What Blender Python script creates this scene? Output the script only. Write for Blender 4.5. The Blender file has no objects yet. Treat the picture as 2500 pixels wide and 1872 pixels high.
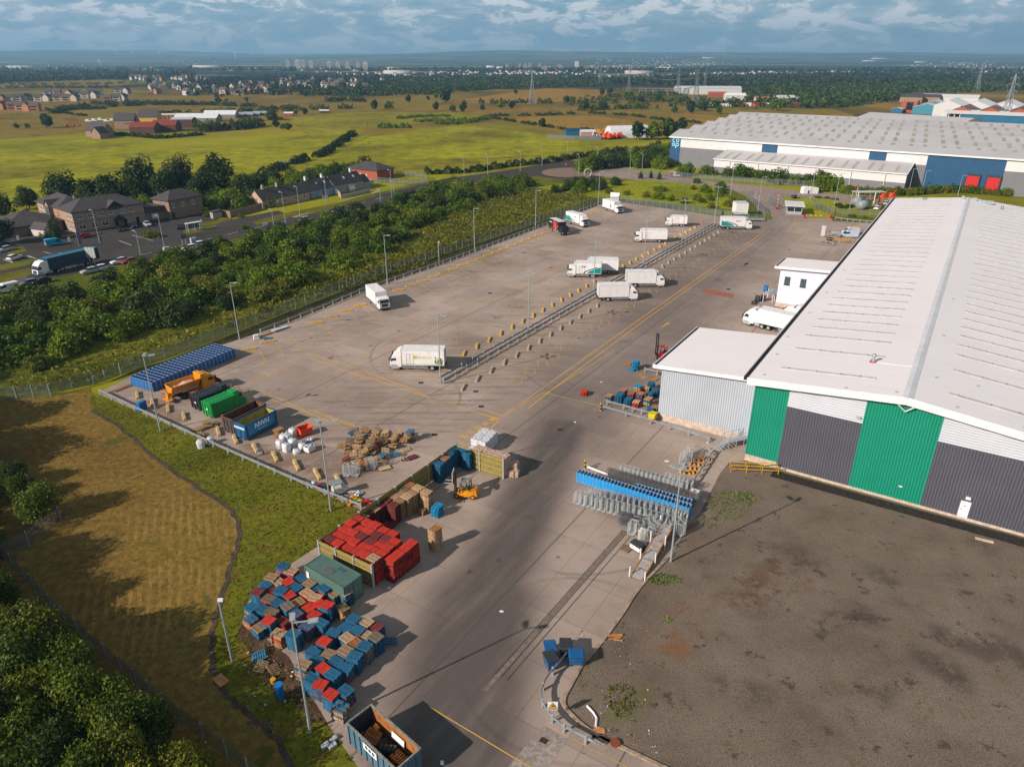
import bpy,math,random
import numpy as np
from math import sin,cos,radians,pi,hypot,atan2
from mathutils import Vector,Matrix
S=bpy.context.scene
COL=S.collection
R=math.radians
random.seed(7);RN=np.random.default_rng(7)
CAM_H=50.0
PITCH=math.atan((936-140)/1740.0)
cam=bpy.data.objects.new('camera',bpy.data.cameras.new('camera'));COL.objects.link(cam)
cam.location=(0,0,CAM_H);cam.rotation_euler=(pi/2-PITCH,0,0)
cam.data.sensor_width=36;cam.data.lens=1740/2500*36
cam.data.clip_start=0.5;cam.data.clip_end=60000
S.camera=cam
SUN_EL,SUN_AZ=R(28.5),R(33+180)
sun=bpy.data.objects.new('sun',bpy.data.lights.new('sun','SUN'));COL.objects.link(sun)
sun.data.energy=4.7;sun.data.angle=R(0.53);sun.data.color=(1,0.89,0.78)
sd=Vector((cos(SUN_EL)*cos(SUN_AZ),cos(SUN_EL)*sin(SUN_AZ),sin(SUN_EL)))
sun.rotation_euler=sd.to_track_quat('Z','Y').to_euler();sun.location=sd*300
S.view_settings.view_transform='Standard';S.view_settings.look='None'
S.view_settings.exposure=0.4;S.view_settings.gamma=1
S.cycles.use_denoising=True
S.cycles.max_bounces=5;S.cycles.diffuse_bounces=2;S.cycles.glossy_bounces=2
S.cycles.transmission_bounces=3;S.cycles.volume_bounces=0;S.cycles.transparent_max_bounces=6
S.cycles.caustics_reflective=False;S.cycles.caustics_refractive=False
class NT:
 def __init__(s,nt):s.nt=nt;s.n=nt.nodes;s.l=nt.links
 def node(s,t,**k):
  x=s.n.new(t)
  for a,v in k.items():setattr(x,a,v)
  return x
 def put(s,sock,v):
  if isinstance(v,bpy.types.NodeSocket):s.l.new(v,sock)
  elif v is not None:
   if hasattr(sock.default_value,'__len__')and isinstance(v,(tuple,list))and len(v)==3 and len(sock.default_value)==4:v=(*v,1)
   sock.default_value=v
 def math(s,op,a,b=None,c=None,clamp=False):
  x=s.node('ShaderNodeMath',operation=op);x.use_clamp=clamp
  s.put(x.inputs[0],a);s.put(x.inputs[1],b)
  if c is not None:s.put(x.inputs[2],c)
  return x.outputs[0]
 def vm(s,op,a,b=None,out=0,sc=None):
  x=s.node('ShaderNodeVectorMath',operation=op);s.put(x.inputs[0],a)
  if b is not None:s.put(x.inputs[1],b)
  if sc is not None:s.put(x.inputs['Scale'],sc)
  return x.outputs[out]
 def mix(s,f,a,b,mode='MIX'):
  x=s.node('ShaderNodeMix',data_type='RGBA',blend_type=mode);s.put(x.inputs[0],f);s.put(x.inputs[6],a);s.put(x.inputs[7],b)
  return x.outputs[2]
 def noise(s,v,scale,detail=3,rough=.55,dist=0,out=0):
  x=s.node('ShaderNodeTexNoise');s.put(x.inputs['Vector'],v);x.inputs['Scale'].default_value=scale
  x.inputs['Detail'].default_value=detail;x.inputs['Roughness'].default_value=rough;x.inputs['Distortion'].default_value=dist
  return x.outputs[out]
 def rng(s,v,a,b,c=0.,d=1.,smooth=True):
  x=s.node('ShaderNodeMapRange');x.interpolation_type='SMOOTHSTEP' if smooth else 'LINEAR'
  s.put(x.inputs[0],v)
  for i,q in enumerate((a,b,c,d)):x.inputs[1+i].default_value=q
  return x.outputs[0]
 def ramp(s,f,stops):
  x=s.node('ShaderNodeValToRGB');e=x.color_ramp.elements
  while len(e)<len(stops):e.new(.5)
  for q,(p,c)in zip(e,stops):q.position=p;q.color=(*c,1)
  s.put(x.inputs[0],f);return x.outputs[0]
 def mapping(s,v,scale=(1,1,1),rot=0,loc=(0,0,0)):
  x=s.node('ShaderNodeMapping');s.put(x.inputs[0],v);x.inputs['Scale'].default_value=scale
  x.inputs['Rotation'].default_value=(0,0,rot);x.inputs['Location'].default_value=loc
  return x.outputs[0]
W=bpy.data.worlds.new('World');S.world=W;W.use_nodes=True
w=NT(W.node_tree);w.n.clear()
sky=w.node('ShaderNodeTexSky',sky_type='NISHITA',sun_disc=False)
sky.sun_elevation=SUN_EL;sky.sun_rotation=pi/2-SUN_AZ;sky.altitude=100;sky.dust_density=1.5
d=w.node('ShaderNodeTexCoord').outputs['Generated']
sp=w.node('ShaderNodeSeparateXYZ');w.put(sp.inputs[0],d)
zz=w.math('ADD',w.math('MAXIMUM',sp.outputs[2],0.0),0.06)
cv=w.node('ShaderNodeCombineXYZ');w.put(cv.inputs[0],w.math('DIVIDE',sp.outputs[0],zz));w.put(cv.inputs[1],w.math('DIVIDE',sp.outputs[1],zz))
deck=w.noise(w.vm('ADD',cv.outputs[0],(3.1,7.7,0)),.38,6,.6,.3)
pk=(15.,15.,44.);pv=w.vm('ADD',w.vm('MULTIPLY',d,pk),(4.3,1.9,.7))
pf=w.noise(pv,1.,8,.62,.35);pu=w.noise(w.vm('ADD',pv,(-.12,-.05,.30)),1.,8,.62,.35)
lit=w.rng(w.math('SUBTRACT',pf,pu),-.07,.07)
cl=w.math('ADD',w.math('MULTIPLY',pf,.62),w.math('MULTIPLY',deck,.38))
ccol=w.mix(w.rng(cl,.42,.54),(1.7,3.1,4.1),(3.7,4.5,5.0))
ccol=w.mix(w.math('MULTIPLY',w.rng(lit,0.,.5,.45,0),w.rng(pf,.44,.54)),ccol,(2.0,3.0,3.7))
ccol=w.mix(w.math('MULTIPLY',w.rng(pf,.46,.57),w.rng(lit,.0,.7,.2,1.)),ccol,(7.6,7.4,7.4))
hz=w.rng(sp.outputs[2],0.0,.02,.85,0)
ccol=w.mix(hz,ccol,(2.4,3.9,4.8))
ccol=w.mix(w.rng(sp.outputs[2],.10,.4,0,.6),ccol,(0,0,0))  # sky above the view is dimmed to lower the ambient light
skc=w.mix(.9,sky.outputs[0],ccol)
bg=w.node('ShaderNodeBackground');w.put(bg.inputs[0],skc);bg.inputs[1].default_value=0.1
wo=w.node('ShaderNodeOutputWorld');w.put(wo.inputs[0],bg.outputs[0])
ZO={'V':(0,0,2500/2212),'A3':(0,380,.31646),'A4':(500,380,.27125),'A5':(1050,400,.38427),'A6':(1500,400,.31646),'A7':(230,800,.30289),'A8':(700,1000,.3019),'B1':(550,1330,.32723),'B2':(1350,1080,.22338),'B3':(1250,1500,.22466),'B4':(1400,700,.27125),'B5':(1750,460,.33906),'B6':(1800,880,.31646),'B7':(0,950,.55672),'B8':(850,650,.29385),'C1':(0,430,.18987),'C2':(1650,160,.38427),'C3':(2050,180,.20344),'C4':(150,240,.24864),'C5':(1740,430,.217),'C6':(0,150,.40687),'C7':(900,180,.38427),'C8':(400,400,.22604),'D1':(230,860,.21248),'D2':(640,1010,.19892),'D3':(1040,1050,.12076),'D4':(1320,460,.20796),'D5':(1330,1500,.1208),'D6':(0,1350,.31529),'D7':(780,1680,.13562),'D8':(1580,640,.17179)}
_c,_s=cos(PITCH),sin(PITCH)
def at(zn,x,y,z=0.0):
 a,b,k=ZO[zn];u=(a+x*k-1250)/1740;v=(b+y*k-936)/1740
 dx,dy,dz=u,_c-v*_s,-_s-v*_c
 t=(CAM_H-z)/-dz
 return Vector((dx*t,dy*t,z))
def V(x,y,z=0.0):return at('V',x,y,z)
AU=R(57.5)
U=Vector((cos(AU),sin(AU),0));WX=Vector((sin(AU),-cos(AU),0))
def ang(p,q):return atan2(q.y-p.y,q.x-p.x)
def dirv(a):return Vector((cos(a),sin(a),0))
ORD='first second third fourth fifth sixth seventh eighth ninth tenth eleventh twelfth thirteenth fourteenth fifteenth sixteenth seventeenth eighteenth nineteenth twentieth'.split()
TEN={2:'twenty',3:'thirty',4:'forty',5:'fifty',6:'sixty',7:'seventy',8:'eighty',9:'ninety'}
def od(i):
 i+=1
 if i<=20:return ORD[i-1]
 if i>=100:return 'hundred and '+od(i-101)if i>100 else 'hundredth'
 return TEN[i//10][:-1]+'ieth' if i%10==0 else TEN[i//10]+'-'+ORD[i%10-1]
class MB:
 def __init__(s):s.v=[];s.f=[];s.m=[];s.k=0;s.sm=[];s.smooth=False
 def mi(s,k):s.k=k;return s
 def add(s,vs,fs):
  b=len(s.v);s.v+=[tuple(q)for q in vs];s.f+=[[b+i for i in f]for f in fs];s.m+=[s.k]*len(fs);s.sm+=[s.smooth]*len(fs);return s
 def box(s,c,d,rz=0,M=None):
  x,y,z=d[0]/2,d[1]/2,d[2]/2
  P=[Vector((i*x,j*y,k*z))for k in(-1,1)for j in(-1,1)for i in(-1,1)]
  if M is not None:P=[M@p for p in P]
  elif rz:ca,sa=cos(rz),sin(rz);P=[Vector((p.x*ca-p.y*sa,p.x*sa+p.y*ca,p.z))for p in P]
  c=Vector(c);P=[p+c for p in P]
  return s.add(P,[(0,2,3,1),(4,5,7,6),(0,1,5,4),(2,6,7,3),(1,3,7,5),(0,4,6,2)])
 def b2(s,x0,x1,y0,y1,z0,z1):return s.box(((x0+x1)/2,(y0+y1)/2,(z0+z1)/2),(x1-x0,y1-y0,z1-z0))
 def bar(s,p,q,wd,ht=None):
  p,q=Vector(p),Vector(q);d=q-p;L=d.length
  if L<1e-6:return s
  M=d.to_track_quat('X','Z').to_matrix()
  return s.box((p+q)/2,(L,wd,ht or wd),M=M)
 def tube(s,p,q,r,n=8,r2=None,cap=True):
  p,q=Vector(p),Vector(q);d=(q-p);M=d.to_track_quat('Z','Y').to_matrix();r2=r if r2 is None else r2
  A=[p+M@Vector((r*cos(2*pi*i/n),r*sin(2*pi*i/n),0))for i in range(n)]
  B=[q+M@Vector((r2*cos(2*pi*i/n),r2*sin(2*pi*i/n),0))for i in range(n)]
  F=[(i,(i+1)%n,n+(i+1)%n,n+i)for i in range(n)]
  if cap:F+=[tuple(range(n))[::-1],tuple(range(n,2*n))]
  return s.add(A+B,F)
 def path(s,pts,r,n=6):
  for a,b in zip(pts,pts[1:]):s.tube(a,b,r,n)
  return s
 def prism(s,poly,z0,z1):
  n=len(poly)
  A=[(p[0],p[1],z0)for p in poly];B=[(p[0],p[1],z1)for p in poly]
  area=sum(poly[i][0]*poly[(i+1)%n][1]-poly[(i+1)%n][0]*poly[i][1]for i in range(n))
  F=[(i,(i+1)%n,n+(i+1)%n,n+i)for i in range(n)]+[tuple(range(n))[::-1],tuple(range(n,2*n))]
  if area<0:F=[f[::-1]for f in F]
  return s.add(A+B,F)
 def side(s,prof,y0,y1,t0=0,t1=0):
  n=len(prof)
  A=[(x,y0,z)for x,z in prof];B=[(x,y1,z)for x,z in prof]
  area=sum(prof[i][0]*prof[(i+1)%n][1]-prof[(i+1)%n][0]*prof[i][1]for i in range(n))
  F=[(i,(i+1)%n,n+(i+1)%n,n+i)for i in range(n)]+[tuple(range(n))[::-1],tuple(range(n,2*n))]
  if area>0:F=[f[::-1]for f in F]
  return s.add(A+B,F)
 def poly(s,pts):return s.add(pts,[tuple(range(len(pts)))])
 def build(s,name,mats,parent=None,loc=None,rz=0,bevel=0,shade=False):
  me=bpy.data.meshes.new(name);me.from_pydata(s.v,[],s.f)
  mats=mats if isinstance(mats,(list,tuple))else[mats]
  for m in mats:me.materials.append(m)
  if len(mats)>1:me.polygons.foreach_set('material_index',s.m)
  if shade or any(s.sm):me.polygons.foreach_set('use_smooth',[True]*len(s.f)if shade else s.sm)
  me.update()
  return obj(name,me,parent,loc,rz,bevel)
def obj(name,me,parent=None,loc=None,rz=0,bevel=0):
 o=bpy.data.objects.new(name,me);COL.objects.link(o)
 if parent is not None:o.parent=parent
 if loc is not None:o.location=loc
 o.rotation_euler=(0,0,rz)
 if bevel:
  b=o.modifiers.new('bevel','BEVEL');b.width=bevel;b.segments=2;b.limit_method='ANGLE';b.angle_limit=R(40)
 return o
def tag(o,label=None,cat=None,group=None,kind=None):
 if label:o['label']=label
 if cat:o['category']=cat
 if group:o['group']=group
 if kind:o['kind']=kind
 return o
def thing(name,label,cat,loc=(0,0,0),rz=0,group=None):
 o=bpy.data.objects.new(name,None);COL.objects.link(o);o.empty_display_size=.3
 o.location=loc;o.rotation_euler=(0,0,rz)
 return tag(o,label,cat,group)
KIDS={}
def dup(root,loc,rz=None,label=None,group=None,sc=None):
 def cp(o,par):
  c=o.copy();COL.objects.link(c)
  if par is not None:c.parent=par
  for k in o.children:cp(k,c)
  return c
 r=cp(root,None);r.location=loc
 if rz is not None:r.rotation_euler=(0,0,rz)
 if sc is not None:r.scale=sc if hasattr(sc,'__len__')else(sc,sc,sc)
 if label:r['label']=label
 if group:r['group']=group
 return r
def text_mesh(txt,size,depth=.004,bold=0.0):
 cu=bpy.data.curves.new('lettering','FONT');cu.body=txt;cu.size=size;cu.extrude=depth;cu.align_x='CENTER';cu.align_y='CENTER';cu.offset=bold
 o=bpy.data.objects.new('lettering',cu);COL.objects.link(o)
 dg=bpy.context.evaluated_depsgraph_get();me=bpy.data.meshes.new_from_object(o.evaluated_get(dg))
 bpy.data.objects.remove(o);bpy.data.curves.remove(cu);me.materials.clear();return me
def lettering(txt,size,m,parent,loc,rz,bold=0.0,tilt=True):
 me=text_mesh(txt,size,.006,bold);me.materials.append(m)
 o=obj('lettering',me,parent,loc);o.rotation_euler=(pi/2 if tilt else 0,0,rz);return o
MATS={}
def M(name,col=(.5,.5,.5),rough=.7,metal=0,ns=2.0,na=.18,bump=0,spec=.4,dirt=None,da=.4,ds=.8,rand=0):
 if name in MATS:return MATS[name]
 m=bpy.data.materials.new(name);m.use_nodes=True;t=NT(m.node_tree);b=t.n['Principled BSDF']
 co=t.node('ShaderNodeTexCoord').outputs['Object']
 n1=t.noise(co,ns,4,.6)
 c=t.mix(t.rng(n1,.25,.75),tuple(q*(1-na)for q in col),tuple(min(1,q*(1+na))for q in col))
 if dirt:c=t.mix(t.rng(t.noise(co,ds,5,.65),.45,.75,0,da),c,dirt)
 if rand:
  ri=t.node('ShaderNodeObjectInfo').outputs['Random']
  c=t.mix(t.rng(ri,0,1,0,rand,False),c,tuple(q*.45 for q in col))
 t.put(b.inputs['Base Color'],c);b.inputs['Roughness'].default_value=rough;b.inputs['Metallic'].default_value=metal
 b.inputs['Specular IOR Level'].default_value=spec
 if bump:
  bn=t.node('ShaderNodeBump');bn.inputs['Strength'].default_value=bump;bn.inputs['Distance'].default_value=.05
  t.put(bn.inputs['Height'],t.noise(co,ns*4,5));t.put(b.inputs['Normal'],bn.outputs[0])
 MATS[name]=m;return m
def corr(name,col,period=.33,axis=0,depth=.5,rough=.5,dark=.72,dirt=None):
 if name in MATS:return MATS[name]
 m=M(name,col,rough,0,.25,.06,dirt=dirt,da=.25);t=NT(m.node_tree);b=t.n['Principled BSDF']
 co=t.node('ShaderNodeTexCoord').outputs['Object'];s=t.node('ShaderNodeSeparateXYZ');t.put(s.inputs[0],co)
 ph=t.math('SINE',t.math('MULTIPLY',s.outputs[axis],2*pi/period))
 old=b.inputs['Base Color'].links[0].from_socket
 groove=t.rng(ph,-1,-.5,1,0)  # sheet colour is darkened in the grooves between ribs
 t.put(b.inputs['Base Color'],t.mix(t.math('MULTIPLY',groove,1-dark),old,tuple(q*.35 for q in col)))
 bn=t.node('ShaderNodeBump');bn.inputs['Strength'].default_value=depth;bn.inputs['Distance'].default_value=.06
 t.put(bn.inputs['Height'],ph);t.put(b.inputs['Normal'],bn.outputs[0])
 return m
def newmat(name):
 m=bpy.data.materials.new(name);m.use_nodes=True;MATS[name]=m;t=NT(m.node_tree)
 return m,t,t.n['Principled BSDF']
def foliage(name,a,b_,c,trans=.25):
 m,t,b=newmat(name)
 ri=t.node('ShaderNodeNewGeometry').outputs['Random Per Island'];orr=t.node('ShaderNodeObjectInfo').outputs['Random']
 co=t.node('ShaderNodeTexCoord').outputs['Object']
 f=t.math('ADD',t.math('MULTIPLY',ri,.45),t.math('MULTIPLY',t.noise(co,.55,2),.55))
 f=t.math('ADD',f,t.math('MULTIPLY',t.math('SUBTRACT',orr,.5),.38),clamp=True)
 col=t.ramp(f,[(.15,a),(.5,b_),(.85,c)])
 t.put(b.inputs['Base Color'],col);b.inputs['Roughness'].default_value=.6;b.inputs['Specular IOR Level'].default_value=.25
 tr=t.node('ShaderNodeBsdfTranslucent');t.put(tr.inputs[0],col)
 mx=t.node('ShaderNodeMixShader');mx.inputs[0].default_value=trans;t.put(mx.inputs[1],b.outputs[0]);t.put(mx.inputs[2],tr.outputs[0])
 t.put(t.n['Material Output'].inputs[0],mx.outputs[0])
 return m
white=M('white_paint',(.76,.74,.745),.45,0,1.2,.06,dirt=(.4,.36,.33),da=.28)
galv=M('galvanised_steel',(.42,.45,.47),.5,.3,3,.15)
dkgrey=M('dark_grey_plastic',(.035,.037,.04),.6,0,3,.2)
rubber=M('tyre_rubber',(.02,.02,.021),.85)
glass=M('dark_glass',(.012,.017,.022),.08,0,1,.2,spec=.8)
alu=M('aluminium_trim',(.5,.51,.53),.4,.5)
yellow=M('yellow_paint',(.62,.32,.01),.6,0,3,.25,dirt=(.2,.15,.08),da=.4)
red=M('red_paint',(.5,.012,.012),.5,0,2,.15)
orange=M('orange_paint',(.7,.13,.015),.55)
blue_b=M('blue_paint',(.01,.13,.42),.5,0,2,.15)
teal=M('teal_paint',(.005,.26,.24),.45)
black=M('black_paint',(.012,.012,.013),.5)
def sheet(name,pts,z,m,kind='structure',**k):
 o=MB().poly([(p[0],p[1],z)for p in pts]).build(name,m);return tag(o,kind=kind,**k)
def pts(zn,*xy):return[at(zn,x,y)for x,y in xy]
def seg(t,p,a,b_,r0,r1):
 ba=(b_[0]-a[0],b_[1]-a[1],0);L=ba[0]**2+ba[1]**2
 pa=t.vm('SUBTRACT',p,(a[0],a[1],0));h=t.math('DIVIDE',t.vm('DOT_PRODUCT',pa,ba,out=1),L,clamp=True)
 return t.rng(t.vm('LENGTH',t.vm('SUBTRACT',pa,t.vm('SCALE',ba,sc=h)),out=1),r0,r1,1,0)
def grass(name,a,b_,c,s1=.02,s2=.6,rows=None,spots=None,bump=.6,det=6):
 m,t,b=newmat(name);p=t.node('ShaderNodeNewGeometry').outputs['Position']
 n1=t.noise(p,s1,det,.6);n2=t.noise(p,s2,6,.7)
 col=t.ramp(n1,[(.3,a),(.5,b_),(.72,c)])
 col=t.mix(t.rng(n2,.35,.7),t.mix(.45,col,(0,0,0)),col)
 if rows:
  ra,per,rc=rows;q=t.mapping(p,rot=-ra);q=t.vm('ADD',q,t.vm('SCALE',t.noise(p,.12,3,out=1),sc=1.1));s=t.node('ShaderNodeSeparateXYZ');t.put(s.inputs[0],q)
  wv=t.rng(t.math('SINE',t.math('MULTIPLY',s.outputs[1],2*pi/per)),-.4,.8)
  fine=t.noise(t.mapping(q,(.5,2.4,1)),1.1,6,.75)
  wv=t.math('MULTIPLY',wv,t.rng(fine,.35,.62));msk=t.math('MULTIPLY',t.rng(t.noise(p,.09,3),.35,.6),seg(t,p,V(440,1140),V(330,1300),3,15))
  col=t.mix(t.math('MULTIPLY',t.math('MULTIPLY',wv,msk),.6),col,rc)
 if spots:col=t.mix(t.rng(t.noise(p,spots[0],3,.6),spots[1],spots[1]+.06,0,spots[3]if len(spots)>3 else .8),col,spots[2])
 t.put(b.inputs['Base Color'],col);b.inputs['Roughness'].default_value=.95;b.inputs['Specular IOR Level'].default_value=.1
 bn=t.node('ShaderNodeBump');bn.inputs['Strength'].default_value=bump;bn.inputs['Distance'].default_value=.25
 t.put(bn.inputs['Height'],n2);t.put(b.inputs['Normal'],bn.outputs[0]);return m
m,t,b=newmat('valley_ground');p=t.node('ShaderNodeNewGeometry').outputs['Position'];s=t.node('ShaderNodeSeparateXYZ');t.put(s.inputs[0],p)
wob=t.math('MULTIPLY',t.math('SUBTRACT',t.noise(p,.0035,4),.5),900.)
yy=t.math('ADD',s.outputs[1],wob)
near=t.ramp(t.noise(p,.012,7,.68),[(.28,(.11,.095,.008)),(.45,(.22,.215,.010)),(.62,(.30,.28,.012)),(.78,(.31,.215,.024))])
near=t.mix(t.rng(t.noise(p,.16,5,.7),.58,.72,0,.55),near,(.05,.055,.01))
mid=t.ramp(t.noise(t.mapping(p,(1,.6,1)),.008,6,.6),[(.3,(.045,.05,.012)),(.5,(.17,.115,.022)),(.65,(.27,.165,.028)),(.8,(.15,.13,.018))])
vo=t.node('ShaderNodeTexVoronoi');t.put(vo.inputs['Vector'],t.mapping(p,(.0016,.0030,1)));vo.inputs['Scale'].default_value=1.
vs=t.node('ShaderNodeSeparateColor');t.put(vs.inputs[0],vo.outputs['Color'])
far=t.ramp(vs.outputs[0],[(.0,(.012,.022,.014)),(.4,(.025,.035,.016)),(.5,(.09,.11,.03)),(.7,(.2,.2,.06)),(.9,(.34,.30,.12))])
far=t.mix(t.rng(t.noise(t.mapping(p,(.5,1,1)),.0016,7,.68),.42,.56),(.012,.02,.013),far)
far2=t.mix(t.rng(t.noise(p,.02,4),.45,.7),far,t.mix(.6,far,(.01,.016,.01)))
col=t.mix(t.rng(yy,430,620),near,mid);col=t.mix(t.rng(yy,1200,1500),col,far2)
t.put(b.inputs['Base Color'],col);b.inputs['Roughness'].default_value=.95;b.inputs['Specular IOR Level'].default_value=.05
valley=m
sheet('ground',[(-30000,-300),(30000,-300),(30000,7000),(-30000,7000)],-.05,valley)
def hill_h(x,y):
 f=max(0.,min(1.,(y-5200)/8600.));f=f*f*(3-2*f)
 h=92+16*sin(x/2600.+.6)+13*sin(x/1150.+2.)+8*sin(x/520.+y/900.)
 h+=62*math.exp(-((x+6700)/1500.)**2)+24*math.exp(-((x+9600)/1300.)**2)+20*math.exp(-((x-1500)/3000.)**2)+18*math.exp(-((x-9300)/900.)**2)
 roll=14*sin(y/620.+x/1500.)+10*sin(y/330.-x/900.)
 return(h+roll)*f
mb=MB();nx,ny=150,70;ys=[4900+(16500-4900)*(j/ny)for j in range(ny+1)]
for y in ys:
 for i in range(nx+1):x=-17000+34000*i/nx;mb.v.append((x,y,hill_h(x,y)-.5+(-3 if y<5000 else 0)))
mb.f=[(j*(nx+1)+i,j*(nx+1)+i+1,(j+1)*(nx+1)+i+1,(j+1)*(nx+1)+i)for j in range(ny)for i in range(nx)];mb.m=[0]*len(mb.f);mb.sm=[True]*len(mb.f)
tag(mb.build('hills',valley),kind='structure')
gold=grass('golden_pasture',(.22,.135,.018),(.37,.205,.03),(.30,.21,.025),.012,.2,spots=(.06,.64,(.05,.05,.012)))
rough_g=grass('tawny_pasture',(.15,.11,.014),(.27,.185,.024),(.22,.18,.02),.012,.2,spots=(.05,.62,(.045,.05,.012)))
lime=grass('lime_pasture',(.15,.135,.006),(.30,.295,.005),(.42,.38,.010),.016,.12,spots=(.05,.63,(.08,.075,.012),.7))
olive=grass('olive_pasture',(.17,.125,.010),(.275,.25,.010),(.34,.30,.014),.02,.12,spots=(.07,.65,(.05,.05,.01),.8))
def field(m,zn,*xy):return sheet('field',pts(zn,*xy),-.03+.004*len([o for o in bpy.data.objects if o.name.startswith('field')])*.5,m)
field(lime,'V',(-250,520),(-250,335),(0,330),(180,300),(330,325),(560,315),(760,270),(790,280),(700,330),(610,370),(420,430),(200,440))
field(olive,'V',(600,385),(700,335),(800,292),(1000,268),(1190,292),(1290,300),(1345,320),(1300,345),(1180,362),(1100,372),(925,365),(860,395))
field(lime,'V',(690,345),(800,296),(1000,271),(1180,292),(1280,305),(1270,325),(1080,340),(900,345))
field(gold,'V',(1110,252),(1290,250),(1450,272),(1440,292),(1300,286),(1120,262))
field(gold,'V',(960,222),(1100,200),(1180,191),(1290,194),(1350,202),(1290,214),(1130,226))
field(rough_g,'V',(1190,232),(1400,230),(1800,236),(1850,250),(1500,246),(1210,246))
field(gold,'V',(1430,262),(1560,258),(1840,246),(1850,256),(1500,276))
field(rough_g,'V',(130,240),(330,226),(560,233),(590,246),(420,252),(180,262))
field(rough_g,'V',(0,178),(200,170),(330,178),(250,186),(0,190))
field(rough_g,'V',(-60,300),(0,248),(80,238),(150,262),(160,290),(0,302))
field(rough_g,'V',(600,240),(800,215),(960,205),(1000,212),(900,235),(700,252))
field(olive,'V',(620,255),(760,243),(1000,243),(1050,256),(860,270),(660,290))
field(rough_g,'V',(0,200),(180,193),(350,196),(240,204),(0,208))
m,t,b=newmat('yard_concrete');p=t.node('ShaderNodeNewGeometry').outputs['Position']
p=t.vm('MULTIPLY',p,(1,1,0));q=t.mapping(p,rot=-AU);s=t.node('ShaderNodeSeparateXYZ');t.put(s.inputs[0],q)
def line(v,per,wd,off=0):
 f=t.math('FRACT',t.math('DIVIDE',t.math('ADD',v,off),per));return t.rng(t.math('ABSOLUTE',t.math('SUBTRACT',f,.5)),.5-wd/per,.5-wd*.3/per)
nb=t.noise(p,.045,6,.62);nm=t.noise(p,.4,6,.68);nf=t.noise(p,4,6,.7)
col=t.ramp(nb,[(.28,(.26,.192,.154)),(.48,(.36,.278,.232)),(.7,(.45,.355,.304))])
br=t.node('ShaderNodeTexBrick');t.put(br.inputs['Vector'],t.mapping(q,(1/6.,1/6.,1)));br.offset=0;br.inputs['Scale'].default_value=1.;br.inputs['Brick Width'].default_value=1;br.inputs['Row Height'].default_value=1;br.inputs['Mortar Size'].default_value=0;br.inputs['Color1'].default_value=(.84,.84,.85,1);br.inputs['Color2'].default_value=(1.06,1.06,1.06,1)
col=t.mix(1,col,br.outputs[0],'MULTIPLY')
col=t.mix(t.rng(nm,.5,.75,0,.4),col,(.2,.135,.09))
col=t.mix(t.rng(nf,.45,.75,0,.22),col,(.14,.115,.1))
l1=seg(t,p,V(1640,470),V(1250,850),5,17);l2=seg(t,p,V(1218,925),V(1040,1300),1.6,6.5);l3=seg(t,p,V(1040,1300),V(950,1750),3.2,8.5);l4=seg(t,p,V(1250,850),V(1215,930),3,12)
ln=t.math('MAXIMUM',t.math('MAXIMUM',t.math('MULTIPLY',l1,.5),t.math('MULTIPLY',l4,.6)),t.math('MAXIMUM',t.math('MULTIPLY',l2,.92),t.math('MULTIPLY',l3,.92)))
ln=t.math('MULTIPLY',ln,t.rng(t.noise(t.mapping(q,(.06,.5,1)),1,5,.7),.2,.6,.72,1.0))
col=t.mix(ln,col,(.078,.064,.06))
sx=t.noise(t.mapping(p,(.055,.85,1),rot=radians(-2)),1,5,.75);bay=t.rng(t.math('ABSOLUTE',t.math('SUBTRACT',s.outputs[1],69.0)),10,15,1,0)
col=t.mix(t.math('MULTIPLY',t.rng(sx,.48,.66,0,.62),bay),col,(.12,.088,.066))
sx=t.noise(t.mapping(p,(.07,.9,1),rot=radians(62)),1,5,.75);bay=t.rng(t.math('ABSOLUTE',t.math('SUBTRACT',s.outputs[1],107.)),7,11,1,0)
col=t.mix(t.math('MULTIPLY',t.rng(sx,.5,.66,0,.5),bay),col,(.15,.112,.084))
sx=t.noise(t.mapping(q,(.05,.8,1)),1,5,.75)
col=t.mix(t.rng(sx,.55,.72,0,.2),col,(.15,.12,.1))
for a,r_,k in((V(1400,760),21,.4),(V(1390,770),23.2,.4),(V(1000,760),17,.35),(V(820,860),13,.4),(V(1240,1080),14,.35),(V(1110,1180),19,.3),(V(1250,1420),11,.35)):
 rd=t.math('ABSOLUTE',t.math('SUBTRACT',t.vm('LENGTH',t.vm('SUBTRACT',p,(a[0],a[1],0)),out=1),r_));col=t.mix(t.math('MULTIPLY',t.rng(rd,.1,.35,k,0),t.rng(nb,.44,.6)),col,(.06,.05,.046))
col=t.mix(t.rng(t.noise(p,.5,2,.5),.72,.76,0,.7),col,(.05,.04,.036))
for a,b2,r0,r1,k in((V(640,985),V(760,1030),.8,5,.5),(V(330,870),V(390,905),.4,2.2,.6),(V(540,960),V(600,1010),.3,2.6,.6),(V(500,900),V(440,935),.5,3,.4)):
 col=t.mix(t.math('MULTIPLY',seg(t,p,a,b2,r0,r1),t.rng(nm,.3,.55,0,k)),col,(.14,.075,.035))
col=t.mix(t.rng(t.noise(p,.11,4,.6),.66,.72,0,.6),col,(.07,.055,.045))
j=t.math('MAXIMUM',line(s.outputs[0],6,.06),line(s.outputs[1],6,.06,1.5));j2=line(s.outputs[1],18,.13,4.5)
col=t.mix(t.math('MULTIPLY',j,.4),col,(.08,.065,.055));col=t.mix(t.math('MULTIPLY',j2,.7),col,(.07,.06,.05))
t.put(b.inputs['Base Color'],col);t.put(b.inputs['Roughness'],t.rng(nm,.3,.7,.75,.95));b.inputs['Specular IOR Level'].default_value=.25
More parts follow.
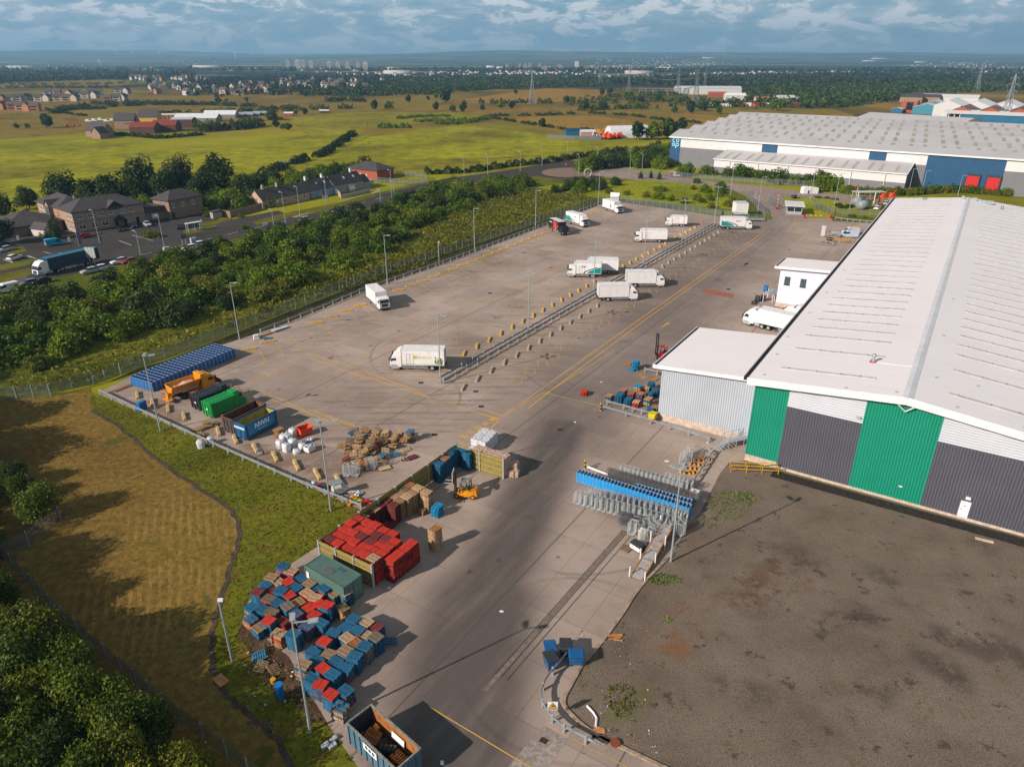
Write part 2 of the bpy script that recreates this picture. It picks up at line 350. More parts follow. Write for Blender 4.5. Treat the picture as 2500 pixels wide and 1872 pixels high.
bn=t.node('ShaderNodeBump');bn.inputs['Strength'].default_value=.25;bn.inputs['Distance'].default_value=.03;t.put(bn.inputs['Height'],nf);t.put(b.inputs['Normal'],bn.outputs[0])
yard_m=m
yard_left=[at('D1',40,470),at('A7',2150,1465),at('A8',255,1085),at('B1',690,10),at('B1',490,140),at('B1',380,200),at('B1',175,420),at('B1',120,600),at('B1',250,720),at('B1',430,830),at('B1',560,1030),at('B1',640,1160),at('B1',760,1330),at('B1',990,1656)]
e0=yard_left[-1];e1=e0+(e0-yard_left[-2]).normalized()*40
right_edge=[at('B3',1600,1656),at('B3',1080,1410),at('B3',830,1270),at('B3',640,1110),at('B3',560,1010),at('B3',545,940),at('B3',570,860),at('B3',690,640),at('B3',770,510),at('B3',930,330),at('B3',1170,10),at('B2',940,1575),at('B2',1300,1200),at('B2',1480,900),at('B2',1610,760),at('B2',1830,330),at('B2',1925,215),at('B6',0,855)]
r0=right_edge[0];r1=r0+(r0-right_edge[1]).normalized()*60
far_edge=[at('B6',60,770),at('B6',60,770)+U*128+WX*30,at('C5',2000,560)+U*2,at('C5',1380,470),at('C5',1010,480),at('C5',800,440),at('C5',560,500),at('A5',1850,338),at('A5',1500,282),at('A5',1210,245),at('A5',1045,262),at('A5',0,640)-U*0,at('A4',530,1515),at('D1',560,205)]
sheet('yard',yard_left+[e1,r1]+right_edge+far_edge,0.0,yard_m)
m,t,b=newmat('stony_ground');p=t.node('ShaderNodeNewGeometry').outputs['Position']
nb=t.noise(p,.13,6,.65);nf=t.noise(p,3.2,6,.75);ng=t.noise(p,9,3,.6)
col=t.ramp(nb,[(.3,(.118,.080,.054)),(.5,(.176,.128,.094)),(.7,(.216,.164,.126))])
col=t.mix(t.rng(ng,.36,.5,.7,0),col,(.045,.036,.028));col=t.mix(t.rng(ng,.58,.72,0,.6),col,(.29,.24,.2))
col=t.mix(t.rng(nf,.5,.7,0,.5),col,(.06,.045,.03))
pn=t.noise(p,.42,6,.75);col=t.mix(t.rng(pn,.58,.64,0,.75),col,(.05,.026,.014))
pn=t.noise(t.vm('ADD',p,(37,11,0)),.34,6,.75);col=t.mix(t.rng(pn,.6,.67,0,.55),col,(.075,.08,.018))
pn=t.noise(t.vm('ADD',p,(7,91,0)),.26,6,.78)
for a,b2,r0_,r1_,k in((V(2000,1420),V(2060,1460),.3,2.6,.6),(V(2040,1370),V(2130,1410),.2,2.2,.6),(V(1770,1350),V(1860,1330),.2,2.5,.7),(V(2160,1390),V(2230,1440),.3,2.2,.55),(V(1900,1240),V(1960,1290),.2,2.4,.5),(V(1560,1480),V(1640,1500),.2,2.2,.5),(V(1680,1200),V(1760,1225),.3,3.5,.5),(V(1900,1480),V(1860,1540),.2,2.5,.5)):
 col=t.mix(t.math('MULTIPLY',seg(t,p,a,b2,r0_,r1_),t.rng(pn,.42,.56,0,k)),col,(.022,.016,.013))
for a,b2,r1_,c_ in((V(1440,1400),V(1480,1340),3.5,(.2,.07,.015)),(V(1600,1290),V(1700,1240),5,(.1,.04,.02)),(V(1330,1530),V(1380,1500),3.,(.1,.1,.02))):
 col=t.mix(t.math('MULTIPLY',seg(t,p,a,b2,.1,r1_),t.rng(pn,.45,.6,0,.8)),col,c_)
t.put(b.inputs['Base Color'],col);b.inputs['Roughness'].default_value=.95
bn=t.node('ShaderNodeBump');bn.inputs['Strength'].default_value=.7;bn.inputs['Distance'].default_value=.08;t.put(bn.inputs['Height'],t.math('ADD',ng,nf));t.put(b.inputs['Normal'],bn.outputs[0])
gz=[at('B6',240,890),at('B6',2212,1440)];gd=(gz[1]-gz[0]).normalized()
wg0=at('B6',57,772);sheet('waste_ground',right_edge[:-1]+[wg0,wg0+gd*90,r1+WX*70,r1],.01,m)
tar=grass('dark_tarmac',(.04,.035,.032),(.05,.043,.038),(.055,.05,.045),.2,2.,bump=.2)
g0=at('B6',285,846);g1=at('B6',250,892)
sheet('path',[g0,g0+gd*75,g1+gd*75,g1],.018,tar)
kerb_m=M('kerb_stone',(.34,.25,.19),.9,0,3,.3,bump=.4,dirt=(.08,.05,.03),da=.7,ds=1.2)
def strip(mb,P,wd,z0,z1,side=1):
 n=len(P);O=[]
 for i,p in enumerate(P):
  d=(P[min(n-1,i+1)]-P[max(0,i-1)]).normalized();O.append(p+Vector((-d.y,d.x,0))*wd*side)
 for i in range(n-1):
  a,b_,c,d_=P[i],P[i+1],O[i+1],O[i]
  mb.prism([(a.x,a.y),(b_.x,b_.y),(c.x,c.y),(d_.x,d_.y)]if side>0 else[(d_.x,d_.y),(c.x,c.y),(b_.x,b_.y),(a.x,a.y)],z0,z1)
 return mb
def smooth(P,k=6):
 P=[Vector(p)for p in P];Q=[P[0]]+P+[P[-1]];o=[]
 for i in range(1,len(Q)-2):
  for j in range(k):
   u=j/k;a,b_,c,d_=Q[i-1:i+3]
   o.append(.5*((2*b_)+(c-a)*u+(2*a-5*b_+4*c-d_)*u*u+(3*b_-a-3*c+d_)*u**3))
 return o+[P[-1]]
kp=smooth([r1,r0]+right_edge[1:13],4)
tag(strip(MB(),kp,.3,-.02,.13,-1).build('kerb',kerb_m),kind='structure')
verge=grass('verge_grass',(.085,.085,.008),(.155,.16,.012),(.22,.205,.018),.09,1.3,spots=(.35,.58,(.14,.075,.025),.65))
mown=grass('mown_meadow',(.15,.088,.02),(.25,.155,.036),(.235,.175,.03),.05,1.1,rows=(R(112),.95,(.36,.225,.07)),spots=(.22,.63,(.06,.08,.012),.7))
track=[V(200,888),V(262,925),V(330,985),V(430,1055),V(492,1095),V(516,1135),V(512,1180),V(498,1225),V(475,1300),V(460,1360),V(458,1420),V(470,1470),V(500,1510),V(540,1545),V(600,1600),V(640,1680)]
tr=smooth(track,5)
tp=[V(-60,861),V(100,857),V(195,838)]
sheet('meadow',tp+tr+[V(560,1760),V(300,1900),V(-400,1750),V(-350,1100)],.006,mown)
sheet('verge',[V(190,846)]+tr+[V(700,1720)]+yard_left[::-1][:-1]+[at('D1',30,475)],-.006,verge)
mulch=grass('mulch_track',(.065,.046,.036),(.11,.08,.064),(.14,.1,.082),.5,3.)
mb=MB();tj=[q+Vector((.16*sin(i*1.9),.16*cos(i*2.7),0))for i,q in enumerate(tr)];strip(mb,tj,.26,-.01,.02,1);strip(mb,tj,.26,-.01,.021,-1)
tag(mb.build('mulch_path',mulch),kind='structure')
asph=grass('road_asphalt',(.06,.053,.05),(.078,.069,.065),(.09,.08,.076),.08,1.5,bump=.15)
asph2=grass('pale_asphalt',(.30,.235,.2),(.37,.29,.25),(.42,.33,.285),.06,.8,bump=.15)
redg=grass('red_gravel',(.22,.085,.04),(.27,.11,.055),(.3,.13,.07),.2,2)
bank=grass('bank_grass',(.07,.09,.008),(.14,.155,.012),(.22,.2,.02),.05,.9)
sheet('bank',[V(-300,900),V(0,866),V(203,830),at('A4',530,1515),at('A5',1045,262),at('A5',1500,290),V(1580,455),V(1650,470),V(1640,420),V(1560,392),V(1300,384),V(1130,372),V(900,395),V(860,405),V(420,520),V(0,615),V(-300,680)],-.012,bank)
rd_far=[V(-320,555),V(0,540),V(150,500),V(260,470),V(360,500),V(480,478),V(600,455),V(640,470),V(760,440),V(840,416),V(910,398),V(960,386),V(1040,376),V(1110,366),V(1170,355)]
rd_near=[V(1240,366),V(1150,382),V(1040,394),V(940,408),V(870,424),V(800,447),V(700,470),V(560,503),V(420,535),V(300,565),V(0,622),V(-320,690)]
sheet('road',rd_far+rd_near,.002,asph)
sheet('car_park',[V(-320,530),V(0,500),V(130,470),V(250,455),V(420,440),V(470,470),V(480,482),V(380,505),V(250,540),V(100,560),V(0,580),V(-320,620)],.006,asph)
def ell(zn,cx,cy,rx,ry,n=28):return[at(zn,cx+rx*cos(2*pi*i/n),cy+ry*sin(2*pi*i/n))for i in range(n)]
sheet('roundabout',ell('V',1235,368,92,20),.004,asph)
mb=MB();P_=ell('V',1228,373,58,10);mb.prism([(p.x,p.y)for p in P_][::-1],0,.12)
tag(mb.build('roundabout_island',M('island_brown',(.2,.13,.095),.9,0,1,.2)),kind='structure')
sheet('side_road',[V(1290,345),V(1350,362),V(1380,372),V(1500,388),V(1600,398),V(1740,414),V(1900,425),V(1900,445),V(1740,428),V(1690,425),V(1700,450),V(1750,470),V(1730,480),V(1690,478),V(1640,455),V(1615,425),V(1575,408),V(1480,402),V(1330,385),V(1270,378)],.008,asph2)
sheet('road',[V(1255,362),V(1240,352),V(1215,345),V(1290,352),V(1320,366)],.006,asph)
gi=[((-320,632),(0,572),(95,556),(60,573),(0,586),(-320,650)),((-320,655),(0,592),(110,570),(130,575),(0,612),(-320,680)),((400,488),(505,468),(498,477),(405,498)),((545,480),(660,452),(740,436),(800,418),(815,422),(740,442),(640,466),(555,487)),((395,500),(470,486),(460,494),(400,508)),((12,540),(50,532),(58,543),(20,552))]
for P_ in gi:sheet('verge',pts('V',*P_),.03,verge)
sheet('pavement',pts('V',(620,468),(720,440),(800,418),(820,408),(820,415),(740,436),(640,470)),.02,M('paving_slab',(.3,.22,.17),.9,0,1,.2))
sheet('driveway',pts('V',(560,475),(640,455),(650,462),(585,480)),.024,redg)
mounds=grass('lush_grass',(.18,.2,.006),(.3,.32,.008),(.38,.37,.012),.05,.8)
sheet('verge',[V(1160,405),V(1250,392),V(1400,390),V(1540,402),V(1570,425),V(1600,455),V(1400,435),V(1290,428)],.014,mounds)
sheet('verge',[V(1700,425),V(1790,432),V(1800,444),V(1760,455),V(1725,445)],.02,mounds)
sheet('verge',[V(1790,468),V(1900,470),V(1880,482),V(1800,478)],.02,verge)
m,t,b=newmat('worn_yellow_line');p=t.node('ShaderNodeNewGeometry').outputs['Position']
wf=t.rng(t.math('ADD',t.math('MULTIPLY',t.noise(p,.16,3),.6),t.math('MULTIPLY',t.noise(p,3,4,.7),.4)),.33,.50)
t.put(b.inputs['Base Color'],t.mix(wf,(.31,.235,.19),(.66,.34,.02)));b.inputs['Roughness'].default_value=.8;ym=m
m,t,b=newmat('faded_yellow_line');p=t.node('ShaderNodeNewGeometry').outputs['Position']
wf=t.rng(t.math('ADD',t.math('MULTIPLY',t.noise(p,.12,3),.6),t.math('MULTIPLY',t.noise(p,3,4,.7),.4)),.36,.55)
t.put(b.inputs['Base Color'],t.mix(wf,(.30,.23,.18),(.58,.33,.04)));b.inputs['Roughness'].default_value=.8;yf=m
wl=M('white_road_line',(.55,.53,.5),.8,0,2,.3,dirt=(.12,.11,.1),da=.6)
LZ=[.012]
def lines(name,L,wd,m,z=None):
 mb=MB()
 for a,b_ in L:
  d=b_-a
  if d.length<.01:continue
  n=Vector((-d.y,d.x,0)).normalized()*wd/2;mb.poly([(p.x,p.y,0)for p in(a-n,b_-n,b_+n,a+n)])
 LZ[0]+=.0015
 return tag(mb.build(name,m,loc=(0,0,z or LZ[0])),kind='structure')
def dash(a,b_,on,off):
 L=(b_-a).length;d=(b_-a)/L;o=[];x=0
 while x<L:o.append((a+d*x,a+d*min(L,x+on)));x+=on+off
 return o
def P2(zn,*xy):q=pts(zn,*xy);return list(zip(q,q[1:]))
L1=P2('A5',(530,1555),(1300,1010),(2130,425))+P2('A5',(620,1555),(760,1445),(1340,1010),(2160,425))
L1+=P2('A8',(120,5),(430,122))+P2('A8',(215,5),(560,130))+P2('A7',(1740,245),(2212,420))+P2('A7',(1790,225),(2212,360))
L1+=P2('B8',(0,870),(430,1010),(630,1080),(890,1160))+P2('B8',(70,850),(480,1000),(700,1100),(1000,1191))+P2('A8',(1460,0),(1720,75),(1650,160))+P2('A8',(1590,0),(1750,52),(1900,-60))
lines('road_marking',L1,.16,ym)
L2=P2('A7',(1235,465),(1745,245))+P2('A7',(1290,415),(1820,190),(2212,40))+P2('A7',(1340,500),(1640,640),(2100,800))+P2('A7',(1330,545),(1990,785))
L2+=P2('B8',(70,850),(730,480),(1320,225),(1830,0))+P2('B8',(0,830),(640,450),(1330,180),(1760,-10))+P2('B8',(1660,1045),(2212,700))+P2('B8',(1360,1191),(1630,1050),(2212,1191))
L2+=P2('C5',(870,635),(945,490))+P2('C5',(925,630),(985,490))+P2('A8',(1540,30),(1700,75))
lines('road_marking',L2,.16,yf)
L3=dash(at('A8',1690,70),at('A8',1400,250),1.,.7)+dash(at('A8',1670,65),at('A8',1370,245),1.,.7)+dash(at('C5',1010,487),at('C5',1360,492),.9,.6)+dash(at('C5',320,160),at('C5',860,165),1.2,.8)+dash(at('A5',1650,120),at('A5',2100,140),1,1)
lines('road_marking',L3,.3,ym)
Lb=[];b0=at('B8',770,970);b1=at('A5',1810,395);bL=(b1-b0).length;bd=(b1-b0)/bL
n=int(bL/4.3)
for i in range(n):
 c=b0+bd*(i*4.3+1.5)
 Lb+=[(c+Vector((1.2,0,0)),c+Vector((11.8,0,0)))]
 Lb+=[(c-Vector((1.2,0,0)),c-Vector((4.6,0,0))),(c-Vector((7.6,0,0)),c-Vector((11.5,0,0)))]
 e=c+Vector((11.8,0,0));Lb+=[(e+Vector((-.55,-1.5,0)),e+Vector((-.55,1.5,0))),(e+Vector((1.1,-1.1,0)),e+Vector((1.1,1.1,0)))]
 e=c-Vector((11.8,0,0))
 for k in(-.8,.8):Lb+=[(e+Vector((k,-1.1,0)),e+Vector((k,1.1,0)))]
lines('road_marking',Lb,.13,yf)
Lb=[];k0=at('A7',1250,177);k1=at('A5',1080,305);kL=(k1-k0).length;kd=(k1-k0)/kL;bdir=dirv(R(-62))
for i in range(int(kL/4.1)):
 c=k0+kd*(i*4.1+1.9);Lb+=[(c,c+bdir*8.5),(c+bdir*9.5-kd*.9,c+bdir*9.5+kd*.9),(c+bdir*10.3-kd*.9,c+bdir*10.3+kd*.9)]
lines('road_marking',Lb,.13,yf)
def arrow(p,d,L):
 n=Vector((-d.y,d.x,0));return[(p.x,p.y,0)for p in(p-n*.13,p+d*L*.6-n*.13,p+d*L*.6-n*.5,p+d*L,p+d*L*.6+n*.5,p+d*L*.6+n*.13,p+n*.13)]
mb=MB()
for a,b_ in((at('B4',793,368),at('B4',865,320)),(at('A6',995,790),at('A6',1030,762)),(at('C5',975,715),at('C5',1005,692)),(at('A5',1990,650),at('A5',2020,628))):
 mb.poly(arrow(a,(b_-a).normalized(),(b_-a).length))
tag(mb.build('road_marking',ym,loc=(0,0,.03)),kind='structure')
lines('road_marking',dash(V(300,552),V(840,424),4,6)+P2('V',(20,562),(40,575))+P2('V',(60,552),(85,562))+P2('V',(285,508),(330,520))+P2('V',(128,546),(150,552))+P2('C1',(1530,830),(1690,890))+P2('C1',(40,1070),(150,1110))+P2('C1',(340,1030),(420,1050))+P2('C1',(560,975),(660,1000)),.22,wl)
lines('road_marking',P2('B3',(0,1540),(200,1656))+P2('B3',(640,1340),(900,1470),(1250,1656))+P2('B3',(0,1540),(-900,1000)),.11,yf)
patch=M('red_patch',(.3,.1,.06),.9,0,1,.2);sheet('road_patch',pts('D8',(825,375),(1235,455),(1205,510),(765,425)),.013,patch)
slab=grass('pale_slab',(.33,.27,.235),(.4,.33,.29),(.44,.37,.33),.3,2.5,bump=.2)
sheet('road_patch',pts('B3',(340,1200),(605,1355),(430,1600),(330,1800),(-80,1700),(60,1530)),.014,slab)
sheet('road_patch',pts('B3',(330,1325),(405,1360),(365,1410),(285,1370)),.02,M('manhole_iron',(.05,.035,.03),.7,.3,8,.3))
chan=M('drain_channel',(.17,.13,.11),.8,0,2,.3)
ga=at('B2',790,965);gb=at('B3',-150,660);gdn=(gb-ga).normalized();gn=Vector((-gdn.y,gdn.x,0))
sheet('drain_channel',[ga-gn*.22,gb+gdn*2-gn*.22,gb+gdn*2+gn*.22,ga+gn*.22],.015,chan)
lines('drain_channel',[(ga-gn*.32,gb-gn*.32),(ga+gn*.32,gb+gn*.32),(ga+gn*.95,gb+gn*.95)],.07,M('joint_dark',(.05,.04,.035),.9))
for zn,x,y in(('B8',1180,225),('B8',1060,1040),('B8',1105,1165),('A5',380,822),('A5',1250,942),('D8',1160,385),('A5',1895,797),('A8',1195,202),('B8',605,968),('V',1210,928)):
 c=at(zn,x,y);sheet('drain_cover',[(c.x+i,c.y+j)for i,j in((-.4,-.35),(.4,-.35),(.4,.35),(-.4,.35))],.022,MATS['manhole_iron'])
def wheel(parent,x,y,r,wd,rimc=None,dual=False):
 mb=MB();sgn=1 if y>0 else-1
 mb.tube((x,y-sgn*wd,r),(x,y,r),r,18)
 o=mb.build('wheel',rubber,parent)
 q=MB();q.tube((x,y-sgn*.03,r),(x,y+sgn*.012,r),r*.56,14);q.tube((x,y+sgn*.01,r),(x,y+sgn*.06,r),r*.2,8)
 q.build('rim',rimc or galv,o);return o
cream_rim=M('rusty_rim',(.4,.3,.2),.7,.1,4,.3)
def near_center(pf,pr,half=1.15):
 d=(pf-pr).normalized();n=Vector((-d.y,d.x,0));mid=(pf+pr)/2
 if n.dot(mid)<0:n=-n
 return mid+n*half,atan2(d.y,d.x)
def cab(root,xf,xr,wd,top,m,dark=dkgrey,tall=0,visor=True,winm=glass):
 h=wd/2
 c=MB().side([(xr,.62),(xf-.04,.62),(xf,1.25),(xf-.06,1.75),(xf-.30,top-.35),(xf-.42-.1*tall,top-.12),(xf-.75-.5*tall,top+.05+tall*.55),(xr,top+.05+tall*.75)],-h,h).build('cab',m,root,bevel=.07)
 P=[(xf-.035,-h+.16,1.78),(xf-.035,h-.16,1.78),(xf-.27,h-.22,top-.42),(xf-.27,-h+.22,top-.42)]
 MB().poly([(p[0]+.035,p[1],p[2])for p in P]).build('windscreen',winm,c)
 for s in(-1,1):
  Q=[(xf-.22,s*(h+.006),1.82),(xf-1.15,s*(h+.006),1.82),(xf-1.15,s*(h+.006),top-.5),(xf-.45,s*(h+.006),top-.5)]
  MB().poly(Q if s<0 else Q[::-1]).build('side_window',winm,c)
  mb=MB();mb.box((xf+.02,s*(h+.2),2.2),(.16,.2,.62));mb.bar((xf-.3,s*h,2.5),(xf,s*(h+.2),2.45),.05);mb.build('mirror',dark,root)
  MB().b2(xf-.1,xf+.055,s*(h-.28)-.2,s*(h-.28)+.2,.72,.95).build('headlight',M('headlamp',(.7,.72,.75),.15,.2),root)
 mb=MB();mb.b2(xf-.1,xf+.06,-h+.02,h-.02,.34,.66);mb.build('bumper',dark,root,bevel=.04)
 mb=MB();mb.b2(xf-.06,xf+.03,-.72,.72,.98,1.55);
 for k in range(4):mb.b2(xf+.02,xf+.05,-.7,.7,1.02+k*.14,1.07+k*.14)
 mb.build('grille',dark,root)
 if visor:MB().b2(xf-.22,xf-.04,-h+.1,h-.1,top-.33,top-.24).build('sun_visor',dark,root)
 for s in(-1,1):MB().side([(xf-1.35,.35),(xf-.28,.35),(xf-.1,.62),(xf-.1,1.1),(xf-.36,1.1),(xf-.6,1.13),(xf-1.35,1.0)],s*h-.05*s-.03,s*h-.05*s+.085).build('wheel_arch',dark if m is not white else M('silver_grey',(.33,.36,.38),.5),root)
 return c
def chassis(root,x0,x1,z=.95):
 mb=MB()
 for s in(-1,1):mb.b2(x0,x1,s*.42-.05,s*.42+.05,z-.28,z)
 for k in range(6):x=x0+(x1-x0)*(k+.5)/6;mb.b2(x-.06,x+.06,-1.1,1.1,z-.05,z+.1)
 mb.b2(x0+1.6,x0+2.6,-1.05,-.5,.5,.95);mb.b2(x1-2.8,x1-1.7,.5,1.08,.5,.95)
 mb.build('chassis',black,root)
def guards(root,x0,x1,y=1.18):
 for s in(-1,1):
  mb=MB();mb.b2(x0,x1,s*y-.02,s*y+.02,.46,.58);mb.b2(x0,x1,s*y-.02,s*y+.02,.74,.86)
  for k in range(3):x=x0+(x1-x0)*(k+.5)/3;mb.b2(x-.03,x+.03,s*(y-.03)-.02,s*(y-.03)+.02,.46,1.05)
  mb.build('side_guard',alu,root)
def swoosh(root,x0,x1,z0,z1,y,flip):
 L=x1-x0;X=(lambda u:x0+L*u)if not flip else(lambda u:x1-L*u)
 up=[(X(u),z0+(z1-z0)*.62*(1-u/.56)**.62)for u in[.56*i/12 for i in range(12)]]+[(X(.56),z0)]
 for s in(-1,1):
  P=[(X(0),s*(y+.008),z0)]+[(x,s*(y+.008),z)for x,z in up]
  MB().poly(P).build('teal_panel',teal,root)
  a=[(X(u),z0+(z1-z0)*(.70*max(0,1-u/.72)**.6))for u in[.16+.56*i/12 for i in range(13)]]
  b_=[(X(u),z0+(z1-z0)*(.62*max(0,1-u/.66)**.62))for u in[.16+.50*i/12 for i in range(13)]]
  MB().poly([(x,s*(y+.010),z)for x,z in a]+[(x,s*(y+.010),z)for x,z in b_[::-1]]).build('dark_sweep',black,root)
  mb=MB()
  for k,(u0,u1,zz)in enumerate(((.60,.80,.62),(.62,.80,.55))):
   for q in range(9):uu=u0+(u1-u0)*q/9;mb.poly([(X(uu),s*(y+.009),z0+(z1-z0)*zz),(X(uu+(u1-u0)*.085),s*(y+.009),z0+(z1-z0)*zz),(X(uu+(u1-u0)*.085),s*(y+.009),z0+(z1-z0)*(zz+.045)),(X(uu),s*(y+.009),z0+(z1-z0)*(zz+.045))])
  mb.build('lettering',black,root)
def rigid(label,pf,pr,boxm=white,cabm=white,wb=None,boxh=2.75,boxl=None,front_gap=1.05,fridge=False,door=False,extra=None,top=2.75,roofm=None,group='delivery lorries parked in the yard',center=None,head=None,defl=False,lift=True):
 if center is None:c,a=near_center(pf,pr);wbm=(pf-pr).length
 else:c,a,wbm=center,head,wb
 wb=wb or wbm
 r=thing('box_lorry',label,'lorry',c,a,group)
 xf=wb/2+1.35;xb0=-wb/2-(2.15 if boxl is None else boxl-(wb/2+wb/2-front_gap));xb1=wb/2-front_gap+.25
 mb=MB();mb.b2(xb0,xb1,-1.25,1.25,1.08,1.08+boxh);bx=mb.build('cargo_box',boxm,r,bevel=.035)
 mb=MB()
 for s in(-1,1):
  mb.b2(xb0-.01,xb1+.01,s*1.255-.02,s*1.255+.02,1.03,1.16);mb.b2(xb0-.01,xb1+.01,s*1.25-.03,s*1.25+.03,1.06+boxh-.06,1.06+boxh+.035)
  for x in(xb0,xb1):mb.b2(x-.035,x+.035,s*1.25-.03,s*1.25+.03,1.12,1.05+boxh)
 mb.build('corner_trim',boxm if boxm is not white else M('off_white_trim',(.62,.61,.62),.4),bx)
 if roofm:MB().b2(xb0+.02,xb1-.02,-1.22,1.22,1.08+boxh+.001,1.08+boxh+.02).build('roof_panel',roofm,bx)
 mb=MB();mb.b2(xb0-.03,xb0-.004,-1.1,-.02,1.2,1.0+boxh);mb.b2(xb0-.03,xb0-.004,.02,1.1,1.2,1.0+boxh)
 for y in(-.8,-.3,.3,.8):mb.tube((xb0-.05,y,1.15),(xb0-.05,y,1.05+boxh),.02,6)
 mb.build('rear_door',M('off_white_trim',(.62,.61,.62),.4),bx)
 if lift:
  mb=MB();mb.box((xb0-.12,0,.75),(.12,2.3,.35));mb.b2(xb0-.2,xb0+.5,-1,-.8,.55,.85);mb.b2(xb0-.2,xb0+.5,.8,1,.55,.85);mb.build('tail_lift',dkgrey,r)
 if door:
  for s in(-1,1):
   x0=xb1-2.05;mb=MB()
   for q in(0,.62):
    mb.b2(x0+q-.02,x0+q+.02,s*1.26-.012,s*1.26+.012,1.25,3.1)
   mb.b2(x0+1.22,x0+1.26,s*1.26-.012,s*1.26+.012,1.25,3.1);mb.b2(x0,x0+1.24,s*1.26-.012,s*1.26+.012,3.06,3.1);mb.b2(x0,x0+1.24,s*1.26-.012,s*1.26+.012,1.25,1.29)
   mb.build('side_door',M('door_seam',(.12,.1,.1),.6),bx)
 cab(r,xf,xb1+.12,2.42,top,cabm)
 if defl:MB().side([(xb1+.14,top+.02),(xf-.7,top+.02),(xf-1.0,top+.55),(xb1+.3,1.0+boxh),(xb1+.14,1.0+boxh)],-1.05,1.05).build('wind_deflector',cabm,r,bevel=.05)
 if fridge:
  mb=MB();mb.b2(xb1+.02,xb1+.62,-.85,.85,1.0+boxh-.85,1.08+boxh-.08);mb.b2(xb1+.6,xb1+.64,-.6,.6,1.0+boxh-.6,1.08+boxh-.2);mb.build('fridge_unit',M('fridge_unit_grey',(.55,.56,.58),.5,0,6,.3),r,bevel=.06)
 chassis(r,xb0+.1,xf-.4);guards(r,-wb/2+.75,wb/2-.75)
 for s in(-1,1):
  wheel(r,wb/2,s*1.18,.48,.3,cream_rim if random.random()<.4 else galv);wheel(r,-wb/2,s*1.2,.48,.55)
  mb=MB();mb.b2(-wb/2-.6,-wb/2+.6,s*1.2-.1,s*1.2+.04,.98,1.05);mb.build('mudguard',black,r)
 for s in(-1,1):MB().b2(xb0-.06,xb0-.01,s*.95-.2,s*.95+.2,.8,.95).build('tail_light',red,r)
 if extra:extra(r,bx,xb0,xb1,boxh)
 return r
def ex_teal(flip):return lambda r,bx,x0,x1,h:(swoosh(bx,x0,x1,1.12,1.08+h,1.25,flip),)
def ex_brakes(r,bx,x0,x1,h):
 ym_=M('lime_lettering',(.56,.58,.24),.5);gm=M('leaf_green_print',(.12,.26,.04),.5,0,3,.6);L=x1-x0
 for s,rz in((-1,0),(1,pi)):
  lettering('brakes',.95,ym_,bx,(x0+L*.47,s*1.262,2.55),rz,.01)
  mb=MB();cx=x0+L*.63*(1 if s>0 else 1)if s>0 else x0+L*.27
  cx=x0+L*.27 if s<0 else x0+L*.68
  mb.poly([(cx-s*0+.32*cos(q*pi/8),s*1.261,2.55+.32*sin(q*pi/8))for q in range(16)][::(1 if s<0 else-1)]).build('logo_disc',M('lime_disc',(.5,.5,.08),.5),bx)
  mb=MB();rr=random.Random(3)
  for k in range(46):
   px,pz=x0+.25+rr.random()*1.3,1.35+rr.random()*1.15;q=.1+.12*rr.random();n=7
   mb.mi(rr.randrange(4));mb.poly([(px+q*cos(2*pi*i/n),s*(1.262+k*.0003),pz+q*sin(2*pi*i/n))for i in range(n)][::(1 if s<0 else-1)])
  mb.build('vegetable_picture',[gm,M('pale_green_print',(.35,.45,.15),.5),M('dark_green_print',(.03,.08,.02),.5),M('white_print',(.6,.6,.5),.5)],bx)
  MB().b2(x0,x1,s*1.262-.004,s*1.262+.004,1.17,1.27).build('lime_stripe',M('lime_disc',(.5,.5,.08),.5),bx)
def ex_black(r,bx,x0,x1,h):
 L=x1-x0
 for s in(-1,1):
  mb=MB();rr=random.Random(5)
  for k in range(40):
   px,pz=x0+L*(.45+.42*rr.random()),1.3+rr.random()*2.2;q=.18+.25*rr.random();mb.mi(rr.randrange(3));n=8
   mb.poly([(px+q*cos(2*pi*i/n),s*(1.262+k*.0003),pz+q*sin(2*pi*i/n))for i in range(n)][::(1 if s<0 else-1)])
  mb.build('red_picture',[red,M('deep_red_print',(.22,.01,.015),.5),M('pink_print',(.6,.12,.12),.5)],bx)
  mb=MB();[mb.b2(x0+L*.1+.22*q,x0+L*.1+.22*q+.15,s*1.262-.003,s*1.262+.003,2.8,3.05+.12*(q%3==0))for q in range(8)];mb.build('lettering',white,bx)
  MB().b2(x0,x1,s*1.262-.005,s*1.262+.005,1.0,1.22).build('yellow_skirt',yellow,bx)
def ex_tag(r,bx,x0,x1,h):
 for s in(-1,1):
  mb=MB();rr=random.Random(9)
  for k in range(14):
   px,pz=x0+(x1-x0)*(.66+.08*rr.random()),1.7+rr.random()*1.5;q=.14+.2*rr.random();n=7
   mb.poly([(px+q*cos(2*pi*i/n),s*(1.262+k*.0003),pz+q*sin(2*pi*i/n))for i in range(n)][::(1 if s<0 else-1)])
  mb.build('red_emblem',red,bx)
rigid('white lorry reversed against the left kerb beside the fence, alone among yellow stops',at('A4',1570,1398),at('A4',1480,1320),wb=5.4,boxh=2.7)
rigid('black lorry with red fruit picture and yellow skirt by the left fence',at('A5',830,455),at('A5',770,428),M('black_box',(.022,.02,.024),.4),M('black_cab',(.015,.016,.02),.35),wb=5.6,extra=ex_black,roofm=M('grey_roof',(.62,.6,.62),.5))
rigid('white and teal lorry beside the black lorry at the left fence',at('A5',965,405),at('A5',880,380),white,white,wb=5.8,extra=ex_teal(False),defl=True)
rigid('white lorry with red emblem parked in the far corner of the yard',at('A5',1185,318),at('A5',1110,295),wb=6,extra=ex_tag)
rigid('small white fridge lorry near the back fence, facing left',at('A5',1520,400),at('A5',1595,402),wb=3.7,boxh=2.35,top=2.45,fridge=True,door=True,boxl=4.4)
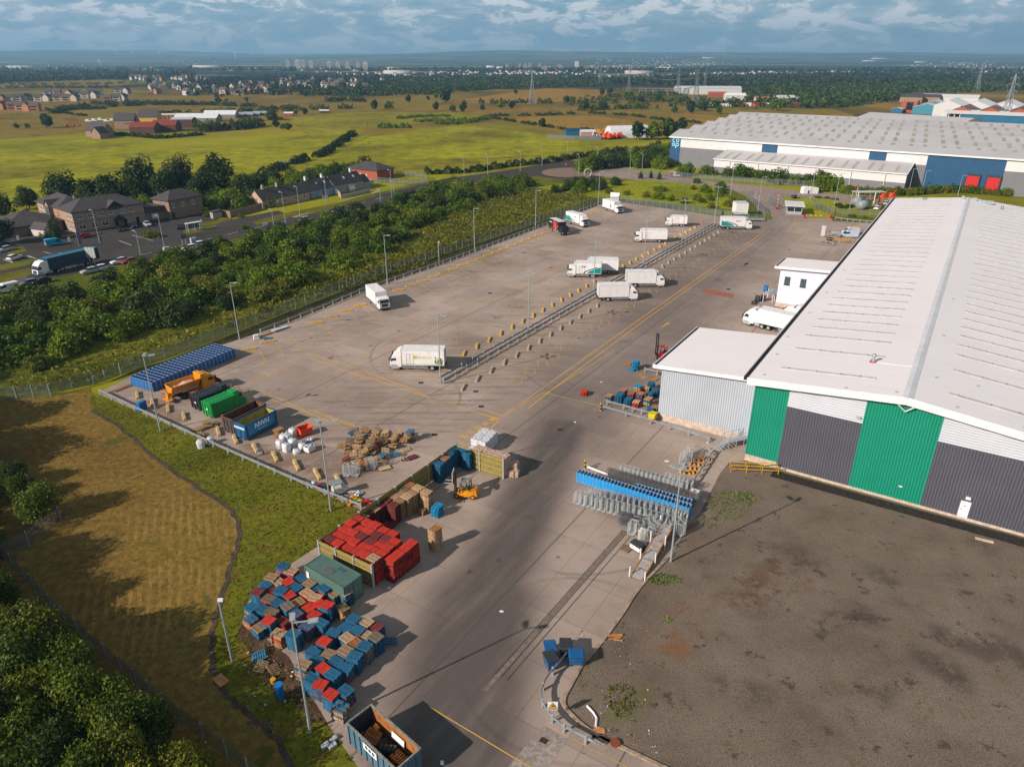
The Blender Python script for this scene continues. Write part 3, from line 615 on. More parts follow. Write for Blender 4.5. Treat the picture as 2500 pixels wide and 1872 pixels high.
rigid('white lorry with open cab tilted forward and side door, beyond the barrier',at('A5',1325,500),at('A5',1460,502),wb=5.9,fridge=True,door=True)
rigid('white and teal lorry facing right at the far end of the barrier',at('A5',2020,420),at('A5',1885,418),wb=6.2,extra=ex_teal(False),fridge=True)
rigid('white and teal lorry facing left in front of a plain lorry',at('A5',910,722),at('A5',1025,725),wb=4.8,extra=ex_teal(False),door=True,fridge=True)
c8,a8=near_center(at('A5',910,722),at('A5',1025,725))
rigid('plain white lorry half hidden behind the teal one facing left',None,None,wb=5.8,center=c8+Vector((4.2,3.4,0)),head=a8,fridge=True)
rigid('white lorry facing right behind another white lorry at the barrier',at('A5',1455,785),at('A5',1300,785),wb=5.6,fridge=True)
rigid('nearest of two white lorries facing right at the barrier',at('A5',1280,872),at('A5',1130,875),wb=5.4,defl=True)
rigid('white lorry with lime lettering and vegetable picture at near end of barrier',at('B8',415,862),at('B8',700,868),wb=6.05,extra=ex_brakes,door=True,defl=True,boxh=2.8)
def artic(label,c,a,tl=13.6,cabm=white,trm=white,roofm=None,tall=1,axles=2,wind=glass,group=None,open_=False):
 r=thing('articulated_lorry',label,'lorry',c,a,group)
 cab(r,1.4,-.95,2.48,2.95,cabm,tall=tall)
 for x in((0,-2.7,-4.05)if axles==3 else(0,-3.7)):
  for s in(-1,1):wheel(r,x,s*1.2,.5,.32 if x==0 else .5)
 chassis(r,-5.0,.9);mb=MB();mb.b2(-2.2,-1.15,-1.22,-.6,.45,1.0);mb.b2(-2.2,-1.15,.6,1.22,.45,1.0);mb.build('fuel_tank',alu,r)
 for s in(-1,1):MB().side([(-1.9,1.0),(-.95,1.0),(-.95,3.6),(-1.5,3.55)],s*1.2-.03,s*1.2+.03).build('side_fairing',cabm,r)
 if tl:
  x1=-1.55;x0=x1-tl
  tb=MB().b2(x0,x1,-1.27,1.27,1.2,4.05).build('trailer',trm,r,bevel=.05)
  mb=MB()
  for s in(-1,1):
   for k in range(14 if trm is not white else 0):x=x0+.4+k*tl/14;mb.b2(x-.03,x+.03,s*1.275-.012,s*1.275+.012,1.3,3.95)
   mb.b2(x0,x1,s*1.26-.03,s*1.26+.03,1.1,1.25);mb.b2(x0,x1,s*1.25-.03,s*1.25+.03,4.0,4.09)
  mb.build('trailer_trim',M('dark_trim',(.05,.06,.07),.5)if trm is not white else M('off_white_trim',(.62,.61,.62),.4),tb)
  if roofm:MB().b2(x0+.02,x1-.02,-1.24,1.24,4.055,4.1).build('trailer_roof',roofm,tb)
  for k in range(3):
   for s in(-1,1):wheel(r,x0+2.2+k*1.35,s*1.2,.5,.45)
  mb=MB();mb.b2(x0+.3,x1-2,-.5,-.4,.85,1.2);mb.b2(x0+.3,x1-2,.4,.5,.85,1.2);mb.b2(-5.6,-5.4,-.9,-.7,.1,1.2);mb.b2(-5.6,-5.4,.7,.9,.1,1.2);mb.build('trailer_frame',black,r)
  guards(r,x0+5,x1-4.6)
 return r
pf,pr=at('D8',1440,905),at('D8',1715,970);c,a=near_center(pf,pr);d=(pf-pr).normalized();n=Vector((-d.y,d.x,0));n=n if n.dot(pf)>0 else-n
artic('white articulated lorry backed into the warehouse loading dock',pf+n*1.2,a,11,axles=3,group='lorries at the loading docks')
artic('white lorry at the dock beside the office annexe, mostly behind the roof edge',pf+n*1.2+U*6.6-dirv(a)*6.2,a,8,axles=2,group='lorries at the loading docks')
pf,pr=at('A3',345,930),at('A3',870,800);c,a=near_center(pf,pr);d=(pf-pr).normalized();n=Vector((-d.y,d.x,0));n=n if n.dot(pf)>0 else-n
navy=M('navy_curtain',(.006,.035,.075),.55,0,.8,.3)
lor=artic('white lorry with long dark blue curtain-sided trailer driving on the main road',pf+n*1.2,a,13.6,trm=navy,roofm=corr('blue_roof_sheet',(.01,.15,.26),1.2,0,.4))
MB().b2(1.405,1.43,-.75,.75,.75,1.5).build('blue_front_panel',blue_b,lor)
def car_paint(n,c):return M('car_paint_'+n,c,.25,.1,1,.05,spec=.6)
CP=dict(silver=car_paint('silver',(.42,.44,.47)),white=car_paint('white',(.75,.75,.77)),red=car_paint('red',(.3,.01,.012)),black=car_paint('black',(.012,.013,.016)),navy=car_paint('navy',(.012,.02,.05)),blue=car_paint('blue',(.02,.12,.3)),azure=car_paint('azure',(.005,.28,.52)),grey=car_paint('grey',(.12,.13,.15)),pale=car_paint('pale',(.5,.58,.7)))
def loft(mb,st):
 P=[]
 for x,y,z0,z1 in st:P.append([(x,-y,z0),(x,y,z0),(x,y*.93,z1),(x,-y*.93,z1)])
 for a_,b_ in zip(P,P[1:]):
  vs=a_+b_;mb.add(vs,[(0,1,5,4)[::-1],(1,2,6,5)[::-1],(2,3,7,6)[::-1],(3,0,4,7)[::-1]])
 mb.add(P[0],[(0,1,2,3)[::-1]]);mb.add(P[-1],[(0,1,2,3)]);return mb
def car(label,p,a,col,kind='hatch',group='cars parked near the pub and road',extra=None):
 van=kind=='van';r=thing('van' if van else 'car',label,'van' if van else 'car',p,a,group);m=CP[col];L=5.0 if van else 4.3;hw=.98 if van else .9
 if van:body=[(-2.5,.93,.45,2.05),(-2.35,.98,.32,2.12),(.7,.98,.3,2.1),(1.0,.98,.3,1.25),(2.0,.95,.3,1.1),(2.45,.86,.35,.9),(2.5,.8,.45,.8)]
 else:body=[(-2.15,.78,.5,.85),(-2.05,.86,.32,.98),(-1.3,.9,.25,1.0),(.9,.9,.25,.96),(1.75,.87,.27,.84),(2.08,.78,.33,.72),(2.15,.7,.4,.62)]
 b=loft(MB(),body).build('body',m,r,bevel=.05)
 if van:
  gl=loft(MB(),[(.55,.93,1.2,2.04),(.72,.93,1.2,2.03),(1.72,.86,1.12,1.2)]).build('windscreen',glass,b)
  mb=MB()
  for s in(-1,1):
   Q=[(.25,s*.985,1.3),(1.15,s*.985,1.3),(.72,s*.95,1.85),(.25,s*.95,1.85)];mb.poly(Q if s<0 else Q[::-1])
  mb.build('side_window',glass,b);mb=MB();mb.poly([(-2.52,-.7,1.35),(-2.52,.7,1.35),(-2.45,.66,1.85),(-2.45,-.66,1.85)][::-1]);mb.build('rear_window',glass,b)
  loft(MB(),[(.5,.9,1.95,2.13),(.75,.88,1.95,2.1),(1.05,.86,1.7,1.86)]).build('cab_roof',m,b)
 else:
  w0=-2.0 if kind=='hatch' else-1.7
  loft(MB(),[(w0,.74,.93,.96),(-1.45,.70,.93,1.38),(.15,.68,.93,1.42),(.95,.72,.93,.97)]).build('windows',glass,b)
  loft(MB(),[(-1.5,.64,1.30,1.42),(-1.2,.66,1.36,1.46),(-.1,.65,1.38,1.47),(.2,.6,1.32,1.42)]).build('roof',m,b)
 for x in((-1.55,1.6)if van else(-1.3,1.3)):
  for s in(-1,1):wheel(r,x,s*(hw-.03),.32,.2)
 for s in(-1,1):
  MB().b2(L/2-.12,L/2+.0,s*.6-.16,s*.6+.16,.62,.76).build('headlight',MATS['headlamp'],r);MB().b2(-L/2-.01,-L/2+.1,s*.68-.12,s*.68+.12,.75,1.0 if not van else 1.3).build('tail_light',red,r)
 if extra:extra(r)
 return r
def c3(x,y):return at('A3',x,y)
ra=ang(V(420,530),V(0,620))
rb=ang(V(420,470),V(700,440))
C1=lambda x,y:at('C1',x,y)
car('silver car at the left edge of the pub car park',C1(70,965),ra+.3,'silver')
car('dark blue car behind the silver car at the left edge',C1(25,915),ra+.3,'navy')
car('white hatchback with black roof on the roadside parking',C1(190,1070),ra+pi+.5,'white')
car('bright blue van with orange rear parked outside the pub',C1(715,890),ra+pi-.15,'azure','van',extra=lambda r:(MB().b2(-2.53,-2.5,-.85,.85,.55,1.1).build('orange_panel',orange,r),[MB().poly([(-2.2,s*.99,.6),(-.4,s*.99,.6),(.1,s*.985,1.2),(-1.2,s*.985,.95)][::(1 if s<0 else-1)]).build('green_swirl',M('green_print',(.05,.35,.12),.4),r)for s in(-1,1)]))
car('red hatchback parked at the corner of the pub',C1(1110,790),ra+pi,'red')
car('black car parked below the pub porch',C1(1540,705),ra+1.3,'black');car('dark car with white stripe beside the pub door',C1(1720,660),ra+1.3,'navy');car('silver car at the right end of the pub row',C1(1900,640),ra+1.3,'silver')
car('dark blue saloon behind the bus shelter',at('C8',185,700),ra+pi+.9,'navy','saloon')
car('pale silver car queued beside the hedge, by the roadside board',c3(695,905),ra,'silver');car('white car queued behind the pale silver car',c3(770,885),ra,'white')
car('white hatchback half hidden by shrubs ahead of a red car',c3(920,830),ra,'white');car('red car peeping out above the roadside shrubs',c3(1000,830),ra,'red')
car('white car beside the road sign and cabinets',c3(1465,725),ra,'white');car('second white car just ahead of the road sign',c3(1530,700),ra,'white');car('dark car beside the grey roadside cabinet',c3(1270,775),ra,'black')
car('white van with orange marks at the left edge of the road',c3(60,1050),ra,'white','van',extra=lambda r:[MB().poly([(-1.8+.5*cos(q*pi/8),s*.99,1.2+.5*sin(q*pi/8))for q in range(16)][::(1 if s<0 else-1)]).build('orange_mark',orange,r)for s in(-1,1)])
car('dark blue car half sunk in roadside shrubs',c3(320,985),ra,'navy');car('grey car behind the shrubs near the white van',c3(225,1000),ra,'grey')
car('blue grey car beyond the shrubs opposite the blue cottage',at('A4',1195,520),ra,'pale');car('white car showing above shrubs opposite the cottages',at('A4',900,590),ra,'white')
car('white and red van on the side road behind the fence',at('A5',1555,82),ang(at('A5',1500,80),at('A5',1620,88)),'white','van',None,extra=lambda r:[MB().b2(-2.3,-.6,s*.985-.006,s*.985+.006,.5,1.9).build('red_panel',red,r)for s in(-1,1)])
car('dark blue car waiting beside the gatehouse',at('C5',912,248),ang(at('C5',1000,300),at('C5',860,180)),'navy',group=None)
g_='service vans by the warehouse eaves'
def rack(r):
 mb=MB();[mb.b2(-2,.4,y-.03,y+.03,2.15,2.25)for y in(-.6,0,.6)];[mb.b2(x-.03,x+.03,-.8,.8,2.2,2.27)for x in(-1.8,-.8,.2)];mb.build('roof_rack',M('amber_rack',(.7,.4,.02),.5),r)
car('pale blue and white service van in front of its twin',at('C5',1530,688),pi-.06,'pale','van',g_);car('service van with amber roof rack behind its pale twin',at('C5',1545,655),pi-.06,'pale','van',g_,rack)
for k,(x,y)in enumerate(((1850,375),(1885,350),(1950,320),(1985,300))):car('%s car of the little row behind the water tanks'%['white','grey','silver','pale blue'][k],at('C5',x,y),.9,['white','grey','silver','pale'][k],group='cars behind the tanks')
def forklift(label,p,a,body,wd=1.5,L=2.6,mast_h=3.4,fork_h=2.6,mm=dkgrey,roofm=dkgrey,loadboard=False,dcw=None):
 r=thing('forklift',label,'forklift',p,a)
 MB().side([(-L/2,.35),(L/2-.5,.3),(L/2-.4,.75),(.1,.8),(-.2,1.05),(-L/2+.1,1.15)],-wd/2,wd/2).build('body',body,r,bevel=.06)
 MB().side([(-L/2-.35,.4),(-L/2+.1,.35),(-L/2+.1,1.2),(-L/2-.2,1.15)],-wd/2+.05,wd/2-.05).build('counterweight',dcw or body,r,bevel=.1)
 mb=MB()
 for x,s_ in((-.75,-.1),(.55,.25)):
  for s in(-1,1):mb.bar((x,s*(wd/2-.1),.8),(x-s_*.5,s*(wd/2-.18),2.25),.09)
 mb.build('cab_frame',black,r)
 mb=MB();mb.b2(-.78,.48,-wd/2+.12,wd/2-.12,2.22,2.3);mb.build('cab_roof',roofm,r,bevel=.03)
 mb=MB();mb.b2(-.55,-.05,-.28,.28,.95,1.1);mb.b2(-.65,-.5,-.28,.28,1.05,1.6);mb.build('seat',black,r)
 mb=MB();mb.bar((.35,0,.8),(.2,0,1.35),.06);mb.tube((.18,0,1.36),(.22,0,1.4),.17,12);mb.build('steering_wheel',black,r)
 mb=MB();x=L/2-.25
 for s in(-1,1):mb.b2(x,x+.16,s*.42-.07,s*.42+.07,.12,mast_h);mb.b2(x+.03,x+.13,s*.3-.05,s*.3+.05,.3,mast_h+.3)
 for z in(.4,mast_h*.5,mast_h-.05):mb.b2(x,x+.14,-.48,.48,z,z+.1)
 mb.build('mast',mm,r)
 mb=MB();mb.b2(x+.17,x+.24,-.55,.55,fork_h+.05,fork_h+.55);mb.build('carriage',mm,r)
 for s in(-1,1):
  mb=MB();mb.b2(x+.24,x+.3,s*.35-.06,s*.35+.06,fork_h,fork_h+.7);mb.b2(x+.24,x+1.4,s*.35-.06,s*.35+.06,fork_h,fork_h+.06);mb.build('fork',galv,r)
 for s in(-1,1):wheel(r,L/2-.45,s*wd/2,.38,.3,body);wheel(r,-L/2+.25,s*wd/2,.34,.28,body)
 if loadboard:MB().box((x+.3,0,fork_h+.95),(.08,1.3,1.5)).build('load_guard',M('pale_board',(.55,.46,.36),.8),r)
 MB().tube((-.5,.3,2.3),(-.5,.3,2.5),.07,8).build('beacon',M('amber_rack',(.7,.4,.02),.5),r)
 return r
amber=M('amber_paint',(.68,.25,.008),.45,0,2,.15)
fl=forklift('yellow forklift with dark cab and raised forks by the timber wall',at('D3',790,1330),pi-.12,amber,fork_h=1.95,mast_h=3.3,mm=M('mast_brown',(.06,.035,.02),.6),roofm=M('cab_roof_grey',(.16,.16,.17),.5),loadboard=True,wd=1.5,L=2.7)
forklift('red reach truck with tall black mast beside the grey warehouse corner',at('B4',790,640),pi+.2,red,wd=1.4,L=2.4,mast_h=4.6,fork_h=.1,mm=black,roofm=red)
pf,pr=at('D1',1330,440),at('D1',1040,545);c,a=near_center(pf,pr)
r=thing('gritter_lorry','yellow gritting lorry with open salt hopper parked beside blue crates','lorry',c,a);wb=4.2
cab(r,wb/2+1.3,wb/2-.9,2.4,2.85,amber,visor=False);MB().b2(wb/2-1.05,wb/2-.2,-1.15,1.15,2.5,3.25).build('cab_guard',amber,r,bevel=.08)
mb=MB()
x0,x1=-wb/2-1.7,wb/2-1.15
for s in(-1,1):
 mb.add([(x0,s*1.2,2.65),(x1,s*1.2,2.65),(x1,s*.5,1.2),(x0,s*.5,1.2),(x0,s*1.12,2.65),(x1,s*1.12,2.65),(x1,s*.42,1.25),(x0,s*.42,1.25)],[(0,1,2,3),(4,5,6,7),(0,1,5,4),(0,3,7,4),(1,2,6,5)])
 for k in range(7):x=x0+.2+k*(x1-x0-.4)/6;mb.bar((x,s*1.21,2.6),(x,s*.55,1.15),.09)
 mb.b2(x0,x1,s*1.2-.06,s*1.2+.06,2.58,2.7)
for x in(x0,x1):mb.add([(x,-1.2,2.65),(x,1.2,2.65),(x,.5,1.2),(x,-.5,1.2)],[(0,1,2,3)])
mb.b2(x0,x1,-.45,.45,1.1,1.2);mb.build('hopper',amber,r)
MB().side([(x0+.3,1.3),(x1-.3,1.3),(x1-.6,2.2),((x0+x1)/2+.4,2.35),((x0+x1)/2-.5,2.0),(x0+.8,2.15)],-.75,.75).build('salt_load',M('road_salt',(.5,.36,.3),.95,0,3,.3,bump=.6),r)
mb=MB();mb.b2(x0-.9,x0-.1,-1.1,1.1,.5,.62)
for s in(-1,1):
 mb.b2(x0-.9,x0-.82,s*1.1-.04,s*1.1+.04,.5,1.9);mb.b2(x0-.9,x0,s*1.1-.03,s*1.1+.03,1.3,1.36);mb.b2(x0-.9,x0,s*1.1-.03,s*1.1+.03,1.85,1.92)
mb.b2(x0-.88,x0-.82,-1.1,1.1,1.85,1.92);mb.tube((x0-.5,0,.3),(x0-.5,0,.5),.35,12);mb.b2(x0-.55,x0-.1,-.25,.25,.5,1.6);mb.build('spreader',amber,r)
for s in(-1,1):
 mb=MB();[mb.b2(-wb/2+.7,wb/2-.9,s*1.2-.04,s*1.2+.04,z,z+.1)for z in(.6,.95,1.3)];[mb.b2(x-.04,x+.04,s*1.2-.04,s*1.2+.04,.6,1.4)for x in(-wb/2+.8,0,wb/2-1)];mb.build('side_guard',amber,r)
 wheel(r,wb/2,s*1.17,.5,.3,amber);wheel(r,-wb/2,s*1.18,.5,.55,dkgrey)
chassis(r,x0,wb/2+.9)
mb=MB();mb.box((wb/2+2.2,0,1.0),(.25,2.6,.7));mb.b2(wb/2+1.3,wb/2+2.2,-.5,.5,.7,1.0);mb.build('plough_frame',M('rusty_steel',(.13,.06,.03),.8,.2,3,.4),r)
skin=M('skin',(.45,.26,.18),.6);hivis=M('hi_vis_green',(.1,.55,.06),.6);hivo=M('hi_vis_yellow',(.6,.7,.03),.6);navyc=M('navy_cloth',(.015,.02,.04),.8);hiro=M('hi_vis_orange',(.8,.2,.02),.6)
def person(label,p,a,pose,top,hat=None):
 sit=pose=='sit'
 h=.5 if sit else .93
 J=[((0,0,h),.15),((0,0,h+.25),.15),((0,0,h+.47),.17),((.01,0,h+.6),.06),((.02,0,h+.68),.085),((.03,0,h+.8),.09)]
 E=[(0,1),(1,2),(2,3),(3,4),(4,5)]
 for s in(-1,1):
  b_=len(J)
  J+=[((0,s*.19,h+.46),.065),((.06,s*.24,h+.2),.05),((.30,s*.18,h+.16)if sit else(.1,s*.22,h-.05),.04),((.36,s*.16,h+.2)if sit else(.13,s*.21,h-.14),.035)]
  E+=[(2,b_),(b_,b_+1),(b_+1,b_+2),(b_+2,b_+3)]
  b_=len(J)
  J+=[((.02,s*.1,h-.05),.1),((.42,s*.13,h-.02)if sit else(.03,s*.1,.5),.07),((.46,s*.13,.1)if sit else(0,s*.1,.08),.05),((.6,s*.13,.04)if sit else(.14,s*.11,.04),.045)]
  E+=[(0,b_),(b_,b_+1),(b_+1,b_+2),(b_+2,b_+3)]
 me=bpy.data.meshes.new('person');me.from_pydata([j[0]for j in J],E,[])
 me.materials.append(navyc)
 o=obj('person',me,None,p,a);sk=o.modifiers.new('skin','SKIN')
 for v,j in zip(me.skin_vertices[0].data,J):v.radius=(j[1],j[1])
 me.skin_vertices[0].data[0].use_root=True
 o.modifiers.new('sub','SUBSURF').levels=1
 tag(o,label,'person')
 mb=MB();mb.smooth=True;mb.tube((0,0,h-.05),(0,0,h+.3),.19,10,.2);mb.tube((0,0,h+.3),(0,0,h+.55),.2,10,.1);mb.build('vest',top,o)
 mb=MB();mb.smooth=True
 for k in range(5):z0=h+.66+k*.05;mb.tube((.03,0,z0),(.03,0,z0+.05),[.06,.09,.1,.1,.09][k],10,[.09,.1,.1,.09,.05][k])
 mb.add([(.125,-.02,h+.78),(.155,0,h+.76),(.125,.02,h+.78),(.12,0,h+.83)],[(0,1,3),(1,2,3),(0,2,1)])
 mb.build('head',skin,o)
 mb=MB();mb.smooth=True;mb.tube((.02,0,h+.82),(.02,0,h+.9),.115,10,.1);mb.tube((.02,0,h+.9),(.02,0,h+.94),.1,10,.04);mb.build('hard_hat' if hat else 'hair',hat or M('dark_hair',(.03,.02,.015),.8),o)
 return o
person('driver in green high visibility vest seated in the yellow forklift',fl.matrix_basis@Vector((-.25,0,.62)),pi-.12,'sit',hivis,M('white_hat',(.7,.72,.7),.4))
person('guard in dark clothes and yellow hat at the gatehouse window',at('C5',905,432)+Vector((0,0,.05)),-pi/2,'stand',navyc,yellow)
person('person in yellow high visibility vest beside the waiting dark car',at('C5',978,245),pi,'stand',hivo)
person('person in red top standing by the back fence',at('C5',112,452),-1.2,'stand',M('red_cloth',(.4,.05,.03),.8))
G0=at('B6',57,760);GR=AU-pi/2
wh=thing('warehouse','white roofed warehouse with green and grey striped gable wall','warehouse',G0,GR)
WW,WL,ZE,ZR,XR=38.2,153.,12.35,14.1,17.2
roofw=M('white_roof_sheet',(.78,.73,.74),.55,0,.12,.03,dirt=(.55,.52,.52),da=.25,ds=.06)
t=NT(roofw.node_tree);b=t.n['Principled BSDF'];co=t.node('ShaderNodeTexCoord').outputs['Object'];s=t.node('ShaderNodeSeparateXYZ');t.put(s.inputs[0],co)
old=b.inputs['Base Color'].links[0].from_socket
ph=t.math('FRACT',t.math('DIVIDE',s.outputs[1],1.0));ln=t.rng(t.math('ABSOLUTE',t.math('SUBTRACT',ph,.5)),.44,.5)
c=t.mix(t.math('MULTIPLY',ln,.16),old,(.35,.33,.33))
c=t.mix(t.rng(t.noise(t.mapping(co,(.12,1.2,1)),1,5,.7),.5,.75,0,.22),c,(.5,.47,.46));t.put(b.inputs['Base Color'],c)
bn=t.node('ShaderNodeBump');bn.inputs['Strength'].default_value=.15;t.put(bn.inputs['Height'],t.math('SINE',t.math('MULTIPLY',s.outputs[1],2*pi/.333)));t.put(b.inputs['Normal'],bn.outputs[0])
def zr(x):return ZE+(ZR-ZE)*(1-abs(x-XR)/XR)
mb=MB()
for x0,x1 in((-1.0,XR),(XR,WW+1.0)):
 pr_=[(x0,zr(x0)),(x1,zr(x1)),(x1,zr(x1)-.25),(x0,zr(x0)-.25)]
 mb.add([(x,-1.0,z)for x,z in pr_]+[(x,WL,z)for x,z in pr_],[(0,1,5,4),(2,3,7,6),(0,4,7,3),(0,3,2,1),(4,5,6,7)]if x0<0 else[(0,1,5,4),(2,3,7,6),(1,2,6,5),(0,3,2,1),(4,5,6,7)])
rf=mb.build('roof',roofw,wh)
mb=MB()
for x0,x1 in((-1.0,XR),(XR,WW+1.0)):
 a_,b_=Vector((x0,-1.06,zr(x0)-.35)),Vector((x1,-1.06,zr(x1)-.35));mb.bar(a_,b_,.12,.95)
mb.build('fascia',white,wh)
mb=MB();mb.b2(-1.62,-1.5,-1.0,WL,ZE-.55,ZE+.12);mb.b2(-1.5,-1.0,-1.0,WL,ZE-.55,ZE-.45);mb.build('gutter_edge',white,wh)
MB().b2(-1.5,-.98,-.8,WL,ZE-.44,ZE-.16).build('gutter',M('gutter_dark',(.018,.016,.016),.7),wh)
MB().side([(XR-.55,ZR-.02),(XR,ZR+.1),(XR+.55,ZR-.02)],-1.0,WL).build('ridge_cap',M('ridge_grey',(.58,.58,.61),.5,0,.6,.1),wh)
skl=M('roof_light',(.52,.50,.465),.35,0,.9,.16,dirt=(.3,.3,.26),da=.5,ds=.7)
ys_=[4.1,12.35]+[18.5+4.25*k for k in range(32)]
for k,y in enumerate(ys_):
 for q,(xa,xb)in enumerate(((1.9,13.2),(21.15,32.4))):
  mb=MB();P=[]
  for x in(xa,xb):
   P+=[(x,y-.3,zr(x)+.01),(x,y+.3,zr(x)+.01),(x,y+.3,zr(x)+.08),(x,y-.3,zr(x)+.08)]
  mb.add(P,[(0,1,5,4),(1,2,6,5),(2,3,7,6),(3,0,4,7),(0,3,2,1),(4,5,6,7)]);so=mb.build('skylight',skl,wh)
  if k<10:
   mb=MB()
   for j in range(4):x=xa+1+j*(xb-xa-2)/3.3+.7*sin(k*3+j);mb.box((x,y,zr(x)+.1),(.16,.5,.05))
   mb.build('skylight_bracket',M('bracket_grey',(.3,.3,.3),.6),so)
def wallpanel(name,x0,x1,z0,z1,m,dy=0.0):
 q=MB();zs=[(x0,z0),(x1,z0)]
 top=[(x1,zr(x1)-.26),(x0,zr(x0)-.26)]if z1 is None else[(x1,z1),(x0,z1)]
 if z1 is None and x0<XR<x1:top=[top[0],(XR,ZR-.26),top[1]]
 q.side(zs+top,-.1-dy,.25);return q.build(name,m,wh)
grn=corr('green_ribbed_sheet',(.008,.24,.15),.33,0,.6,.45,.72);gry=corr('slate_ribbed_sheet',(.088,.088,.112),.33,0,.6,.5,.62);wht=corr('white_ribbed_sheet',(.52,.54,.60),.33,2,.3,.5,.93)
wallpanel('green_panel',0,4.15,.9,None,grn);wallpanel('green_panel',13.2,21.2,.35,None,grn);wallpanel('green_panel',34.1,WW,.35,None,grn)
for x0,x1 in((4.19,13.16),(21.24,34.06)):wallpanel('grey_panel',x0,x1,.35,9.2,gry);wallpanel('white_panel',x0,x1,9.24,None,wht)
mb=MB()
for x in(4.17,13.18,21.22,34.08):mb.b2(x-.05,x+.05,-.14,-.06,.4,zr(x)-.3)
mb.b2(-.06,.06,-.14,.1,.5,ZE-.2);mb.build('wall_flashing',M('flashing_green',(.02,.25,.17),.5),wh)
MB().side([(0,0),(WW,0),(WW,.36),(4.1,.36),(4.1,.92),(0,.92)],-.18,-.02).build('plinth',M('plinth_concrete',(.5,.4,.34),.9,0,2,.2),wh)
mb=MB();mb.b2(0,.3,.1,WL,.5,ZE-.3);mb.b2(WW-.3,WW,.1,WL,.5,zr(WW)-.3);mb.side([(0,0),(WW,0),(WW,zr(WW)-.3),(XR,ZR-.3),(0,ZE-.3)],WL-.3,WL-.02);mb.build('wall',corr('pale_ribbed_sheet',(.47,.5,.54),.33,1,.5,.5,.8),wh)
dr=MB().b2(25.2,26.25,-.2,-.1,.32,2.5).build('door',M('white_door',(.7,.72,.74),.5),wh)
mb=MB();mb.tube((25.35,-.24,1.4),(25.5,-.24,1.4),.03);mb.build('door_handle',dkgrey,dr);MB().poly([(25.72+.1*cos(q*pi/6),-.204,1.9+.1*sin(q*pi/6))for q in range(12)]).build('door_notice',M('notice_blue',(.1,.3,.6),.5),dr)
MB().b2(25.55,26.05,-.3,-.1,2.85,3.15).build('door_lamp',M('lamp_white',(.75,.75,.72),.4),wh)
mb=MB()
for dx in(-2.4,2.4):mb.tube((XR+dx*.5,-1.0,zr(XR+dx*.5)-.55),(XR+.1,-.5,12.2),.07,6)
mb.build('roof_tie',white,wh)
MB().box((12.6,-.25,10.0),(.5,.3,.22)).build('wall_lamp',galv,wh);MB().box((18.8,-.16,2.2),(.4,.1,.14)).build('wall_vent',white,wh)
vc=MB();vx,vy=12.1,10.05;vc.mi(1).tube((vx,vy,zr(vx)-.02),(vx,vy,zr(vx)+.14),.42,14);vc.mi(0).tube((vx,vy,zr(vx)+.12),(vx,vy,zr(vx)+.55),.34,14,.2);vc.tube((vx,vy,zr(vx)+.55),(vx,vy,zr(vx)+.8),.2,14);vc.mi(2).tube((vx,vy,zr(vx)+.78),(vx,vy,zr(vx)+.86),.19,12);vc.mi(0).tube((vx,vy,zr(vx)+.86),(vx,vy,zr(vx)+1.12),.3,14,.2)
vc.build('vent_cowl',[M('bright_steel',(.5,.52,.55),.25,.8),red,black],wh)
MB().bar((12.5,10.0,zr(12.5)+.03),(17.0,9.8,zr(17.)+.03),.07).build('cable',M('ridge_grey',(.58,.58,.61),.5),wh)
anc=M('roof_anchor',(.4,.42,.42),.5,.3)
for x,y in((.6,.8),(10.5,-.3),(15.9,.3),(22.2,.5),(28.8,.4),(.2,9),(-.2,17),(.2,30),(.4,43),(.3,60),(19.5,8),(19.2,25),(19.3,45),(24,9),(30,22)):
 mb=MB();mb.box((x,y,zr(x)+.08),(.3,.12,.14),.5);mb.tube((x,y,zr(x)),(x,y,zr(x)+.22),.03,6);mb.build('roof_anchor',anc,wh)
for x,y,d in((15.9,150,(.7,.6,.9)),(18.8,149.5,(1.0,.7,.8)),(21.8,147.5,(2.8,1.2,.9))):MB().box((x,y,zr(x)+d[2]/2),d).build('roof_unit',M('unit_grey',(.32,.35,.38),.5,.2,4,.3),wh)
mb=MB();[mb.tube((x,y,zr(x)),(x,y,zr(x)+.9),.08,6)for x,y in((6.3,149),(6.7,149),(7.1,149),(25.2,143),(25.6,143))];mb.build('vent_pipe',dkgrey,wh)
def annexe(name,label,x0,y0,y1,z0,z1,wallm,plinth,ov=.7):
 a=thing(name,label,'building',G0,GR)
 mb=MB();mb.side([(x0,plinth),(-.05,plinth),(-.05,z1-.3),(x0,z0-.3)],y0,y0+.3);mb.side([(x0,0),(-.05,0),(-.05,z1-.3),(x0,z0-.3)],y1-.3,y1);mb.b2(x0,x0+.3,y0+.31,y1-.31,plinth,z0-.3);mb.build('wall',wallm,a)
 mb=MB();mb.b2(x0-.04,-.05,y0-.05,y0+.25,0,plinth);mb.b2(x0-.04,x0+.25,y0+.26,y1,0,plinth);mb.build('plinth',MATS['plinth_concrete'],a)
 MB().side([(x0-ov,z0),(-1.63,z1-.02),(-1.63,z1-.24),(x0-ov,z0-.25)],y0-ov,y1+.3).build('roof',roofw,a)
 mb=MB();mb.bar((x0-ov,y0-ov-.06,z0-.22),(-1.63,y0-ov-.06,z1-.24),.12,.55);mb.b2(x0-ov-.5,x0-ov-.4,y0-ov,y1+.3,z0-.5,z0+.08);mb.b2(x0-ov-.5,x0-ov,y0-ov-.1,y0-ov+.05,z0-.5,z0+.05);mb.build('fascia',white,a)
 MB().b2(x0-ov-.4,x0-ov+.02,y0-ov+.4,y1+.2,z0-.4,z0-.13).build('gutter',MATS['gutter_dark'],a)
 return a
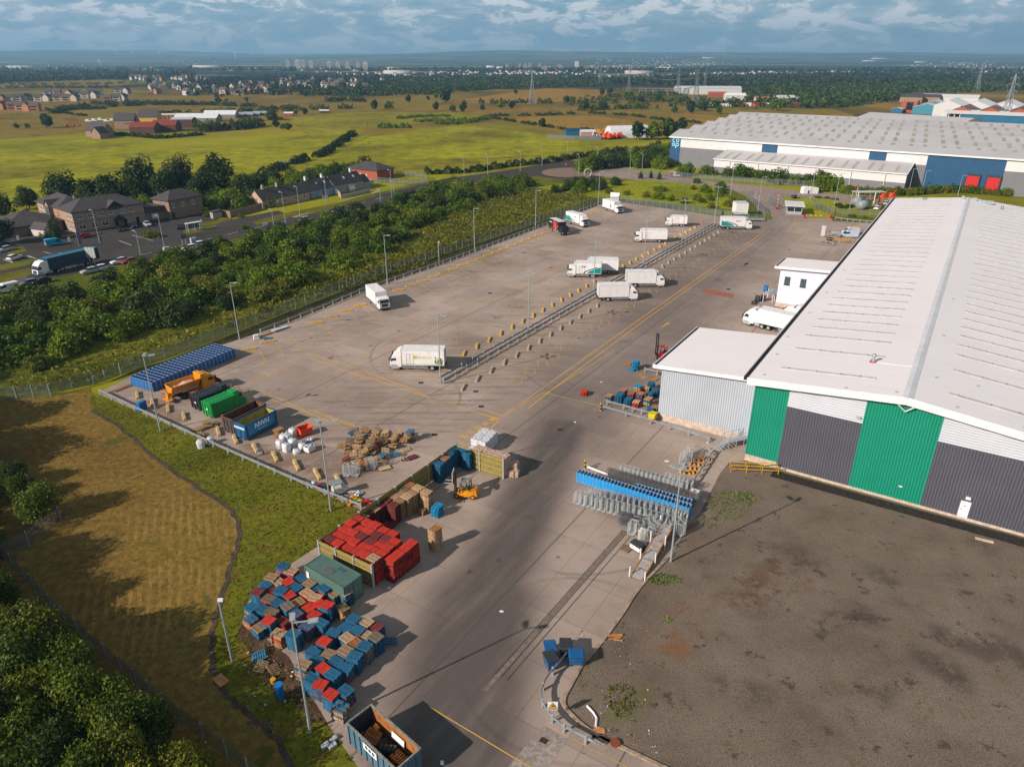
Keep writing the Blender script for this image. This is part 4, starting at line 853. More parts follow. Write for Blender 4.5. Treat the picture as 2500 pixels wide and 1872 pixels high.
an=annexe('warehouse_annexe','pale grey ribbed annexe with white flat roof joined to the green striped gable',-14.6,4.8,22.8,9.0,10.2,corr('silver_ribbed_sheet',(.42,.46,.52),.33,0,.6,.5,.68),1.1)
of=annexe('office_annexe','smooth white annexe block with two small windows beside the loading yard',-13.3,69.9,77.6,9.0,9.7,M('office_white_wall',(.64,.66,.74),.6,0,.3,.05,dirt=(.45,.45,.5),da=.3,ds=.3),.9)
def window(parent,p,rz,wd,ht,fm=white,pane=glass,bars=1,hb=1,name='window'):
 mb=MB();t_=.07
 mb.b2(-wd/2,wd/2,-.07,.02,-ht/2,-ht/2+t_);mb.b2(-wd/2,wd/2,-.07,.02,ht/2-t_,ht/2)
 for s in(-1,1):mb.b2(s*(wd/2-t_/2)-t_/2,s*(wd/2-t_/2)+t_/2,-.07,.02,-ht/2+t_,ht/2-t_)
 for k in range(bars):x=-wd/2+wd*(k+1)/(bars+1);mb.b2(x-.04,x+.04,-.06,.02,-ht/2+t_,ht/2-t_)
 for k in range(hb):z=-ht/2+ht*(k+1)/(hb+1)+(.12*ht if hb==1 else 0);mb.b2(-wd/2+t_,wd/2-t_,-.055,.02,z-.03,z+.03)
 mb.b2(-wd/2-.08,wd/2+.08,-.16,.0,-ht/2-.1,-ht/2-.002)
 o=mb.build(name,fm,parent,p,rz)
 MB().b2(-wd/2+t_,wd/2-t_,-.02,.015,-ht/2+t_,ht/2-t_).build('pane',pane,o);return o
window(of,(-11.6,69.88,6.0),0,1.15,1.75,dkgrey,M('blue_glass',(.06,.1,.13),.15,spec=.7));window(of,(-8.3,69.88,6.0),0,1.15,1.75,dkgrey,MATS['blue_glass']);window(of,(-4.2,69.88,5.9),0,1.15,1.75,white)
CA,CB=R(-36.6),R(61.8);c0=at('C2',-29,451,14.);c0.z=0
bs=thing('distribution_shed','vast grey roofed distribution shed with blue and white wall panels','warehouse',c0,0)
du,dv=dirv(CA),dirv(CB);CLn,BAY,NB=215.,28.6,6
def CP_(u,v,z):q=du*u+dv*v;return(q.x,q.y,z)
gr_roof=M('grey_roof_sheet',(.47,.45,.455),.6,0,.03,.08,dirt=(.33,.31,.31),da=.45,ds=.05)
mb=MB()
for k in range(NB):
 v0,v1,v2=k*BAY-(.8 if k==0 else 0),k*BAY+BAY*.62,(k+1)*BAY
 for va,za,vb,zb in((v0,13.8,v1,16.2),(v1,16.2,v2,14.2)):mb.add([CP_(-.8,va,za),CP_(CLn,va,za),CP_(CLn,vb,zb),CP_(-.8,vb,zb)],[(0,1,2,3)])
mb.build('roof',gr_roof,bs)
mb=MB();gl_=[CP_(0,0,0)]
for k in range(NB):gl_+=[CP_(0,k*BAY,13.8),CP_(0,k*BAY+BAY*.62,16.1)]
gl_+=[CP_(0,NB*BAY,14),CP_(0,NB*BAY,0)];mb.poly(gl_);mb.poly([CP_(0,NB*BAY,0),CP_(CLn,NB*BAY,0),CP_(CLn,NB*BAY,14),CP_(0,NB*BAY,14)][::-1]);mb.build('wall',M('end_wall_grey',(.25,.26,.29),.6),bs)
mb=MB();mb.bar(CP_(-.8,-.9,13.75),CP_(CLn,-.9,13.75),.25,.6)
for k in range(NB):mb.bar(CP_(-.85,k*BAY,13.7),CP_(-.85,k*BAY+BAY*.62,16.1),.2,.5);mb.bar(CP_(-.85,k*BAY+BAY*.62,16.1),CP_(-.85,(k+1)*BAY,14.1),.2,.5)
mb.build('fascia',white,bs)
sk2=M('yellowed_roof_light',(.34,.31,.26),.5,0,.3,.25)
mb=MB()
for k in range(NB):
 u=7.
 while u<CLn-4:
  for e in(0,5.4):
   f=lambda q:13.8+2.4*q
   q0,q1=(.30,.80)if k else(.32,.82)
   mb.add([CP_(u+e-.8,k*BAY+BAY*.62*q0,f(q0)+.04),CP_(u+e+.8,k*BAY+BAY*.62*q0,f(q0)+.04),CP_(u+e+.8,k*BAY+BAY*.62*q1,f(q1)+.04),CP_(u+e-.8,k*BAY+BAY*.62*q1,f(q1)+.04)],[(0,1,2,3)])
  u+=12.6
tag(mb.build('skylights',sk2,bs),kind='stuff')
bl_=M('deep_blue_sheet',(.012,.07,.165),.5,0,.3,.08);gy_=corr('shed_grey_sheet',(.17,.17,.185),1.,0,.1,.5,.85);wh_=M('shed_white_sheet',(.62,.60,.62),.5,0,.4,.05)
def panel(nm,u0,u1,z0,z1,m,v=0,parent=None,dy=-.12):
 a_,b_=CP_(u0,dy+v,0),CP_(u1,dy+v,0);return MB().add([(a_[0],a_[1],z0),(b_[0],b_[1],z0),(b_[0],b_[1],z1),(a_[0],a_[1],z1)],[(0,1,2,3)]).build(nm,m,parent or bs)
def uu(x,y):p=at('C2',x,y,14.)-c0;return p.x*du.x+p.y*du.y
us=[0]+[uu(*p)for p in((25,457),(540,492),(635,500),(1220,540),(1330,548),(1595,565),(2105,597))]
panel('blue_panel',0,us[1],0,13.6,bl_)
for i,(n_,z0)in enumerate((('white_panel',9.2),('blue_panel',9.0),('white_panel',9.2),('blue_panel',9.0),('white_panel',9.2))):panel(n_,us[1+i],us[2+i],z0,13.6,wh_ if n_[0]=='w' else bl_)
panel('grey_panel',us[1],us[6],0,9.19,gy_);panel('blue_panel',us[6],us[7],0,13.6,bl_);panel('white_panel',us[7],CLn,9.2,13.6,wh_);panel('grey_panel',us[7],CLn,0,9.19,gy_)
cyan=M('pale_cyan_sign',(.3,.72,.85),.5);lg=MB()
def ring(cx,cz,r,wd,a0=0,a1=2*pi,n=20):
 for i in range(n):
  t0,t1=a0+(a1-a0)*i/n,a0+(a1-a0)*(i+1)/n
  lg.add([CP_(cx+q*cos(tt),-.2,cz+q*sin(tt))for q,tt in((r-wd,t0),(r,t0),(r,t1),(r-wd,t1))],[(0,1,2,3)])
uc=us[1]*.5;r_=.86
ring(uc-.95,12.3,r_,.36,radians(50),radians(310));ring(uc+.95,12.3,r_,.36);ring(uc-.95,10.3,r_,.36);ring(uc+.95,10.3,r_,.36)
lg.add([CP_(uc+x,-.2,z)for x,z in((.09,8.5),(.45,8.5),(.45,10.3),(.09,10.3))],[(0,1,2,3)]);lg.build('sign_letters',cyan,bs)
for x,y in((1855,790),(1988,800)):
 u=uu(x,y-0)if False else None
 q=at('C2',x,y-60,5.2)-c0;u=q.x*du.x+q.y*du.y-1.5
 dd=panel('loading_door',u,u+5.2,.5,7.4,M('dock_frame',(.03,.035,.045),.6),dy=-.9);panel('door_curtain',u+.5,u+4.7,.9,6.4,red,parent=dd,dy=-.96)
def off_wall(x,y,off):
 lo,hi=0.,14.
 for _ in range(40):
  z=(lo+hi)/2;q=at('C2',x,y,z);lo,hi=(z,hi)if(q.x-c0.x)*-du.y+(q.y-c0.y)*du.x>-off else(lo,z)
 return q
p2,p3=off_wall(330,535,.35),off_wall(1515,620,.35);p0,p1=off_wall(240,595,13.5),off_wall(1470,692,13.5);EZ=(p0.z+p1.z)/2;RZ=(p2.z+p3.z)/2
ls=thing('low_shed','long low lean-to shed in front of the vast distribution shed','building',(0,0,0))
MB().add([tuple(p)for p in(p0,p1,p3,p2)],[(0,1,2,3)]).build('roof',gr_roof,ls)
dn=(p1-p0).normalized();nn=Vector((-dn.y,dn.x,0))
def lw(n_,z0,z1,m,off=.4):MB().add([(p0.x+nn.x*off,p0.y+nn.y*off,z0),(p1.x+nn.x*off,p1.y+nn.y*off,z0),(p1.x+nn.x*off,p1.y+nn.y*off,z1),(p0.x+nn.x*off,p0.y+nn.y*off,z1)],[(0,1,2,3)]).build(n_,m,ls)
lw('wall',0,EZ*.47,gy_);lw('white_panel',EZ*.47,EZ-.25,wh_)
MB().add([(p1.x,p1.y,0),(p3.x,p3.y,0),(p3.x,p3.y,p3.z-.1),(p1.x,p1.y,p1.z-.1)],[(0,1,2,3)]).build('end_wall',M('end_wall_dark',(.12,.12,.135),.6),ls)
MB().add([(p0.x,p0.y,0),(p2.x,p2.y,0),(p2.x,p2.y,p2.z-.1),(p0.x,p0.y,p0.z-.1)],[(3,2,1,0)]).build('end_wall',gy_,ls)
mb=MB();mb.bar(p0-nn*.1,p1-nn*.1,.25,.4);mb.bar(p1+dn*.1,p3+dn*.1,.25,.35);mb.bar(p0-dn*.1,p2-dn*.1,.25,.35)
mb.build('fascia',white,ls)
mb=MB()
for k in range(6):q=p0.lerp(p1,(k+.6)/6.2);mb.tube((q.x,q.y,0),(q.x,q.y,EZ-.2),.12,6)
mb.build('drain_pipe',white,ls)
for k in range(9):
 for e in(0,4.3):
  f0=(k*10.5+4+e)/((p1-p0).length)
  a_=p0.lerp(p1,f0);b_=p2.lerp(p3,f0);w_=dn*.6;lo,hi=a_.lerp(b_,.15),a_.lerp(b_,.78);z=Vector((0,0,.06))
  if f0<.98:MB().add([tuple(lo-w_+z),tuple(lo+w_+z),tuple(hi+w_+z),tuple(hi-w_+z)],[(0,1,2,3)]).build('skylight',sk2,ls)
def gable(name,label,cat,c,rz,L,Wd,h,rh,wm,rm,group=None,ov=.25,chim=None,cm=None):
 r=thing(name,label,cat,c,rz,group);x,y=L/2,Wd/2
 MB().add([(-x,-y,0),(x,-y,0),(x,y,0),(-x,y,0),(-x,-y,h),(x,-y,h),(x,y,h),(-x,y,h),(-x,0,h+rh),(x,0,h+rh)],[(0,1,5,4),(2,3,7,6),(1,2,6,9,5),(3,0,4,8,7)]).build('wall',wm,r)
 X,Y=x+ov,y+ov;z0=h-rh*ov/y
 ro=MB().add([(-X,-Y,z0),(X,-Y,z0),(X,0,h+rh),(-X,0,h+rh),(X,Y,z0),(-X,Y,z0),(-X,-Y,z0+.18),(X,-Y,z0+.18),(X,0,h+rh+.18),(-X,0,h+rh+.18),(X,Y,z0+.18),(-X,Y,z0+.18)],[(6,7,8,9),(9,8,10,11),(0,1,7,6),(4,5,11,10),(1,2,8,7),(2,4,10,8),(3,0,6,9),(5,3,9,11),(0,3,2,1),(3,5,4,2)]).build('roof',rm,r)
 for q in chim or():
  mb=MB();mb.b2(q-.35,q+.35,-.35,.35,h+rh-.6,h+rh+1.3);mb.b2(q-.42,q+.42,-.42,.42,h+rh+1.3,h+rh+1.42)
  mb.tube((q-.15,0,h+rh+1.4),(q-.15,0,h+rh+1.75),.1,8);mb.tube((q+.15,0,h+rh+1.4),(q+.15,0,h+rh+1.75),.1,8);mb.build('chimney',cm or wm,ro)
 return r
def hip(name,label,cat,c,rz,L,Wd,h,rh,wm,rm,ov=.6,root=None,z0=0,off=(0,0)):
 r=root or thing(name,label,cat,c,rz);x,y=L/2,Wd/2;ox,oy=off
 MB().b2(ox-x,ox+x,oy-y,oy+y,z0,h).build('wall',wm,r)
 X,Y=x+ov,y+ov;d=Y if X>=Y else X
 ra_,rb_=((-X+d,0),(X-d,0))if X>=Y else((0,-Y+d),(0,Y-d))
 Pq=[(-X,-Y,h),(X,-Y,h),(X,Y,h),(-X,Y,h)];Pq=Pq+[(a,b_,c_+.2)for a,b_,c_ in Pq]+[(ra_[0],ra_[1],h+rh),(rb_[0],rb_[1],h+rh)]
 Pq=[(a+ox,b_+oy,c_)for a,b_,c_ in Pq]
 F=[(0,1,5,4),(1,2,6,5),(2,3,7,6),(3,0,4,7),(3,2,1,0)]
 F+=[(4,5,9,8),(5,6,9),(6,7,8,9),(7,4,8)]if X>=Y else[(4,5,8),(5,6,9,8),(6,7,9),(7,4,8,9)]
 ro=MB().add(Pq,F).build('roof',rm,r);return r
slate=M('slate_roof',(.055,.048,.05),.7,0,1.5,.25,bump=.2,dirt=(.09,.075,.07),da=.5,ds=.3)
sand=M('sandstone_render',(.33,.225,.165),.85,0,.8,.1);sand_d=M('brown_brick',(.23,.155,.115),.85,0,1.5,.2)
k0,k1=C1(985,735),C1(1885,592);pa=ang(k0,k1);PL=(k1-k0).length
pdir,pnor=dirv(pa),dirv(pa+pi/2)
pub=thing('pub','two storey sandstone pub with slate hipped roofs and white windows','pub',k0,pa)
hip('','','',None,0,PL,11,6.2,3.3,sand,slate,root=pub,off=(PL/2,5.5))
wl_=19.;hip('','','',None,0,10.5,wl_,6.2,3.0,sand,slate,root=pub,off=(5.25,11+wl_/2-.3))
MB().b2(.05,PL+.03,-.05,-.003,3.0,3.22).build('string_course',M('red_band',(.24,.1,.07),.8),pub);MB().b2(-.05,-.003,.1,29.5,3.0,3.22).build('string_course',MATS['red_band'],pub)
nwin=6
for k in range(nwin):
 x=1.9+k*(PL-3.6)/(nwin-.2);window(pub,(x+.2,-.01,4.75),0,1.7,1.15,white,bars=2)
for x in(1.9,5.4,8.7):window(pub,(x+.3,-.01,1.65),0,1.8,1.4,white,bars=1)
window(pub,(PL*.74,-.01,1.7),0,1.3,1.4,white);dd=MB().b2(PL*.88-.5,PL*.88+.5,-.08,-.004,.05,2.2).build('door',black,pub)
for y in(1.3,3.4):window(pub,(-.01,y,4.75),-pi/2,1.1,1.15,white);window(pub,(-.01,y,1.65),-pi/2,1.1,1.35,white)
for y in(22.5,24.8,27):window(pub,(-.01,y,4.75),-pi/2,1.2,1.1,white)
gls=MB().b2(-1.1,.0,16,19.4,0,6.1).build('stair_glazing',M('pale_glass',(.1,.14,.15),.15,spec=.8),pub)
mb=MB();[mb.b2(-1.14,-1.08,y-.05,y+.05,0,6.1)for y in(16,17.1,18.3,19.4)];mb.b2(-1.14,-1.08,16,19.4,5.0,5.1);mb.build('glazing_bar',dkgrey,gls)
def dormer(o,x,y,rz,wd,h0,hh_,dep):
 q=Matrix.Rotation(rz,3,'Z');T=lambda a,b_,c_:tuple(Vector((x,y,0))+q@Vector((a,b_,c_)))
 MB().add([T(-wd,0,h0),T(wd,0,h0),T(0,0,h0+hh_)],[(0,1,2)]).build('gablet',sand if rz else black,o)
 MB().add([T(-wd-.3,-.3,h0-.2),T(0,-.3,h0+hh_+.15),T(0,dep,h0+hh_+.15),T(-wd-.3,.6,h0-.2),T(wd+.3,-.3,h0-.2),T(wd+.3,.6,h0-.2)],[(0,1,2,3),(4,5,2,1)]).build('gablet_roof',slate,o)
dormer(pub,PL*.58,-.7,0,2.6,6.3,1.9,5);dormer(pub,-.9,17.7,-pi/2,2.2,6.2,2.0,5)
sg=M('sign_dark',(.05,.03,.025),.6);[MB().b2(PL*.58-2+.42*q,PL*.58-1.7+.42*q,-.09,-.02,5.5,5.95+.12*(q%3==0)).build('sign_letters',sg,pub)for q in(0,)];_q=MB();[_q.b2(PL*.58-2+.42*q,PL*.58-1.7+.42*q,-.09,-.02,5.5,5.9+.15*(q%3==0))for q in range(1,10)];_q.build('sign_letters',sg,pub)
def disc(parent,p,rad,m,nrm):
 a_=nrm;T=lambda u,v_:(p[0]+cos(a_)*u,p[1]+sin(a_)*u,p[2]+v_)
 return MB().poly([T(rad*cos(i*pi/8),rad*sin(i*pi/8))for i in range(16)]).build('sign_disc',m,parent)
disc(pub,(PL*.58+3.,-.06,5.8),.38,orange,0);disc(pub,(-.07,12.5,4.6),.75,orange,-pi/2)
mb=MB();[mb.b2(-.09,-.05,11.6+.32*q,11.8+.32*q,3.62,3.85)for q in range(5)];mb.build('sign_letters',sg,pub)
pq=MB();pq.side([(PL*.62-1.5,0),(PL*.62-1.3,0),(PL*.62-1.3,2.2),(PL*.62-1.5,2.2)],-1.8,0);pq.side([(PL*.62+1.3,0),(PL*.62+1.5,0),(PL*.62+1.5,2.2),(PL*.62+1.3,2.2)],-1.8,0);pq.side([(PL*.62-1.8,2.2),(PL*.62+1.8,2.2),(PL*.62,3.7)],-2,0);pq.build('porch',M('dark_timber',(.02,.018,.016),.8),pub)
mb=MB();mb.tube((6,13,8.2),(6,13,9.4),.18,8);mb.tube((3.5,16,7.5),(3.5,16,8.4),.12,8);mb.build('flue',galv,pub)
an1=C1(250,560);hip('pub_restaurant','low slate roofed dining wing at the left of the pub','building',k0+pnor*16-pdir*8.5,pa,16,15,2.8,3.4,sand_d,slate)
hip('dining_hall','second low slate roofed wing at the far left edge beside dark trees','building',k0+pnor*21-pdir*21.5,pa,12,14,2.8,3.2,sand_d,slate)
po=gable('entrance_porch','small white gabled entrance porch in front of the pub shrubs','porch',k0-pdir*7.5+pnor*4.6,pa-pi/2+.3,6,3.6,2.3,1.5,M('porch_white',(.55,.5,.47),.7),slate)
cb0=at('A3',1130,500);cb1=at('A3',1310,490)
cn=thing('link_block','low slate roofed kitchen block between pub and its right annexe','building',at('A3',1215,495)+pnor*3,pa)
MB().b2(-4,3.6,-3,3.5,0,2.7).build('wall',sand_d,cn);MB().side([(-4.4,2.6),(3.8,2.6),(3.8,4.4),(-2.6,4.6)],-3.4,3.6).build('roof',slate,cn);MB().b2(-1.6,.6,-3.06,-3.003,.6,2.2).build('panel',M('white_panel',(.6,.62,.66),.5),cn)
ab0,ab1=at('A3',1320,490),at('A3',1570,440);aa=ang(ab0,ab1)
hb=hip('pub_annexe','square sandstone annexe with hipped slate roof right of the pub','building',(ab0+ab1)/2+dirv(aa+pi/2)*4,aa,(ab1-ab0).length,8.5,6,2.8,sand_d,slate)
Lh=(ab1-ab0).length/2
for x in(-Lh*.75,-Lh*.2,Lh*.45):window(hb,(x,-4.26,4.4),0,1.0,1.5,white)
MB().b2(-Lh+.5,-Lh+1.6,-4.33,-4.253,.05,2.1).build('door',black,hb)
def wall_run(label,P,h,th,m,name='boundary_wall'):
 o=strip(MB(),P,th,0,h).build(name,m);return tag(o,label,'wall')
wall_run('brown brick wall enclosing the yard right of the pub annexe',[at('A4',140,545),at('A4',235,560),at('A4',380,520),at('A4',520,480)],2.2,.25,sand_d)
bsd=thing('bin_store','grey shed-like bin store beside the brown brick wall','shed',at('A4',105,560),pa);MB().b2(-1.6,1.6,-1,1,0,2.2).build('wall',M('store_grey',(.3,.29,.27),.8),bsd);MB().side([(-1.8,2.1),(1.8,2.1),(1.8,2.6),(-1.8,2.3)],-1.2,1.2).build('roof',slate,bsd)
def rowp(x,y):return at('A4',x,y)
q0,q1,q2,q3=rowp(530,480),rowp(945,395),rowp(1165,350),rowp(1440,300);ca_=ang(q0,q3);cnv=dirv(ca_+pi/2)
cream=M('cream_render',(.44,.31,.24),.85,0,1,.1);bluer=M('blue_render',(.13,.24,.38),.8,0,1,.1);greyr=M('grey_render',(.3,.29,.29),.85,0,1,.1)
ch_w=M('white_chimney',(.7,.68,.68),.8)
hs=[]
for i,(a_,b_,lab,wm,ch)in enumerate(((q0,q1,'cream cottage with long slate roof at the left end of the terrace',cream,(-7.5,-1)),(q1,q2,'sky blue cottage with red doors in the middle of the terrace',bluer,(-4.5,3.9)),(q2,q3,'grey cottage with bay window at the right end of the terrace',greyr,(4.6,)))):
 L_=(b_-a_).length-.06;g=gable('cottage',lab,'house',(a_+b_)/2+cnv*3.6,ca_,L_,7.2,2.9+.25*i,3.2+.15*i,wm,slate,'terraced cottages',.15,[max(-L_/2+.6,min(L_/2-.6,q))for q in ch],ch_w if i else cream)
 for x in(-.36,-.05,.2,.4)[:4 if i==0 else 3]:window(g,(x*L_,-3.61,1.55),0,1.5,1.2,white)
 for x in(-.2,)if i==0 else(-.45,.08):dr=MB().b2(x*L_-.45,x*L_+.45,-3.66,-3.604,.05,2.1).build('door',M('white_door',(.7,.7,.7),.5)if i!=1 else M('red_door',(.25,.012,.015),.5),g)
 for x in(()if i==0 else(-.05,.28)):
  z=2.9+.25*i+(3.2+.15*i)*.55;MB().box((x*L_,-1.65,z+.22),(.8,1.1,.1),M=Matrix.Rotation(atan2(3.3,3.6),3,'X')).build('rooflight',M('white_panel',(.6,.62,.66),.5),g)
 if i==2:mb=MB();mb.b2(-1.2,2.2,-4.7,-3.62,0,2.7);mb.build('bay',cream,g);MB().b2(-.9,1.9,-4.76,-4.703,.9,2.2).build('bay_window',white,g)
 hs.append(g)
lt=gable('cottage_extension','low extension with white eaves joined to the left gable of the cream cottage','building',rowp(400,470)+cnv*1.5,ca_,7.5,4.2,2.1,.9,cream,slate,None,.2)
sx=gable('cottage_annexe','small slate roofed annexe at the right end of the grey cottage','building',q3+cnv*3.4+dirv(ca_)*1.9,ca_,3.6,6,2.7,2.5,greyr,slate,None,.1)
wall_run('pale rendered garden wall in front of the grey cottage',[rowp(1225,385),rowp(1300,372),rowp(1490,325)],1.3,.2,M('pale_render',(.42,.41,.4),.85,0,2,.15))
wall_run('short cream wall stub beside the blue cottage door',[rowp(1195,350),rowp(1222,382)],1.9,.2,cream)
sb=thing('road_sign','white direction sign on two posts in front of the blue cottage','sign',rowp(1090,430),ca_-.4)
mb=MB();mb.tube((-.5,0,0),(-.5,0,2.6),.05);mb.tube((.5,0,0),(.5,0,2.6),.05);mb.build('post',galv,sb);MB().b2(-1.1,1.1,-.08,-.04,1.7,3.0).build('sign_board',M('pale_sign',(.5,.56,.66),.5),sb)
rk=M('red_brick',(.33,.085,.04),.85,0,1.5,.2,dirt=(.2,.05,.03),da=.4)
rp0,rp1=at('A4',1312,190),at('A4',1525,215);ra_b=ang(rp0,rp1)
rb_=hip('brick_pavilion','red brick pavilion with dark hipped roof at the end of the cottages','building',(rp0+rp1)/2+dirv(ra_b+pi/2)*5+dirv(ra_b)*1.0,ra_b,(rp1-rp0).length+3,11,3.9,2.9,rk,slate)
for x in(-1.5,2.3):MB().b2(x-.35,x+.35,-5.56,-5.503,1.0,2.3).build('window',M('cream_frame',(.5,.42,.32),.6),rb_)
stb=thing('storage_box','pale grey metal storage box beside the red brick pavilion','container',at('A4',1480,265),ra_b);MB().b2(-1.8,1.8,-1.1,1.1,.1,2.3).build('body',M('store_pale',(.42,.44,.46),.6),stb,bevel=.04);MB().b2(-.9,.9,-1.14,-1.103,.2,2.1).build('door',M('store_grey',(.3,.29,.27),.8),stb)
def C4(x,y):return at('C4',x,y)
stone=M('farm_stone',(.30,.185,.125),.85,0,.8,.15);rust=M('rust_roof',(.20,.035,.022),.8,0,.6,.3,dirt=(.12,.05,.035),da=.6,ds=.3);yel=M('ochre_render',(.55,.33,.05),.8)
gable('farm_house','stone house with two front gables nearest the lime green field','house',C4(345,385)+Vector((0,5,0)),-.25,15,9,4.2,4.6,stone,slate,'farm buildings')
gable('farm_house_gable','front gable wing of the nearest stone farm house','house',C4(365,400)+Vector((0,3,0)),-.25+pi/2,8,7,3.6,3.8,stone,slate,'farm buildings')
gable('farm_house','tall stone house with bare gable behind the front gabled house','house',C4(600,300)+Vector((2,4,0)),.1,15,10,6,5,stone,slate,'farm buildings')
gable('farm_house','small gabled house beside the red roofed barn','house',C4(690,300)+Vector((0,3,0)),.1,9,7,4,4,stone,slate,'farm buildings')
gable('farm_house','house with bright ochre gable behind the red roofed barns','house',C4(850,250)+Vector((1,4,0)),.05,15,11,5,5.5,yel,slate,'farm buildings')
barn=M('barn_brown',(.10,.045,.03),.85)
gable('barn','left red roofed barn of the farm','barn',C4(790,350)+Vector((0,7,0)),.1,17,15,4.3,3.2,barn,rust,'farm buildings');gable('barn','right red roofed barn with blue door','barn',C4(1000,330)+Vector((0,7,0)),.1,17,14,4.3,3.4,barn,rust,'farm buildings')
gable('barn','pale tin roofed barn right of the red barns','barn',C4(1180,290)+Vector((0,6,0)),.1,16,13,6,1.2,barn,M('tin_roof',(.42,.44,.47),.6),'farm buildings')
tent=M('polythene',(.62,.64,.66),.5,0,.5,.1)
gable('polytunnel','longer grey walled shed with white roof behind the farm','shed',C4(1320,232)+Vector((0,6,0)),.03,36,14,3,3.2,M('shed_grey',(.2,.21,.23),.7),tent,'farm buildings');gable('polytunnel','white roofed shed at the right of the longer one','shed',C4(1550,197)+Vector((0,6,0)),.05,28,12,3,3.2,MATS['shed_grey'],tent,'farm buildings')
for k,x in enumerate((1700,1790,1860,1960)):gable('glasshouse','%s of the low glasshouses trailing right of the farm'%od(k),'glasshouse',C4(x,188-k*7)+Vector((0,4,0)),.1,16,8,1.8,1.4,MATS['pale_glass'],M('glasshouse_roof',(.3,.34,.38),.3),'low glasshouses')
gable('hut','lone red walled hut with pale roof in the pasture','hut',at('C6',1735,328),.1,8,5,2.4,1,rk,tent);gable('hut','small dark hut with pale roof right of the lone tree row','hut',at('C6',1948,312),.1,9,5,2.4,.9,barn,tent)
gb=thing('cultivator','red farm implement with tall frames at the left of the farm','farm machine',C4(135,275),.3)
mb=MB();[mb.bar((x,-2,0),(x+.5,-1,5+sin(x)),.25)for x in(-6,-4,-2,0,2,4)];[mb.bar((x,-2,1+k),(x+10,-2,1.2+k),.2)for x in(-6,)for k in(0,1.6,3)];mb.build('frame',M('implement_red',(.3,.03,.02),.6),gb);mb=MB();[mb.tube((x,-2.5,.6),(x,-1.8,.6),.6,10)for x in(-5,0,4)];mb.build('wheel',rubber,gb)
gc=thing('trailer_bed','red and white farm trailer beside the ochre house','trailer',C4(1060,225),.1);mb=MB();mb.b2(-8,8,-1.5,1.5,1,1.5);[mb.b2(x-.1,x+.1,-1.5,1.5,1.5,5)for x in(-7,-3.5,0,3.5,7)];mb.build('bed',M('implement_orange',(.55,.12,.03),.6),gc);mb=MB();mb.b2(-8,6,-1.4,1.4,5,6);mb.build('cover',white,gc)
vanm=[C4(270+60*k,232-(k%3)*6)for k in range(5)]
for k,p in enumerate(vanm):car('%s of the white vans lined up behind the farm house'%od(k),p,.1,'white','van','white vans at the farm')
def resamp(P,step):
 o=[]
 for a,b_ in zip(P,P[1:]):
  n=max(1,round((b_-a).length/step));o+=[a.lerp(b_,k/n)for k in range(n)]
 return o+[P[-1]]
pal_m=M('palisade_steel',(.12,.145,.155),.55,.25,1,.15)
def palisade(label,P,h=2.4,post=2.75,pale=.17,group='palisade fences',wdt=.07,m=None):
 r=thing('palisade_fence',label,'fence',P[0]*1,0,group);o=P[0];m=m or pal_m
 mb=MB()
 for a,b_ in zip(P,P[1:]):
  d=(b_-a);L=d.length
  if L<.1:continue
  d/=L;n=max(1,int(L/pale));nv=Vector((-d.y,d.x,0))
  for k in range(n):
   c=a+d*(L*(k+.5)/n)-o;A_,B_=c-d*wdt/2,c+d*wdt/2
   mb.add([(A_.x,A_.y,.08),(B_.x,B_.y,.08),(B_.x,B_.y,h-.12),(c.x,c.y,h+.02),(A_.x,A_.y,h-.12)],[(0,1,2,3,4)])
  for z in(.45,h-.5):mb.bar(a-o+nv*.03+Vector((0,0,z)),b_-o+nv*.03+Vector((0,0,z)),.05)
 mb.build('pale_panel',m,r)
 ps=resamp(P,post)
 if len(ps)>100:ps=resamp(P,post*len(ps)/99.)
 for p in ps:q=p-o;MB().b2(q.x-.06,q.x+.06,q.y-.05,q.y+.05,0,h-.1).build('post',MATS['post_pale'],r)
 return r
M('post_pale',(.30,.34,.36),.5,.3,2,.1)
fl_=[at('A3',420,1643)*1,V(203,830),at('D1',135,340),at('D1',480,190),at('A3',1275,1578),at('A4',725,1415),at('A4',1080,1278),at('A4',1470,1125),at('A4',2212,870),at('A5',1042,258)]
fl_=[V(-120,870),V(0,866),V(110,856)]+fl_[1:]
palisade('long palisade fence along the left side of the yard below the shrub bank',fl_)
palisade('palisade fence along the far end of the yard below lush grass',[at('A5',1042,258),at('A5',1210,246),at('A5',1500,286),at('A5',1850,338)])
palisade('palisade fence with its gate leaf around the small enclosure behind the white lorry',[at('A5',1850,338),at('C5',100,455),at('C5',400,500),at('C5',575,500),at('C5',560,395),at('C5',385,265)])
palisade('palisade fence on the far side of the side road before the low shed',[at('A5',1275,65),at('A5',1520,82),at('A5',1750,105),at('A5',2212,140),at('C5',690,95),at('C5',1180,130)],2.6)
palisade('short palisade wing left of the gatehouse',[at('C5',632,300),at('C5',715,375)],2.6);palisade('palisade wing right of the gatehouse by the barrier',[at('C5',1130,340),at('C5',1240,405),at('C5',1370,450)],2.8)
palisade('palisade fence before the water tanks right of the barrier',[at('C5',1370,450),at('C5',1560,455),at('C5',1860,460)],2.6);palisade('palisade fence round the plot behind the red brick pavilion',[at('A4',1530,240),at('A4',1800,262),at('A4',2005,262),at('A4',1990,205),at('A4',1720,180)],2.4)
bf=[at('B7',10,745),at('B7',110,835),at('B7',230,970),at('B7',410,1140),at('B7',600,1300),at('B7',800,1470),at('B7',1000,1620),at('B7',1300,1860)]
